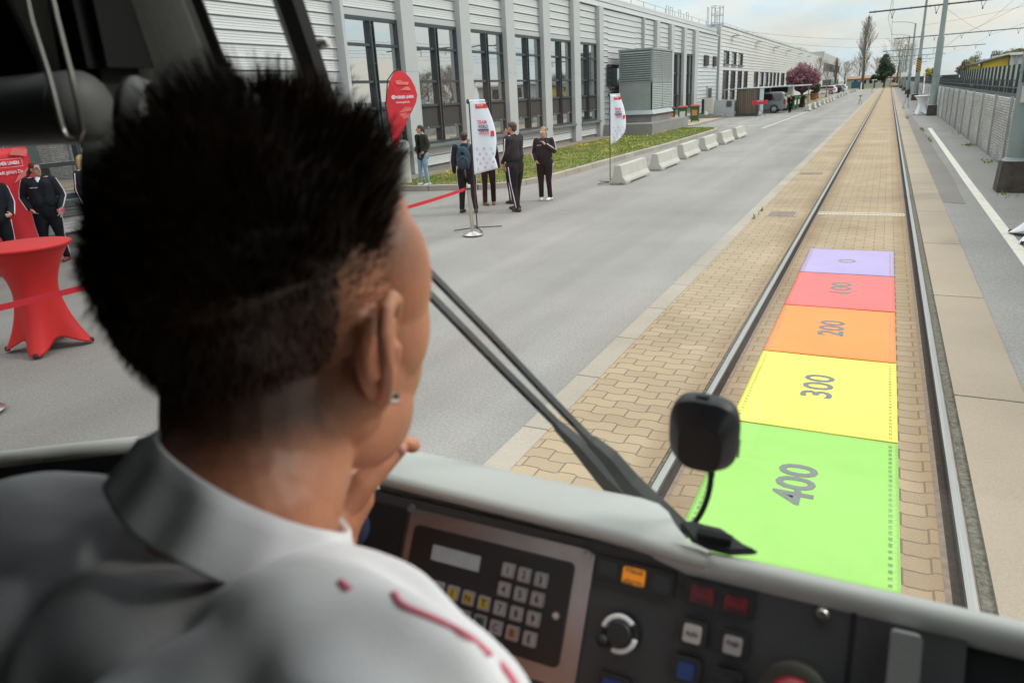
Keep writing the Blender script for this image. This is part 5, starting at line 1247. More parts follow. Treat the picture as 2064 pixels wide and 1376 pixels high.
def person(label, loc, rz, H, arms=None, legs=None, build=1.0, head=0.0, tilt=0.0, jacket=m_jack, trousers=m_trou, shoes=m_shoeb, hair=None, hairstyle='short', skinm=m_skin, glasses=None, stripes=True, long_coat=False, open_front=None, female=False, extras=None, voxel=.014, collar=None, logo=True):
    t = thing('person', label, 'person', loc, rz)
    s = H/1.76; bw = build
    V = lambda x, y, z: Vector((x*s, y*s, z*s))
    arms = arms or {}; legs = legs or {}
    sw = (.197 if not female else .177)*(.6+.4*bw); hw = .095 if not female else .10
    sh = {q: V(q*sw,0,1.43) for q in (-1,1)}
    el = {q: V(*arms.get(('e',q),(q*(sw+.06),-.02,1.15))) for q in (-1,1)}
    wr = {q: V(*arms.get(('w',q),(q*(sw+.065),.05,.90))) for q in (-1,1)}
    hd = {q: Vector(arms.get(('h',q),(0,.15,-1))) for q in (-1,1)}
    hip = {q: V(q*hw,0,.90) for q in (-1,1)}
    kn = {q: V(*legs.get(('k',q),(q*.105,.02,.49))) for q in (-1,1)}
    an = {q: V(*legs.get(('a',q),(q*.11,-.02,.085))) for q in (-1,1)}
    ft = {q: legs.get(('f',q),.25*q) for q in (-1,1)}   # foot yaw
    Rh = Matrix.Rotation(head,3,'Z')@Matrix.Rotation(tilt,3,'X')
    hc = V(0,.03,1.635); hp = lambda x, y, z: hc+Rh@V(x,y,z)
    b = MB()
    Mh = Rh.to_4x4()
    b.ell(hp(0,-.012,.03),(.075*s,.093*s,.085*s),16,12,M=Mh); b.ell(hp(0,.022,-.035),(.061*s,.070*s,.085*s),14,10,M=Mh); b.ell(hp(0,.045,-.085),(.042*s,.042*s,.032*s),12,8,M=Mh)
    b.capsule([hp(0,.088,.02),hp(0,.108,-.022)],[.011*s,.0155*s],8)
    for q in (-1,1): b.ell(hp(q*.076,-.005,-.012),(.012*s,.022*s,.032*s),8,8,M=Mh)
    b.capsule([hp(0,-.02,-.06),V(0,-.01,1.45),V(0,0,1.36)],[.055*s,.058*s,.07*s],12)
    for q in (-1,1):
        b.capsule([sh[q],el[q],wr[q]],[.045*s,.037*s,.026*s],10); b.capsule([V(0,0,1.38),sh[q]],[.07*s,.05*s],10); hand_shapes(b,wr[q],hd[q],q,s,Vector((-q*.8,.3,0)))
        b.capsule([hip[q],kn[q],an[q]],[.075*s,.05*s,.035*s],10)
    b.capsule([V(0,0,1.38),V(0,0,1.15),V(0,0,.93)],[.10*s,.10*s,.11*s],12)
    remesh(b,voxel*.62*s,smooth_it=2).build('body',skinm,t,smooth=True)
    # trousers
    b = MB(); k = bw
    for q in (-1,1):
        b.capsule([hip[q]+V(0,-.01,.02),hip[q].lerp(kn[q],.5),kn[q],kn[q].lerp(an[q],.5),an[q]+V(0,.01,.02)],[.103*s*k,.090*s*k,.070*s*(.6+.4*k),.064*s,.060*s if trousers is not m_jeans else .046*s],12)
    b.capsule([V(0,-.012,.90),V(0,-.005,1.02)],[.125*s*k,.12*s*k],14)
    tr = remesh(b,voxel*s,smooth_it=4).build('trousers',trousers,t,smooth=True)
    # jacket
    b = MB(); zb = .96 if not long_coat else .80
    wd = .135*bw if not female else .125*bw
    for q in (-1,1):
        b.capsule([V(q*.06*bw,0,1.36),V(q*.06*bw,.005,1.2),V(q*.055*bw,0,zb+.12)],[.115*s*bw,.112*s*bw,.122*s*bw],12)
        b.capsule([V(q*.05,0,1.42),sh[q]+V(0,0,-.005)],[.075*s,.070*s],10)
        b.capsule([sh[q],sh[q].lerp(el[q],.5),el[q],el[q].lerp(wr[q],.55),wr[q]-(wr[q]-el[q])*.04],[.072*s*(.5+.5*bw),.066*s*(.5+.5*bw),.058*s,.052*s,.044*s],12)
        if long_coat: b.capsule([V(q*.06,0,1.0),V(q*.085,-.01,.82)],[.125*s,.115*s],12)
    b.capsule([V(0,-.02,1.40),V(0,-.012,1.475)],[.085*s,.068*s],12)
    j = remesh(b,voxel*s,smooth_it=4)
    j.v = [(x+.005*mnoise.noise(Vector((x*16,y*16,z*9+rz))),y+.005*mnoise.noise(Vector((x*16+9,y*16,z*9))),z) for x,y,z in j.v]
    jk = j.build('jacket',jacket,t,smooth=True)
    if stripes:
        for q in (-1,1):
            o = Vector((q,0,.0)); pts = []
            a0 = V(q*.075,.0,1.485)
            for f in range(9):
                g = f/8
                if g < .5: p = sh[q].lerp(el[q],g*2); rr = .071-.012*g*2
                else: p = el[q].lerp(wr[q],(g-.5)*2); rr = .059-.012*(g-.5)*2
                ax = (el[q]-sh[q]) if g < .5 else (wr[q]-el[q]); ax.normalize()
                od = (Vector((q,0,.35)) - ax*Vector((q,0,.35)).dot(ax)).normalized()
                pts.append(p+od*(rr*s*(.5+.5*bw if g < .5 else 1)+.001))
            pts = [V(q*.08,.0,1.492),V(q*.13,0,1.497)]+pts
            m2 = MB(); m2.tube(pts,.012*s,6); m2.build('sleeve_stripe',m_stripe,jk,smooth=True)
            pts = []
            for f in range(9):
                g = f/8
                if g < .5: p = hip[q].lerp(kn[q],g*2); rr = .102-.033*g*2
                else: p = kn[q].lerp(an[q],(g-.5)*2); rr = .069-.012*(g-.5)*2
                pts.append(p+Vector((q*(rr*s*(bw if g < .5 else 1)),0,0)))
            m2 = MB(); m2.tube(pts,.011*s,6); m2.build('leg_stripe',m_stripe,tr,smooth=True)
        if logo:
            m2 = MB(); yv = .118*bw+.02; text(m2,'WIENER LINIEN',V(.075,yv+.004,1.335),(-1,0,0),(0,0,1),.020*s,fit=.12*s,bold=.03); m2.build('chest_lettering',m_white,jk,normals=False)
    if open_front is not None:
        m2 = MB(); m2.capsule([V(0,.075,1.40),V(0,.085,1.2),V(0,.082,.98)],[.062*s,.070*s,.068*s],10); m2.build('jumper',open_front,t,smooth=True)
    if collar is not None:
        m2 = MB(); m2.capsule([V(0,.052,1.47),V(0,.088,1.36)],[.045*s,.030*s],10); m2.build('shirt_front',collar,t,smooth=True)
    for q in (-1,1):
        f = Vector((math.sin(-ft[q]),math.cos(ft[q]),0)); m2 = MB(); a = an[q]; g0 = Vector((a.x,a.y,0))
        lift = a.z-.085*s
        m2.capsule([g0-f*.045*s+Vector((0,0,.045*s+lift)),g0+f*.06*s+Vector((0,0,.042*s+lift)),g0+f*.155*s+Vector((0,0,.032*s+lift))],[.045*s,.044*s,.033*s],10); m2.capsule([a+Vector((0,0,-.01*s)),a+Vector((0,0,.02*s))],[.045*s,.042*s],8)
        m2.v = [(x,y,max(z,lift)) for x,y,z in m2.v]
        remesh(m2,.012*s,smooth_it=2).build('shoe',shoes,t,smooth=True)
    # face
    m2 = MB()
    for q in (-1,1): m2.ell(hp(q*.031,.083,.005),(.012*s,.006*s,.007*s),8,6,M=Mh); m2.capsule([hp(q*.018,.092,.03),hp(q*.048,.078,.031)],[.005*s,.004*s],6)
    m2.build('eyes',m_eye,t); m2 = MB(); m2.ell(hp(0,.086,-.062),(.024*s,.008*s,.007*s),10,6,M=Mh); m2.build('mouth',m_lip,t,smooth=True)
    if hair is not None:
        m2 = MB()
        m2.ell(hp(0,-.022,.045),(.083*s,.098*s,.083*s),18,12,M=Mh)
        if hairstyle == 'short': m2.ell(hp(0,.03,.098),(.06*s,.05*s,.028*s),12,8,M=Mh); m2.ell(hp(0,-.06,-.01),(.07*s,.05*s,.06*s),12,8,M=Mh)
        if hairstyle == 'pony': m2.capsule([hp(0,-.10,.03),hp(.05,-.135,-.06),hp(.10,-.14,-.17)],[.035*s,.034*s,.012*s],10); m2.ell(hp(0,-.06,-.01),(.076*s,.052*s,.065*s),12,8,M=Mh)
        if hairstyle == 'tied': m2.capsule([hp(0,-.10,.0),hp(.01,-.125,-.06),hp(.03,-.12,-.12)],[.036*s,.03*s,.014*s],10); m2.ell(hp(0,-.06,-.01),(.075*s,.052*s,.065*s),12,8,M=Mh)
        if hairstyle == 'long':
            for q in (-1,1): m2.capsule([hp(q*.06,-.01,.05),hp(q*.078,-.02,-.05),hp(q*.075,-.02,-.15)],[.04*s,.038*s,.022*s],10)
            m2.capsule([hp(0,-.08,.0),hp(0,-.09,-.10),hp(0,-.085,-.18)],[.06*s,.055*s,.03*s],10)
        h = remesh(m2,.011*s,smooth_it=3)
        hcv = np.array(hc)
        Ri = Rh.inverted(); vv = []
        for x, y, z in h.v:   # hairline: pull the cap back off the face
            p = Ri@(Vector((x,y,z))-hc)
            if p.y > .05*s and p.z < .075*s and abs(p.x) < .062*s: p.y = min(p.y,.05*s); p.z += 0
            p += Vector((1,1,1))*.003*mnoise.noise(p*60)
            vv.append(tuple(hc+Rh@p))
        h.v = vv; h.build('hair',hair,t,smooth=True)
    if glasses is not None:
        m2 = MB()
        for q in (-1,1):
            if glasses is m_frame: m2.tube([hp(q*.032+.021*math.cos(a*math.pi/6),.094,.004+.015*math.sin(a*math.pi/6)) for a in range(13)],.0022*s,5)
            else: m2.ell(hp(q*.032,.090,.004),(.025*s,.007*s,.018*s),12,8,M=Mh)
            m2.tube([hp(q*.054,.082,.008),hp(q*.078,.0,.005)],.004*s,5)
        m2.tube([hp(-.01,.096,.008),hp(.01,.096,.008)],.003*s,5); m2.build('glasses',glasses,t,smooth=True)
    if extras: extras(t,s,V)
    return t
def face_to(dx, dy): return math.atan2(-dx, dy)

# woman in parka (looks left), on the kerb
person('woman in open dark green parka and pale jeans standing on the lawn kerb',(-10.25,15.95,.085),face_to(-.25,-1),1.50,
  arms={('e',1):(.245,-.06,1.17),('w',1):(.20,.085,1.0),('h',1):(-.5,.5,-.4),('e',-1):(-.24,-.05,1.17),('w',-1):(-.195,.085,1.0),('h',-1):(.5,.5,-.4)},
  legs={('k',1):(.12,.02,.48),('a',1):(.15,.02,.085),('k',-1):(-.11,.02,.48),('a',-1):(-.14,-.03,.085)},build=1.0,head=-.75,jacket=m_parka,trousers=m_jeans,shoes=m_shoegrey,hair=m_hairbr,hairstyle='tied',female=True,stripes=False,long_coat=True,open_front=m_blackk,logo=False)
# man with backpack, back to camera
def pack(t, s, V):
    m2 = MB(); m2.ell(V(0,-.215,1.22),(.165*s,.12*s,.25*s),16,12); m2.ell(V(0,-.28,1.13),(.125*s,.075*s,.14*s),14,10)
    b = remesh(m2,.014*s,smooth_it=3).build('backpack',mat('plaid_backpack',(0.025,0.085,0.07),.8,var=.5,scale=14,spec=.2,col2=(0.03,0.06,0.10)),t,smooth=True)
    m2 = MB(); m2.tube([V(-.12,-.30,1.0),V(-.11,-.335,1.2),V(0,-.345,1.27),V(.11,-.335,1.2),V(.12,-.30,1.0)],.012*s,6)
    for q in (-1,1): m2.tube([V(q*.10,-.13,1.40),V(q*.12,-.06,1.50),V(q*.13,.06,1.46)],.026*s,6)
    m2.tube([V(.02,-.28,.98),V(.03,-.25,.80)],.014*s,5); m2.build('strap',mat('blue_strap',(0.06,0.10,0.16),.8),b,smooth=True)
    m2 = MB(); m2.box(-.035*s,.035*s,-.345*s,-.325*s,1.30*s,1.345*s); m2.build('badge',m_blackk,b)
person('man seen from behind with a blue green plaid backpack beside the white flag',(-7.08,12.62,-.02),face_to(-.35,.95),1.56,
  legs={('k',1):(.13,.0,.49),('a',1):(.17,-.02,.085),('k',-1):(-.12,.02,.49),('a',-1):(-.15,0,.085)},build=1.14,hair=m_hairbk,extras=pack)
person('person in black tracksuit and tan boots mostly hidden behind the white flag',(-7.15,13.65,-.02),face_to(.7,-.7),1.50,shoes=m_boot,hair=m_hairbr,build=.95)
person('man with receding hair in black tracksuit standing behind the man in dark sunglasses',(-6.75,13.95,-.02),face_to(-1,-.15),1.575,arms={('e',1):(.25,.0,1.14),('w',1):(.25,.08,.92)},build=1.14,head=.1,skinm=m_skin2,hair=None)
person('tall bearded man in dark sunglasses and striped black tracksuit seen from the side',(-6.2,13.0,-.02),face_to(-.92,.12),1.70,
  arms={('e',1):(.25,.02,1.16),('w',1):(.12,.21,.98),('h',1):(-.7,.4,-.3),('e',-1):(-.25,.02,1.16),('w',-1):(-.12,.21,.98),('h',-1):(.7,.4,-.3)},
  legs={('k',1):(.13,.04,.49),('a',1):(.15,.08,.085),('k',-1):(-.13,-.04,.49),('a',-1):(-.16,-.14,.085)},build=1.3,hair=m_hairbr,glasses=m_lens,skinm=m_skin2,
  extras=lambda t,s,V: remesh(MB().ell(V(0,.075,1.545),(.058*s,.055*s,.045*s),14,10),.011*s).build('beard',m_hairbr,t,smooth=True))
person('blonde woman with mirrored sunglasses and white shoes holding her collar',(-6.2,14.45,-.02),face_to(.12,-1),1.53,
  arms={('e',-1):(-.26,.02,1.18),('w',-1):(-.09,.16,1.34),('h',-1):(.5,.1,.55),('e',1):(.27,-.03,1.17),('w',1):(.19,.10,.97),('h',1):(-.5,.5,-.4)},
  legs={('k',1):(.10,.02,.49),('a',1):(.11,-.02,.085),('k',-1):(-.10,.02,.49),('a',-1):(-.12,.0,.085)},build=1.14,head=-.05,hair=m_hairdb,hairstyle='tied',glasses=m_lensw,shoes=m_shoew,female=True)
# the group at the left, in front of the red banner
def card(t, s, V):
    m2 = MB(); m2.box(-.305*s,-.19*s,.16*s,.17*s,.885*s,.94*s); m2.build('leaflet',m_pink,t); m2 = MB(); m2.extr([V(-.30,.15,.98),V(-.255,.15,.97),V(-.215,.16,.80),V(-.25,.16,.79)],(0,.012,0)); m2.build('phone',m_galv,t)
person('smiling woman with glasses and brown ponytail, hands in quilted jacket, before the red banner',(-11.5,7.0,-.02),face_to(.72,-.62),1.565,
  arms={('e',1):(.30,-.03,1.17),('w',1):(.215,.10,.97),('h',1):(-.5,.4,-.5),('e',-1):(-.30,-.01,1.16),('w',-1):(-.24,.13,.96),('h',-1):(.2,.3,-.9)},
  legs={('k',1):(.13,.02,.49),('a',1):(.17,.0,.085),('k',-1):(-.12,.02,.49),('a',-1):(-.14,-.02,.085)},build=1.22,head=.78,hair=m_hairbr,hairstyle='pony',glasses=m_frame,collar=m_shirtw,female=True,extras=card,shoes=mat('dark_red_shoes',(0.14,0.03,0.035),.6))
person('blonde long-haired woman in striped black jacket turned to the side by the hall wall',(-11.6,7.82,-.02),face_to(.9,.35),1.60,
  arms={('e',-1):(-.25,.02,1.15),('w',-1):(-.17,.18,1.0),('h',-1):(.6,.5,.1)},build=1.0,head=-.25,hair=m_hairbl,hairstyle='long',shoes=m_shoew,female=True)
person('person in dark jacket cut off by the left frame edge before the red banner',(-11.3,6.12,-.02),face_to(.9,-.3),1.56,
  arms={('e',-1):(-.26,.05,1.18),('w',-1):(-.2,.2,1.0),('h',-1):(.4,.7,0)},build=1.15,hair=m_hairbk,long_coat=True)
person('distant person all in black with loose brown hair beside the van and green bins',(-6.4,61.4,-.02),face_to(.3,-1),1.38,
  arms={('e',-1):(-.24,.03,1.18),('w',-1):(-.10,.16,1.25),('h',-1):(.4,.3,.6)},legs={('k',1):(.06,.1,.5),('a',1):(.06,-.08,.085),('k',-1):(-.07,.02,.49),('a',-1):(-.05,.05,.085)},build=.95,hair=m_hairbr,hairstyle='long',female=True,stripes=False,jacket=m_blackk,trousers=m_blackk,logo=False,
  extras=lambda t,s,V: MB().box(-.40*s,-.12*s,.05*s,.2*s,1.42*s,1.66*s,M=Matrix.Rotation(.3,4,'Y')).build('yellow_bag',mat('bag_yellow',(0.6,0.38,0.06),.6),t,bevel=.03))
# ------------------------------------------------------------------ tram cab (the camera stands inside it)
m_cabg = mat('cab_grey', (0.20,0.205,0.20), .55, spec=.3, var=.05, scale=4, bump=.05, bscale=300)
m_cabd = mat('cab_dark', (0.018,0.018,0.019), .8, spec=.1, var=.1, scale=5)
m_sillp = mat('sill_light_grey', (0.48,0.487,0.462), .42, var=.035, scale=5, bump=.04, bscale=250)
m_silld = mat('sill_edge_grey', (0.40,0.40,0.385), .38, var=.04, scale=5)
m_dash = mat('dash_grey', (0.062,0.062,0.064), .65, spec=.3, var=.06, scale=6, bump=.08, bscale=400)
m_rub = mat('rubber', (0.010,0.010,0.011), .75)
m_glass = glassmat('windscreen_glass', (0.97,0.985,0.98), .06)
m_body = mat('tram_red', (0.45,0.015,0.02), .35, coat=.4); m_bodyw = mat('tram_grey', (0.5,0.5,0.5), .4)
tram = thing('tram_cab', 'driver cab of the tram with grey dashboard, windscreen, wipers and control panel', 'tram', (0,-.4,.3))
def prt(mb, name, m, parent=tram, **k): return mb.build(name, m, parent, world=True, **k)
HW = 1.12; ZS = 1.75
prt(MB().box(-HW,HW,-1.5,.45,.28,.36),'floor',m_cabd)
prt(MB().box(-HW,HW,-1.5,.30,2.38,2.46),'roof',m_cabd)
prt(MB().box(-HW,HW,-1.56,-1.5,.28,2.70),'rear_wall',m_cabd)
for s in (-1,1):
    w = MB(); w.box(s*HW-.03,s*HW+.03,-1.5,.2,.28,1.62); w.box(s*HW-.03,s*HW+.03,-1.5,.2,2.45,2.70); w.box(s*HW-.03,s*HW+.03,-1.5,(-.42 if s < 0 else -.8),1.62,2.45); w.box(s*HW-.03,s*HW+.03,.12,.2,1.62,2.45); prt(w,'side_wall',m_cabd)
    if s < 0: prt(MB().box(s*HW-.02,s*HW+.02,-.42,.12,1.62,2.45),'side_light_blocker',m_cabd)  # added out of view to shut out light from the left side
    else: prt(MB().box(s*HW-.004,s*HW+.004,-.8,.12,1.62,2.45),'side_window',m_glass)
n = MB(); n.prism([(-HW,.2),(-.26,.60),(.26,.62),(HW,.60),(HW,.56),(.25,.585),(-.26,.565),(-HW,.165)],'z',.28,1.58); prt(n,'nose',m_body)
h = MB(); h.prism([(-HW,.05),(-.3,.42),(.3,.44),(HW,.22),(HW,-.1),(-HW,-.2)],'z',2.29,2.46); prt(h,'header',m_cabd)
# windscreen and left quarter light
PWS = np.array((0,.60,1.70)); DWS = np.array((0,-.235,.972)); NWS = np.cross((1,0,0), DWS); NWS /= np.linalg.norm(NWS)
def ws(x, z, off=0.0): k = (z-PWS[2])/DWS[2]; return Vector((x,PWS[1]+DWS[1]*k,z))+Vector(NWS)*(-off)
g = MB(); g.extr([ws(-.27,1.60),ws(1.1,1.60),ws(1.1,2.56),ws(-.42,2.56)], Vector(NWS)*.005); prt(g,'windscreen',m_glass)
g = MB(); q0, q1 = Vector((-.30,.60,1.60)), Vector((-HW,.20,1.60)); up = Vector((-.11,-.21,.95)); g.extr([q0,q1,q1+up,q0+up],(.002,.005,0)); prt(g,'quarter_window',glassmat('dimming_cab_glass',(0.80,0.81,0.81),.06))  # glass tint added to dim light reaching the shirt from the left
# windscreen pillar
B0 = onplane(632,905,PWS-np.array((0,.03,0)),NWS); T0 = onplane(192,-110,PWS-np.array((0,.03,0)),NWS)
ax = (T0-B0).normalized(); lat = (Vector((.93,.36,0))-ax*ax.dot(Vector((.93,.36,0)))).normalized(); dep = ax.cross(lat)
if dep.y > 0: dep = -dep
sec = [(.052,.028),(.058,.018),(.056,.004),(.046,-.003),(.02,-.010),(-.015,-.022),(-.045,-.045),(-.062,-.05),(-.066,-.03),(-.05,.02),(0,.035)]
p = MB(); a0, a1 = B0-ax*.03, T0+ax*.3
vs = [a0+lat*x-dep*y for x, y in sec]; p.extr([a0+lat*x-dep*y for x, y in sec], a1-a0); prt(p,'pillar',m_cabg,bevel=.006,smooth=50)
e = MB(); o2 = lat*.0585-dep*.004; e.extr([a0+o2,a0+o2+lat*.008,a0+o2+lat*.008-dep*.004,a0+o2-dep*.004], a1-a0); prt(e,'glass_seal',m_rub)
k = MB(); L = (a1-a0).length; nn = int(L/.0026)
for q in range(nn):
    c = a0+ax*(q*.0026)+lat*.0668-dep*.004; k.extr([c-lat*.0013-ax*.0008,c+lat*.0011-ax*.0006,c+lat*.0011+ax*.0006,c-lat*.0013+ax*.0008],-dep*.002)
prt(k,'frit_dots',m_rub)
# speaker bezel on the pillar and round ribbed air vent under it
c = atR(282,232,.60); k = MB(); M3 = Matrix.Rotation(rad(-55),4,'Z')@Matrix.Rotation(rad(75),4,'X')
k.lathe([(.0,.0),(.017,.0),(.021,.004),(.024,.010),(.026,.004),(.024,-.006)],28,c=c,M=M3,caps=False); prt(k,'pillar_bezel',m_cabg,smooth=True)
wl = MB(); wl.box(-HW,-.86,.2,.46,.36,2.38); prt(wl,'corner_light_blocker',m_cabd)  # unseen block added to cut light falling on the driver's left
c = atR(228,352,.66); k = MB(); n = 44
vs = []
for q in range(n*2):
    a = math.pi*q/n; r_ = .0185+(.0014 if q%2 else 0); vs.append((r_,a))
M4 = Matrix.Rotation(rad(-40),4,'Z')@Matrix.Rotation(rad(80),4,'X')
P_ = [[c+(M4@Vector((r_*math.cos(a),r_*math.sin(a),z))) for r_, a in vs] for z in (-.02,.02)]
k.add(P_[0]+P_[1],[(i,(i+1)%(2*n),2*n+(i+1)%(2*n),2*n+i) for i in range(2*n)]+[tuple(range(2*n))[::-1],tuple(range(2*n,4*n))]); prt(k,'air_vent',m_rub)
# screen housing with wire handle at the upper left
YB = .40
tl, br = atY(-260,-260,YB), atY(232,282,YB); b2 = atY(-260,300,YB)
k = MB(); zl = br.z; k.box(-1.1,br.x-.004,YB,.52,zl+.045,2.40); hs = prt(k,'screen_housing',m_cabd,bevel=.01)
k = MB(); n = 14; rr = .028
vs = [(YB-.01+rr*math.cos(a),zl+.026+rr*math.sin(a)) for a in [2*math.pi*q/20 for q in range(20)]]; k.prism(vs,'x',-1.1,br.x-.02); k.ell((br.x-.02,YB-.01,zl+.026),(.02,rr,rr),14,10); prt(k,'housing_roll',mat('roll_grey',(0.11,0.112,0.11),.55,spec=.3),smooth=50)
s1, s2 = atY(-120,-200,YB-.002), atY(96,182,YB-.002)
k = MB(); k.box(s1.x,s2.x,YB-.006,YB+.002,s2.z,s1.z); prt(k,'screen',mat('off_screen',(0.006,0.007,0.010),.12,spec=.6),hs,bevel=.003)
YR = .335; k = MB()
pts = [atY(38,-70,YR),atY(62,40,YR),atY(97,150,YR),atY(124,255,YR),atY(133,276,YR),atY(148,284,YR),atY(162,278,YR),atY(166,262,YR),atY(143,150,YR),atY(112,30,YR),atY(88,-70,YR)]
k.tube(pts,.0018,10); prt(k,'wire_handle',mat('wire_handle_metal',(0.55,0.52,0.47),.3,metal=.7),smooth=True)
# sill: raised pad on the left, rolled lip on the right, narrow ledge under the quarter light
zt = 1.755
top = [gp(*q,zt) for q in ((700,880),(834,909),(1010,947),(1180,983),(1290,1004),(1326,1016),(1345,1032),(1362,1062),(1385,1090),(1430,1112))]
inn = [gp(*q,zt) for q in ((690,938),(795,962),(985,1008),(1150,1048),(1255,1074),(1300,1086),(1320,1092),(1345,1100),(1380,1110),(1425,1122))]
k = MB(); nq = len(top)
rows = [[p+Vector((0,.012,-.012)) for p in top],[p+Vector((0,.003,-.001)) for p in top],[p.lerp(q,.15)+Vector((0,0,.001)) for p,q in zip(top,inn)],[p.lerp(q,.6)+Vector((0,0,.001)) for p,q in zip(top,inn)],[q+Vector((0,.006,.0)) for q in inn],[q+Vector((0,-.001,-.0025)) for q in inn],[q+Vector((0,-.003,-.007)) for q in inn],[q+Vector((0,-.002,-.011)) for q in inn],[q+Vector((0,.004,-.014)) for q in inn]]
al = [p for r_ in rows for p in r_]
k.add(al,[(j*nq+i,j*nq+i+1,(j+1)*nq+i+1,(j+1)*nq+i) for j in range(len(rows)-1) for i in range(nq-1)]); prt(k,'sill_pad',m_sillp,smooth=True)
k = MB()
lip_o = gp(1700,1173,1.745).y; pr_ = [(.60,1.60),(lip_o+.012,1.735),(lip_o,1.746),(lip_o-.006,1.7472),(lip_o-.011,1.7455),(lip_o-.0145,1.742),(lip_o-.016,1.737),(lip_o-.016,1.730),(lip_o-.013,1.724),(lip_o+.02,1.70)]
prL = [(y+(.030 if y < .56 else 0),z-.006 if y < .56 else z) for y, z in pr_]
xs = [-.23,-.10,.02,.06,.10,.2,.5,1.1]
def shift(x): return max(0,min(1,(.09-x)/.16))
vs = []
for x in xs:
    s_ = shift(x); off = .024*s_ - (max(0,x-.35)*.0 if x > .35 else 0)
    for y, z in pr_: vs.append((x, y+off if y < .59 else y, z-.010*s_))
npf = len(pr_)
k.add(vs,[(i*npf+j,i*npf+j+1,(i+1)*npf+j+1,(i+1)*npf+j) for i in range(len(xs)-1) for j in range(npf-1)]); prt(k,'sill_lip',m_silld,smooth=True)
k = MB(); pl = [gp(320,876,zt),gp(160,893,zt),gp(0,911,zt),gp(-200,934,zt),gp(-420,965,zt)]
k.tube([p+Vector((0,0,-.009)) for p in pl],.0095,10); prt(k,'quarter_ledge',m_sillp,smooth=True)
k = MB(); pts = [p+Vector((0,.0,-.02)) for p in pl]; k.add([p+Vector((0,.03,.008)) for p in pts]+[p+Vector((0,-.02,-.40)) for p in pts],[(i,i+1,5+i+1,5+i) for i in range(4)]); prt(k,'lower_panel',m_cabd,normals=False)
# dash panel plane
PT = gp(1180,1097,1.7345); PT = np.array(PT); DD = np.array((0,-.5,-.866)); ND = np.array((0,-.866,.5))
def uv(px, py): p = np.array(onplane(px,py,PT,ND)); return p[0], float(np.dot(p-PT,DD))
def PP(u, v, h=0.0): return Vector((u,0,0))+Vector((0,PT[1],PT[2]))+Vector(DD)*v+Vector(ND)*h
def rect(mb, a, b, h0, h1, r_=0.0, c4=None):
    """a, b = photo pixels of top-left and bottom-right corners; axis-aligned on the panel"""
    (u0,v0),(u1,v1) = (uv(*a),uv(*b)) if not isinstance(a[0],float) or abs(a[0]) > 5 else (a,b)
    if u0 > u1: u0, u1 = u1, u0
    if v0 > v1: v0, v1 = v1, v0
    pts = []
    if r_:
        for cx, cy, s0 in ((u1-r_,v1-r_,0),(u0+r_,v1-r_,1),(u0+r_,v0+r_,2),(u1-r_,v0+r_,3)):
            for q in range(5): t_ = math.pi/2*(s0+q/4); pts.append((cx+r_*math.cos(t_),cy+r_*math.sin(t_)))
    else: pts = [(u0,v0),(u1,v0),(u1,v1),(u0,v1)]
    mb.extr([PP(u,v,h0) for u, v in pts], Vector(ND)*(h1-h0)); return (u0,v0,u1,v1)
k = MB(); rect(k,(-.44,-.004),(.30,.42),-.03,0.0); dash = prt(k,'dashboard',m_dash)
k = MB(); uR = uv(1712,1300)[0]; k.extr([PP(.3005,-.004,-.03),PP(1.1,-.004,-.03),PP(1.1,.42,-.03),PP(.3005,.42,-.03)],Vector(ND)*.024); prt(k,'dash_side',m_cabd)
m_plate = mat('steel_plate',(0.30,0.275,0.27),.34,metal=.8,var=.22,scale=9)
m_key = mat('key_grey',(0.26,0.245,0.25),.5); m_kf = mat('key_face',(0.34,0.32,0.32),.5)
keyc = {'g':m_kf,'y':mat('key_yellow',(0.50,0.36,0.03),.5),'r':mat('key_red',(0.34,0.012,0.03),.5),'o':mat('key_peach',(0.62,0.36,0.22),.5),'n':mat('key_green',(0.035,0.085,0.065),.5),'b':mat('key_brown',(0.38,0.20,0.12),.5)}
u0,v0 = uv(836,1011); u1 = uv(1204,1103)[0]
k = MB(); rect(k,(float(u0),.0035),(float(u1),float(uv(1150,1390)[1])),0,.003,.006); con = prt(k,'ticket_console',m_plate)
ki = MB(); a = uv(843,1052); b = uv(1161,1139); c = uv(1121,1343)
rect(ki,(float(a[0]),float((a[1]+b[1])/2)),(float(b[0]),float(c[1])),.003,.0055,.005); prt(ki,'face_plate',mat('black_face',(0.010,0.010,0.011),.45),con)
ki = MB(); a = uv(880,1095); b = uv(975,1121); c = uv(968,1151)
rect(ki,(float(a[0]),float((a[1]+b[1])/2)),(float(b[0]),float(c[1])),.0055,.0062); prt(ki,'display',mat('lcd',(0.36,0.39,0.42),.22,var=.18,scale=40),con)
def z1(x, y): return 780+x/3.659, 1000+y/3.659
keys = [((920,540),'g','1'),((1038,575),'g','2'),((1160,610),'g','3'),((890,678),'g','4'),((1010,715),'g','5'),((1132,750),'g','6'),((860,817),'g','7'),((980,855),'g','8'),((1103,893),'g','9'),((830,957),'g','C'),((950,997),'b','0'),((1075,1040),'g','E'),
 ((295,636),'o','F'),((402,672),'g','L'),((513,706),'y','I'),((627,743),'y','N'),((742,780),'y','T'),((263,768),'r','A'),((372,805),'g','Z'),((483,842),'g','K'),((595,880),'n','V'),((712,917),'n','R')]
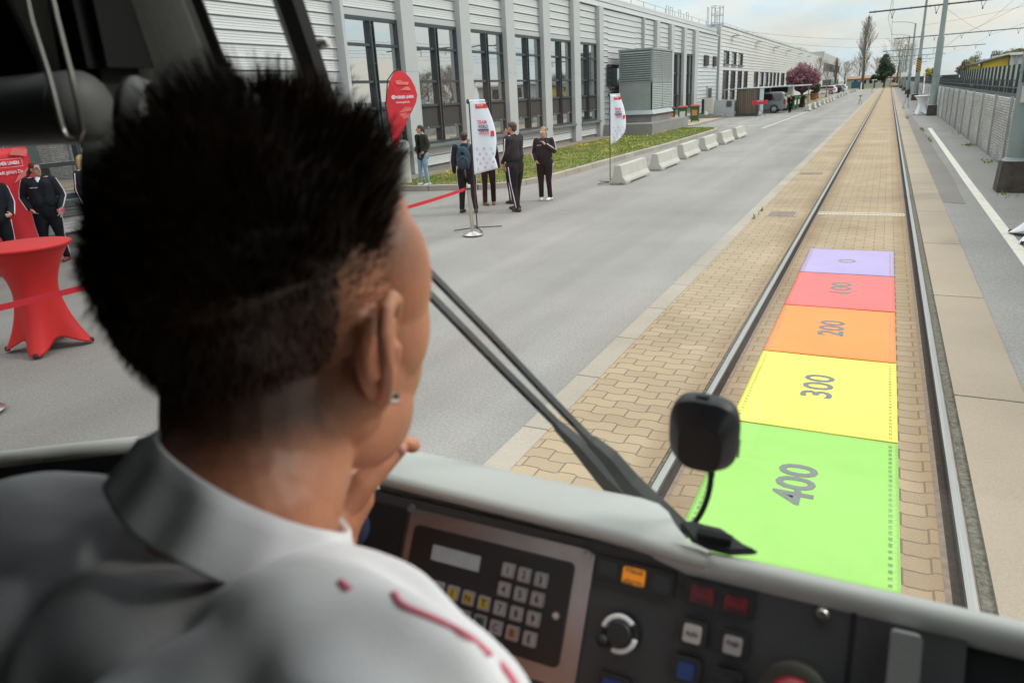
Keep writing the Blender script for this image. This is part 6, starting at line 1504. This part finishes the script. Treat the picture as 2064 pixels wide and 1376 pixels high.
for (cx, cy), kc, ch in keys:
    u, v = uv(*z1(cx,cy)); w = .0062; u, v = float(u), float(v)
    ki = MB(); rect(ki,(u-w,v-w),(u+w,v+w),.0055,.0085,.0015); ko = prt(ki,'key',m_key,con)
    ki = MB(); rect(ki,(u-w*.68,v-w*.68),(u+w*.68,v+w*.68),.0085,.0090); prt(ki,'key_face',keyc[kc],con)
    ki = MB(); text(ki,ch,PP(u,v,.0093),(1,0,0),-Vector(DD),.0085,bold=.03); prt(ki,'key_print',m_black,con,normals=False)
for (cx, cy) in ((165,525),(1270,870)):
    u, v = uv(*z1(cx,cy)); ki = MB(); Mq = Matrix.Rotation(rad(60),4,'X')
    ki.lathe([(.0018,.003),(.0034,.004),(.0034,.008),(.0018,.007)],16,c=PP(u,v,0),M=Mq); prt(ki,'rivet',m_steel,con)
for (cx, cy) in ((1490,422),(195,85)):
    u, v = uv(*z1(cx,cy)); ki = MB(); ki.lathe([(0,.003),(.0042,.003),(.0036,.0055),(.0,.006)],16,c=PP(u,v,0),M=Matrix.Rotation(rad(60),4,'X')); prt(ki,'screw',m_plate,con)
def z2(x, y): return 1180+x/4.986, 1100+y/4.986
def quad(name, c4, h0, h1, m, par, r_=.002):
    P4 = [uv(*z2(*c)) for c in c4]
    a = (float((P4[0][0]+P4[3][0])/2), float((P4[0][1]+P4[1][1])/2)); b = (float((P4[1][0]+P4[2][0])/2), float((P4[2][1]+P4[3][1])/2))
    ki = MB(); q = rect(ki,a,b,h0,h1,r_); o = prt(ki,name,m,par); return o, q
m_bez = mat('black_bezel',(0.012,0.012,0.013),.5)
def lit(name, c, e):
    M = mat(name,c,.4); b = M.node_tree.nodes['Principled BSDF']; b.inputs['Emission Color'].default_value = (*c,1); b.inputs['Emission Strength'].default_value = e; return M
blk, q = quad('indicator_block',((130,75),(920,270),(880,540),(95,330)),0,.004,m_bez,tram)
o, q = quad('lamp_lens',((400,190),(622,245),(597,415),(380,355)),.004,.0052,lit('amber_lens',(0.80,0.26,0.01),.35),blk)
ki = MB(); um, vm = (q[0]+q[2])/2,(q[1]+q[3])/2; text(ki,'Haus',PP(um,vm-.0045,.0056),(1,0,0),-Vector(DD),.0075,bold=.01); text(ki,'alarm',PP(um,vm+.0045,.0056),(1,0,0),-Vector(DD),.0075,bold=.01); prt(ki,'lamp_text',m_black,blk,normals=False)
for c4 in (((165,125),(350,170),(325,320),(140,275)),((700,270),(880,312),(850,480),(680,430))): quad('blank_lens',c4,.004,.005,mat('dark_lens_green',(0.014,0.020,0.017),.4),blk)
blk, q = quad('indicator_block',((1040,310),(1722,480),(1675,770),(1005,575)),0,.004,m_bez,tram)
for c4, w1, w2 in ((((1080,375),(1308,430),(1285,600),(1060,545)),'Tür','Freigabe'),(((1410,470),(1642,530),(1622,690),(1395,630)),'Tür','Schliessen')):
    o, q = quad('lamp_lens',c4,.004,.0052,mat('red_lens',(0.17,0.004,0.010),.4),blk)
    ki = MB(); um, vm = (q[0]+q[2])/2,(q[1]+q[3])/2; text(ki,w1,PP(um,vm-.004,.0056),(1,0,0),-Vector(DD),.0065,bold=.015); text(ki,w2,PP(um,vm+.004,.0056),(1,0,0),-Vector(DD),.0065,fit=.0135,bold=.015); prt(ki,'lamp_text',m_black,blk,normals=False)
for bz, cp, m_, w1 in ((((985,690),(1250,770),(1210,1045),(935,965)),((1015,755),(1187,800),(1162,980),(990,930)),mat('button_cream',(0.52,0.49,0.44),.5),'Audio'),
    (((1375,800),(1662,880),(1627,1165),(1335,1085)),((1410,875),(1590,912),(1570,1095),(1390,1045)),mat('button_grey',(0.40,0.36,0.36),.5),'Ansage'),
    (((915,1055),(1187,1135),(1152,1400),(870,1340)),((950,1135),(1117,1180),(1095,1345),(930,1300)),mat('button_blue',(0.012,0.04,0.20),.5),''),
    (((1310,1185),(1602,1265),(1570,1560),(1270,1480)),((1350,1260),(1530,1310),(1500,1480),(1320,1430)),m_bez,''),
    (((165,1225),(472,1330),(440,1600),(120,1500)),((205,1300),(402,1360),(370,1540),(170,1480)),MATS.get('button_blue'),'')):
    o, q = quad('push_button',bz,0,.006,m_bez,tram,.003); o2, q = quad('cap',cp,.006,.0082,m_ or MATS['button_blue'],o)
    if w1: ki = MB(); text(ki,w1,PP((q[0]+q[2])/2,(q[1]+q[3])/2+(-.002 if w1 != 'Audio' else 0),.0086),(1,0,0),-Vector(DD),.006,fit=.010,bold=.01); prt(ki,'cap_text',m_bez,o,normals=False)
u, v = uv(*z2(368,862)); Mq = Matrix.Rotation(rad(60),4,'X'); c = PP(u,v,0)
ki = MB(); ki.lathe([(0,.0),(.0168,.0),(.0168,.004),(.0155,.008),(.0,.008)],28,c=c,M=Mq); kn = prt(ki,'rotary_knob',m_bez,smooth=40)
ki = MB(); ki.lathe([(0,.008),(.0108,.008),(.0108,.0125),(.0095,.014),(0,.0142)],28,c=c,M=Mq); prt(ki,'cap',m_bez,kn,smooth=40)
for a0, a1 in ((-.1,-1.85),(.75,2.95)):   # two white arcs round the knob
    ki = MB(); pts = []
    for q in range(25):
        a = a0+(a1-a0)*q/24; pts.append(PP(u+.0137*math.cos(a),v-.0137*math.sin(a),.0095))
    ki.tube(pts,.0024,8); prt(ki,'white_ring',mat('knob_white',(0.85,0.85,0.83),.35),kn,smooth=True)
up_, vp_ = uv(*z2(212,922)); ki = MB(); ki.ell(PP(up_,vp_,.012),(.0055,.0055,.0055),14,10); prt(ki,'pointer',m_bez,kn,smooth=True)
u, v = uv(1600,1400); ki = MB(); c = PP(u,v,0); ki.lathe([(0,0),(.026,0),(.026,.01),(.02,.014),(0,.014)],28,c=c,M=Mq); eb = prt(ki,'emergency_button',mat('button_yellowish',(0.03,0.028,0.02),.5),smooth=40)
ki = MB(); ki.lathe([(.009,.014),(.010,.018),(.017,.021),(.0182,.026),(.015,.031),(.007,.034),(0,.0345)],28,c=c,M=Mq,caps=False); prt(ki,'mushroom_head',mat('button_red',(0.22,0.005,0.014),.4),eb,smooth=True)
u, v = uv(1658,1236); ki = MB(); ki.lathe([(0,0),(.0055,0),(.005,.004),(.003,.006),(0,.006)],20,c=PP(u,v,0),M=Mq); prt(ki,'screw_cap',m_steel,smooth=40)
ki = MB(); a = uv(1795,1262); b = uv(1855,1290); d_ = uv(1800,1420); rect(ki,(float(a[0]),float(a[1])),(float(b[0]),float(d_[1])),-.006,.018,.003); prt(ki,'side_handle',m_cabg)
ki = MB(); a = uv(1716,1230); rect(ki,(float(a[0]),0.0),(float(a[0]+.004),.4),-.004,.0006); prt(ki,'panel_gap',m_rub)
ki = MB(); u, v = uv(712,1062); ki.lathe([(0,0),(.022,0),(.022,.006),(.019,.008),(0,.008)],28,c=PP(u,v,0),M=Mq); prt(ki,'gauge_dial',mat('gauge_blue',(0.03,0.06,0.12),.3),smooth=40)
ki = MB(); a, b = uv(640,985), uv(835,1030); rect(ki,(-.435,.006),(float(uv(832,1011)[0]-.004),.35),0,.002,.004); prt(ki,'black_panel',m_rub)
# wipers outside the glass: two arms and an upright blade
def wsp(px, py, off=.03): return onplane(px,py,PWS+np.array((0,off,0)),NWS)
def flat(path, wid, th, off, name):
    """tapering flat arm lying parallel to the glass"""
    P = [wsp(*q,off=off) for q in path]; mb = MB(); N_ = Vector(NWS)*-1
    if N_.y < 0: N_ = -N_
    vs = []
    for i, p in enumerate(P):
        d = (P[min(i+1,len(P)-1)]-P[max(0,i-1)]).normalized(); sd = N_.cross(d).normalized()*wid[i]
        vs += [p-sd,p+sd,p+sd*.6+N_*-th[i],p-sd*.6+N_*-th[i]]
    for i in range(len(P)-1):
        for j in range(4): mb.add([vs[i*4+j],vs[i*4+(j+1)%4],vs[i*4+4+(j+1)%4],vs[i*4+4+j]],[(0,1,2,3)])
    mb.add(vs[:4],[(0,1,2,3)]); mb.add(vs[-4:],[(0,1,2,3)]); return mb
m_wip = mat('wiper_black',(0.022,0.025,0.025),.55,var=.2,scale=30)
w1 = prt(flat([(1375,1075),(1330,1030),(1268,965),(1228,915),(1195,886),(1188,880),(1100,790),(985,668),(868,548),(735,400)],(.017,.016,.0125,.010,.0068,.0042,.0042,.0040,.0040,.0040),(.012,.012,.011,.010,.008,.006,.005,.005,.005,.005),.045,'wiper_arm'),'wiper_arm',m_wip)
w2 = prt(flat([(1335,1065),(1275,1010),(1220,955),(1165,890),(1130,858),(1122,850),(1010,738),(868,592),(735,450)],(.017,.016,.013,.0095,.0065,.0048,.0048,.0046,.0046),(.012,.012,.011,.010,.008,.006,.006,.006,.006),.075,'wiper_arm'),'wiper_arm',m_wip)
mb = MB(); A_, B_ = wsp(568,-60,.05), wsp(742,460,.05); d = (B_-A_).normalized(); sd = Vector(NWS).cross(d).normalized()*.0125
N_ = Vector(NWS); N_ = N_ if N_.y > 0 else -N_
mb.extr([A_-sd-N_*.0,A_+sd-N_*.0,A_+sd*.75-N_*.010,A_-sd*.1-N_*.013,A_-sd*.75-N_*.010],B_-A_); bl = prt(mb,'wiper_blade',m_rub)
mb = MB(); mb.extr([A_-sd*.55-N_*.012,A_-sd*.40-N_*.012,A_-sd*.40-N_*.016,A_-sd*.55-N_*.016],B_-A_); prt(mb,'blade_spine',m_cabg,bl)
mb = MB(); c = wsp(628,93,.04); mb.lathe([(0,-.004),(.0045,-.004),(.0045,.004),(.003,.006),(0,.006)],12,c=c+sd*1.05,M=Matrix.Rotation(rad(80),4,'Y')); prt(mb,'blade_bolt',m_steel,bl,smooth=40)
# black gasket bump with a plug behind the pad
mb = MB(); G = [gp(*q,1.747) for q in ((1368,1062),(1395,1058),(1420,1066),(1455,1074),(1478,1090),(1500,1106),(1530,1120),(1470,1122),(1400,1104))]
mb.extr(G,(0,0,.006)); prt(mb,'cable_gasket',m_rub,bevel=.002)
mb = MB(); c = gp(1440,1082,1.757); mb.box(c.x-.014,c.x+.014,c.y-.004,c.y+.004,c.z-.003,c.z+.003); prt(mb,'cable_plug',m_cabd)
# black receiver puck stuck to the glass with its cable
c = onplane(1421,866,PWS-np.array((0,.012,0)),NWS)
pk = thing('receiver_puck','black plastic receiver puck on a curved cable in front of the windscreen','receiver',tuple(c))
U = Vector(DWS).normalized(); Rr = Vector((1,0,0)); Nn = Rr.cross(U); Nn = Nn if Nn.y < 0 else -Nn
tw = rad(4); Ux = (U*math.cos(tw)+Rr*math.sin(tw)); Rx = (Rr*math.cos(tw)-U*math.sin(tw))
def sq(a, w, h, e=3.2):
    ca, sa = math.cos(a), math.sin(a); return (w*math.copysign(abs(ca)**(2/e),ca), h*math.copysign(abs(sa)**(2/e),sa))
mb = MB(); n = 48; lay = [(.0272,.0345,-.004),(.0282,.0352,.0),(.0284,.0352,.006),(.0272,.0342,.009),(.0182,.0232,.0205),(.0172,.0222,.0212)]
vs = [tuple(Rx*sq(2*math.pi*q/n,w,h)[0]+Ux*(sq(2*math.pi*q/n,w,h)[1]-(.004 if z > .015 else 0))+Nn*z) for w,h,z in lay for q in range(n)]
mb.add(vs,[(i*n+q,i*n+(q+1)%n,(i+1)*n+(q+1)%n,(i+1)*n+q) for i in range(len(lay)-1) for q in range(n)]+[tuple(range(n))[::-1],tuple(range((len(lay)-1)*n,len(lay)*n))]); mb.build('housing',mat('puck_plastic',(0.012,0.012,0.014),.5,bump=.05,bscale=500),pk,smooth=30)
mb = MB(); 
for q in range(5): p = Rx*.0285+Ux*(-.002-.004*q)+Nn*.003; mb.ell(p,(.0012,.0018,.0014),8,6)
p = Ux*.0352+Nn*.002; mb.box(p.x-.008,p.x+.002,p.y-.003,p.y+.003,p.z-.002,p.z+.0015); mb.build('grip_ribs',m_rub,pk)
cb = [(1436,926),(1434,950),(1430,985),(1420,1018),(1405,1046),(1385,1064),(1362,1078),(1340,1090)]
mb = MB(); P = [onplane(*q,PWS-np.array((0,.014+.0022*i,0)),NWS) for i, q in enumerate(cb)]
def cr_(P, n=6):
    o = []
    for i in range(len(P)-1):
        p0, p1, p2, p3 = P[max(0,i-1)], P[i], P[i+1], P[min(len(P)-1,i+2)]
        for q in range(n):
            t_ = q/n; o.append(.5*((2*p1)+(p2-p0)*t_+(2*p0-5*p1+4*p2-p3)*t_*t_+(3*p1-p0-3*p2+p3)*t_**3))
    return o+[P[-1]]
C2 = cr_(P); mb.tube([p-c for p in C2],[.0036 if i < 3 else (.0032 if i < 9 and i % 2 else .0026) for i in range(len(C2))],10); mb.build('cable',m_rub,pk,smooth=True)
# ------------------------------------------------------------------ the driver, seen from behind
m_dskin = mat('driver_skin',(0.50,0.205,0.115),.5,var=.08,scale=60,bump=.06,bscale=350)
m_dhair = mat('driver_hair',(0.022,0.010,0.006),.5,spec=.25,var=.4,scale=80)
m_polo = mat('white_polo',(0.78,0.765,0.79),.9,spec=.2,var=.03,scale=30,bump=.10,bscale=600)
m_trim = mat('red_trim',(0.72,0.16,0.22),.7)
EAR = atR(784,708,.44)
HY = rad(3); RH = Matrix.Rotation(HY,4,'Z')@Matrix.Rotation(rad(1.5),4,'X')
HC = EAR-RH@Vector((.080,.002,-.030))
drv = thing('person','driver with spiky dark undercut hair, silver ear stud and white polo shirt, seen from behind','person',(HC.x,HC.y-.1,.85))
def hl(x, y, z): return HC+RH@Vector((x,y,z))
# stubble and shaved side: hair density over the scalp as a property of the skin
t_ = m_dskin.node_tree; bs = t_.nodes['Principled BSDF']; old = bs.inputs['Base Color'].links[0].from_socket
geo = t_.nodes.new('ShaderNodeAttribute'); geo.attribute_name = 'stubble'
mx = t_.nodes.new('ShaderNodeMix'); mx.data_type = 'RGBA'; mx.inputs['B'].default_value = (0.048,0.021,0.013,1)
nz = t_.nodes.new('ShaderNodeTexNoise'); nz.inputs['Scale'].default_value = 700; nz.inputs['Detail'].default_value = 2; tcx = t_.nodes.new('ShaderNodeTexCoord'); t_.links.new(tcx.outputs['Object'],nz.inputs['Vector'])
ma = t_.nodes.new('ShaderNodeMath'); ma.operation = 'MULTIPLY_ADD'; ma.inputs[1].default_value = .5; ma.inputs[2].default_value = -.25; t_.links.new(nz.outputs['Fac'],ma.inputs[0])
mm = t_.nodes.new('ShaderNodeMath'); mm.operation = 'ADD'; mm.use_clamp = True; t_.links.new(geo.outputs['Fac'],mm.inputs[0]); t_.links.new(ma.outputs[0],mm.inputs[1])
m3 = t_.nodes.new('ShaderNodeMath'); m3.operation = 'MULTIPLY'; t_.links.new(mm.outputs[0],m3.inputs[0]); t_.links.new(geo.outputs['Fac'],m3.inputs[1]); m3.use_clamp = True
t_.links.new(old,mx.inputs['A']); t_.links.new(m3.outputs[0],mx.inputs['Factor']); t_.links.new(mx.outputs['Result'],bs.inputs['Base Color'])
bs.inputs['Subsurface Weight'].default_value = .12; bs.inputs['Subsurface Radius'].default_value = (.010,.004,.002)

SR, SL = atR(735,1515,.37), atR(95,1180,.585)
NB = atR(497,1032,.462)              # neck at the collar
b = MB()
M_ = RH
def E3(x,y,z,rx,ry,rz,rot=0.0): b.ell(hl(x,y,z),(rx,ry,rz),28,18,M=RH@Matrix.Rotation(rot,4,'X'))
CRA = ((0,-.010,.022),(.0765,.091,.080))
E3(*CRA[0],*CRA[1]); E3(0,.030,.000,.0735,.069,.070); E3(0,.030,-.045,.0695,.063,.074); E3(0,.046,-.092,.052,.046,.038); E3(0,.066,-.112,.032,.028,.022); E3(0,.040,.036,.0725,.060,.058); E3(.051,.047,.004,.031,.036,.050); E3(-.051,.047,.004,.031,.036,.050)
for s in (-1,1):
    E3(s*.046,.050,-.026,.024,.030,.028); E3(s*.0505,.047,-.030,.0265,.034,.044); E3(s*.047,.024,-.088,.021,.038,.032,.30); E3(s*.0465,.043,-.060,.0205,.037,.036); E3(s*.050,-.002,-.062,.020,.030,.030); E3(s*.031,.086,.016,.025,.014,.011); E3(s*.030,.090,-.006,.0145,.0125,.0115)
b.capsule([hl(0,.094,.006),hl(0,.108,-.018),hl(0,.121,-.036)],[.009,.010,.0135],12)
for s in (-1,1): b.ell(hl(s*.013,.106,-.038),(.009,.011,.008),10,8)
E3(0,.096,-.066,.024,.012,.006); E3(0,.095,-.077,.021,.012,.0065)
# neck and shoulders
b.capsule([hl(0,-.022,-.045),hl(0,-.028,-.085).lerp(NB,.35),NB,NB+Vector((0,-.02,-.07))],[.058,.057,.0535,.050],24)
b.capsule([NB+Vector((0,-.02,-.12)),NB+Vector((-.0,-.03,-.22)),NB+Vector((0,-.02,-.40))],[.06,.10,.12],16)
# left arm up to the hand resting by the chin; right arm forward
EL, WL = Vector((-.36,.44,1.56)), atR(655,1085,.655)
b.capsule([SL,EL,WL],[.05,.042,.028],14)
ER, WR = SR+Vector((.03,.12,-.24)), SR+Vector((-.04,.26,-.30))
b.capsule([SR,ER,WR],[.05,.042,.028],14)
b.capsule([NB+Vector((0,-.02,-.12)),SL],[.05,.045],14); b.capsule([NB+Vector((0,-.02,-.12)),SR],[.05,.045],14)
# left hand: palm, thumb with nail, four fingers over the sill
D0 = .64
b.capsule([WL,atR(668,1040,.65),atR(700,1000,.655)],[.026,.027,.024],12)
b.capsule([atR(688,1030,.64),atR(735,972,.632),atR(770,933,.632),atR(803,902,.635)],[.0135,.0118,.0108,.0085],12)   # thumb
for pts, rr_ in (([(715,985,.66),(770,915,.668),(806,890,.675),(832,897,.678)],(.0110,.0098,.0088,.0074)),([(700,965,.672),(748,890,.682),(785,868,.69),(806,872,.695)],(.0112,.010,.0088,.0075)),([(682,955,.684),(722,878,.694),(752,858,.702),(770,862,.706)],(.0105,.0095,.0085,.0072)),([(662,958,.694),(694,895,.704),(716,882,.709),(728,886,.713)],(.0095,.0085,.0076,.0066))):
    b.capsule([atR(*q) for q in pts],rr_,10)
# right hand (hidden below the frame)
hand_shapes(b,WR,Vector((-.2,1,-.1)),1,1.0,Vector((0,0,-1)))
# ears
for s in (-1,1):
    def ep(o, y, z): return hl(s*(.0745+o+.36*min(0,z+.004)),y+.002,z-.030)
    rim = [(.000,.012,.006),(.003,.014,.018),(.008,.010,.029),(.013,-.002,.0345),(.0175,-.015,.031),(.020,-.0235,.019),(.021,-.0255,.004),(.0195,-.0225,-.010),(.0155,-.0150,-.021),(.0105,-.0065,-.0290)]
    b.capsule([ep(*q) for q in rim],[.0036,.0042,.0047,.0052,.0052,.0050,.0047,.0045,.0048,.0056],10)
    b.capsule([ep(.006,-.001,-.0295),ep(.003,.006,-.0285)],[.0062,.0055],10); b.ell(ep(.0065,-.0035,-.0330),(.0048,.0078,.0075),12,10)
    ant = [(.010,.001,.020),(.0135,-.009,.017),(.0140,-.0140,.005),(.0125,-.0125,-.008),(.009,-.005,-.0165),(.006,.004,-.0150)]
    b.capsule([ep(*q) for q in ant],[.0028,.0036,.0040,.0038,.0038,.0036],10)
    b.capsule([ep(.003,.010,-.002),ep(.004,.009,-.009)],[.0050,.0042],10)
    b.ell(ep(.0005,-.006,.000),(.0045,.021,.030),16,12); b.ell(ep(.006,-.015,.004),(.0042,.0125,.024),14,10)
bod = remesh(b,.0020,smooth_it=4,fac=.45)
ob = bod.build('body',m_dskin,drv,world=True,smooth=True,normals=False)
RHi = RH.inverted()
def sst(a, b_, x): x = max(0,min(1,(x-a)/(b_-a))); return x*x*(3-2*x)
def hair_len(p):
    """hair length over the scalp, head coordinates"""
    x, y, z = p
    zl = .040+.15*max(0,-x-.03)-.18*max(0,-y-.02)+.42*max(0,y-.012)         # parting between long top and clipped side
    if z < -.085-.15*max(0,y): return 0
    if y > .064 and z < .075: return 0
    Ls = (.003 if x < -.02 else .008) if x < .045 else .004
    return Ls+(.040*(1-.72*sst(.0,-.065,x))-Ls)*sst(zl-.016,zl+.006,z)
st = ob.data.attributes.new('stubble','FLOAT','POINT')
o_ = drv.location; vals = []
def sst(a, b_, x): x = max(0,min(1,(x-a)/(b_-a))); return x*x*(3-2*x)
for v in ob.data.vertices:
    p = RHi@(v.co+o_-HC); x, y, z = p
    if p.length > .19: vals.append(0); continue
    f = 0
    if z > -.10:
        back = sst(.062,-.045,y-.0) if True else 0
        f = sst(-.105,-.045,z)*sst(.030,-.050,y)      # clipped back and nape
        f = max(f, .9*sst(-.035,.045,z)*sst(.088,.030,y))  # side above the ear, fading up to the crown
        f = max(f, sst(.03,.07,z)*sst(.085,.065,y))
    # beard shadow on the jaw
    bd = sst(-.035,-.075,z)*sst(-.01,.03,y)*.34
    # ears stay bare
    if abs(x) > .0755 and -.03 < y < .022 and -.075 < z < .012: f = 0; bd = 0
    vals.append(max(f,bd))
st.data.foreach_set('value',vals)
b = MB()
for s in (-1,1):
    b.ell(hl(s*.031,.0985,-.004),(.0115,.006,.0072),12,8)
b.build('eyes',m_eye,drv,world=True); b = MB()
for s in (-1,1): b.capsule([hl(s*.012,.1015,.020),hl(s*.030,.097,.026),hl(s*.046,.084,.022)],[.0025,.0035,.002],8)
b.build('eyebrows',m_dhair,drv,world=True)
b = MB(); q = [atR(*p) for p in ((797,893,.6265),(812,897,.627),(808,912,.6265),(795,908,.6262))]; cN = (q[0]+q[2])/2
b.ell(atR(803,903,.6285),(.0062,.0030,.0072),12,8,M=Matrix.Rotation(rad(-40),4,'Y')); b.build('thumb_nail',mat('nail_pink',(0.62,0.29,0.27),.3),drv,world=True,smooth=True)
# ear stud
es = hl(.0745,.0035,-.0615); d = Vector((.75,.55,-.1)).normalized(); b = MB(); b.tube([es,es+d*.006],.0042,14); b.tube([es-d*.002,es+d*.0],.0020,8); b.build('ear_stud',mat('silver_stud',(0.75,0.74,0.72),.18,metal=1.0),drv,world=True,smooth=40)
# hair: a dark under-layer and thousands of separate strands
r = random.Random(8)
cap = MB(); cc, cr = CRA
cap.ell(hl(cc[0]+.001,cc[1]-.002,cc[2]+.012),(cr[0]+.002,cr[1]+.001,cr[2]+.008),32,20,M=RH)
cv = []
for p in cap.v:
    q = RHi@(Vector(p)-HC); L = hair_len(q)
    if L < .02: q = Vector(cc)+(q-Vector(cc))*.93
    cv.append(tuple(HC+RH@q))
cap.v = cv; hr = cap.build('hair',m_dhair,drv,world=True,smooth=True)
mb = MB()
def strand(p, d, L, w, bend, n=4):
    pts = [p]; dd = d.normalized()
    for i in range(n):
        dd = (dd+bend/n).normalized(); pts.append(pts[-1]+dd*L/n)
    sdv = dd.cross(Vector((r.gauss(0,1),r.gauss(0,1),r.gauss(0,1)))).normalized()
    vs = []
    for i, q in enumerate(pts):
        ww = w*(1-.8*i/n); vs += [q-sdv*ww,q+sdv*ww]
    mb.add(vs,[(2*i,2*i+1,2*i+3,2*i+2) for i in range(n)])
clump = [(Vector((r.gauss(0,1),r.gauss(0,1),r.gauss(0,1))).normalized()) for _ in range(90)]
cl_off = [Vector((r.gauss(0,.26),r.gauss(0,.26),r.gauss(0,.16))) for _ in clump]
cl_len = [r.uniform(.72,1.18) for _ in clump]
cnt = 0
while cnt < 26000:
    v = Vector((r.gauss(0,1),r.gauss(0,1),r.gauss(0,1))).normalized()
    q = Vector((cc[0]+v.x*cr[0],cc[1]+v.y*cr[1],cc[2]+v.z*cr[2])); L = hair_len(q)
    if L <= 0: continue
    ci = max(range(90),key=lambda i: clump[i].dot(v))
    cnt += 1; nrm = Vector((v.x/cr[0],v.y/cr[1],v.z/cr[2])).normalized()
    if L > .0125:
        frontness = sst(-.02,.085,q.y); backness = sst(.0,-.09,q.y)
        d = nrm*.75+Vector((0,.05+.16*frontness,.92))*(1-.45*backness)+cl_off[ci]*.8+Vector((r.gauss(0,.10),r.gauss(0,.10),r.gauss(0,.10)))
        l = L*cl_len[ci]*r.uniform(.75,1.08)*(1.0+.02*frontness)*(1-.45*backness); bend = Vector((.12*cl_off[ci].x,.25*frontness,-.15))
        strand(HC+RH@q,RH.to_3x3()@d,l,.0007,RH.to_3x3()@bend)
    else:
        if q.x > .03 and q.y > -.03:
            if r.random() > sst(-.02,.05,q.z)*.95+.04: continue
            d = nrm*.35+Vector((0,.35,.30))+Vector((r.gauss(0,.2),r.gauss(0,.2),r.gauss(0,.2))); strand(HC+RH@q,RH.to_3x3()@d,r.uniform(.004,.007)+.010*sst(.015,.05,q.z),.00028,Vector((0,0,.1)),2); continue
        d = nrm*.6+Vector((0,-.25,-.75))+Vector((r.gauss(0,.2),r.gauss(0,.2),r.gauss(0,.2))); ll = L
        if q.x < .02 and q.z > -.06: ll = L*1.15
        strand(HC+RH@q,RH.to_3x3()@d,ll,.00042,Vector((0,0,-.3)),2)
mb.build('hair_strands',m_dhair,hr,world=True,normals=False)
# polo shirt
b = MB()
for S in (SL,SR):
    s = -1 if S is SL else 1
    A = NB+Vector((s*.045,-.035,-.075)); b.capsule([A,A.lerp(S,.5)+Vector((0,0,.004)),S],[.074,.074,.069],20)
b.capsule([SL,SL.lerp(EL,.62)],[.070,.064],18); b.capsule([SR,SR.lerp(ER,.72)],[.070,.063],18)
mid = (SL+SR)/2
b.capsule([NB+Vector((0,-.05,-.10)),mid+Vector((0,-.05,-.16)),mid+Vector((0,-.02,-.42))],[.105,.150,.155],24)
for s, S in ((-1,SL),(1,SR)): b.capsule([S+Vector((-s*.05,-.03,-.03)),S+Vector((-s*.06,-.03,-.22)),S+Vector((-s*.06,0,-.45))],[.088,.105,.11],18)
sh = remesh(b,.0045,smooth_it=12,fac=.5)
vv = []
for x, y, z in sh.v:
    p = Vector((x,y,z)); q = p-NB
    rr0 = math.hypot(q.x,q.y+.02)
    w1 = mnoise.noise(Vector((q.x*9+q.z*16,q.y*20,q.z*7)))*.008 + mnoise.noise(Vector((q.x*22+4,q.y*30,q.z*20)))*.0022
    fold = .0075*math.sin((q.z*1.0+q.x*.42-q.y*.55)*95+3*mnoise.noise(q*9))*sst(.30,.10,rr0)*sst(.06,.12,rr0)
    dirn = Vector((q.x,q.y+.02,max(.05,-q.z*.2)+.25)).normalized()
    vv.append(tuple(p+dirn*(w1+fold)))
sh.v = vv; po = sh.build('polo_shirt',m_polo,drv,world=True,smooth=True)
# collar: stand and folded leaf round the neck
axn = Vector((.305,.49,.815)).normalized(); e1 = Vector((1,0,0)); e1 = (e1-axn*e1.dot(axn)).normalized(); e2 = axn.cross(e1)
if e2.y < 0: e2 = -e2
pf = [(.0655,-.030,.0),(.0660,-.012,0),(.0672,.004,0),(.0690,.0085,0),(.0715,.0075,0),(.0745,.000,0),(.0800,-.014,0),(.0875,-.027,0),(.0885,-.0290,0),(.0865,-.0285,0),(.079,-.019,0),(.073,-.006,0)]
mb = MB(); n = 72; na = []
for q in range(n+1):
    a = rad(-248)+rad(316)*q/n   # open at the throat
    ca, sa = math.cos(a), math.sin(a); fr = max(0,sa)
    wv = .0016*math.sin(a*5)+.001*math.sin(a*11+1)
    for i, (rr_, z, _) in enumerate(pf):
        outr = 1 if i >= 5 else 0; back = max(0,-sa)
        R_ = (rr_ if i < 6 else .0745+(rr_-.0745)*.42)*.855*(1.0+.02*abs(ca))+wv*outr*1.5; zz = z-(.010*fr)+(.004*back)+wv*outr
        na.append(NB+e1*(R_*ca)+e2*(R_*sa-.004)+axn*(zz+.014))
npf = len(pf); mb.add(na,[(q*npf+i,q*npf+i+1,(q+1)*npf+i+1,(q+1)*npf+i) for q in range(n) for i in range(npf-1)]); mb.build('collar',m_polo,po,world=True,smooth=True)
# red piping along the right shoulder seam
def snap(px, py):
    """point of the shirt under a photo pixel"""
    d = Vector(ray(px,py)).normalized(); return d
dg = bpy.context.evaluated_depsgraph_get(); dg.update()
def hit(px, py):
    d = Vector(ray(px,py)).normalized(); L0 = Vector(drv.location)
    ok, loc, nr, _ = po.ray_cast(Vector(CAM)-L0,d)
    return (loc+L0+nr*.0008) if ok else None
pts = [hit(*q) for q in ((792,1196),(806,1216),(834,1231),(870,1246),(908,1264),(948,1288),(985,1318),(1018,1350),(1040,1385),(1052,1420))]
pts = [p for p in pts if p is not None]
if len(pts) > 2: mb = MB(); mb.tube(cr_(pts),.0010,8,squash=(1.6,.7)); mb.build('red_piping',m_trim,po,world=True,smooth=True)
pts = [p for p in [hit(*q) for q in ((684,1172),(693,1180),(700,1188),(706,1184))] if p is not None]
if len(pts) > 2: mb = MB(); mb.tube(pts,.0012,6,squash=(1.4,.6)); mb.build('embroidery',m_trim,po,world=True)
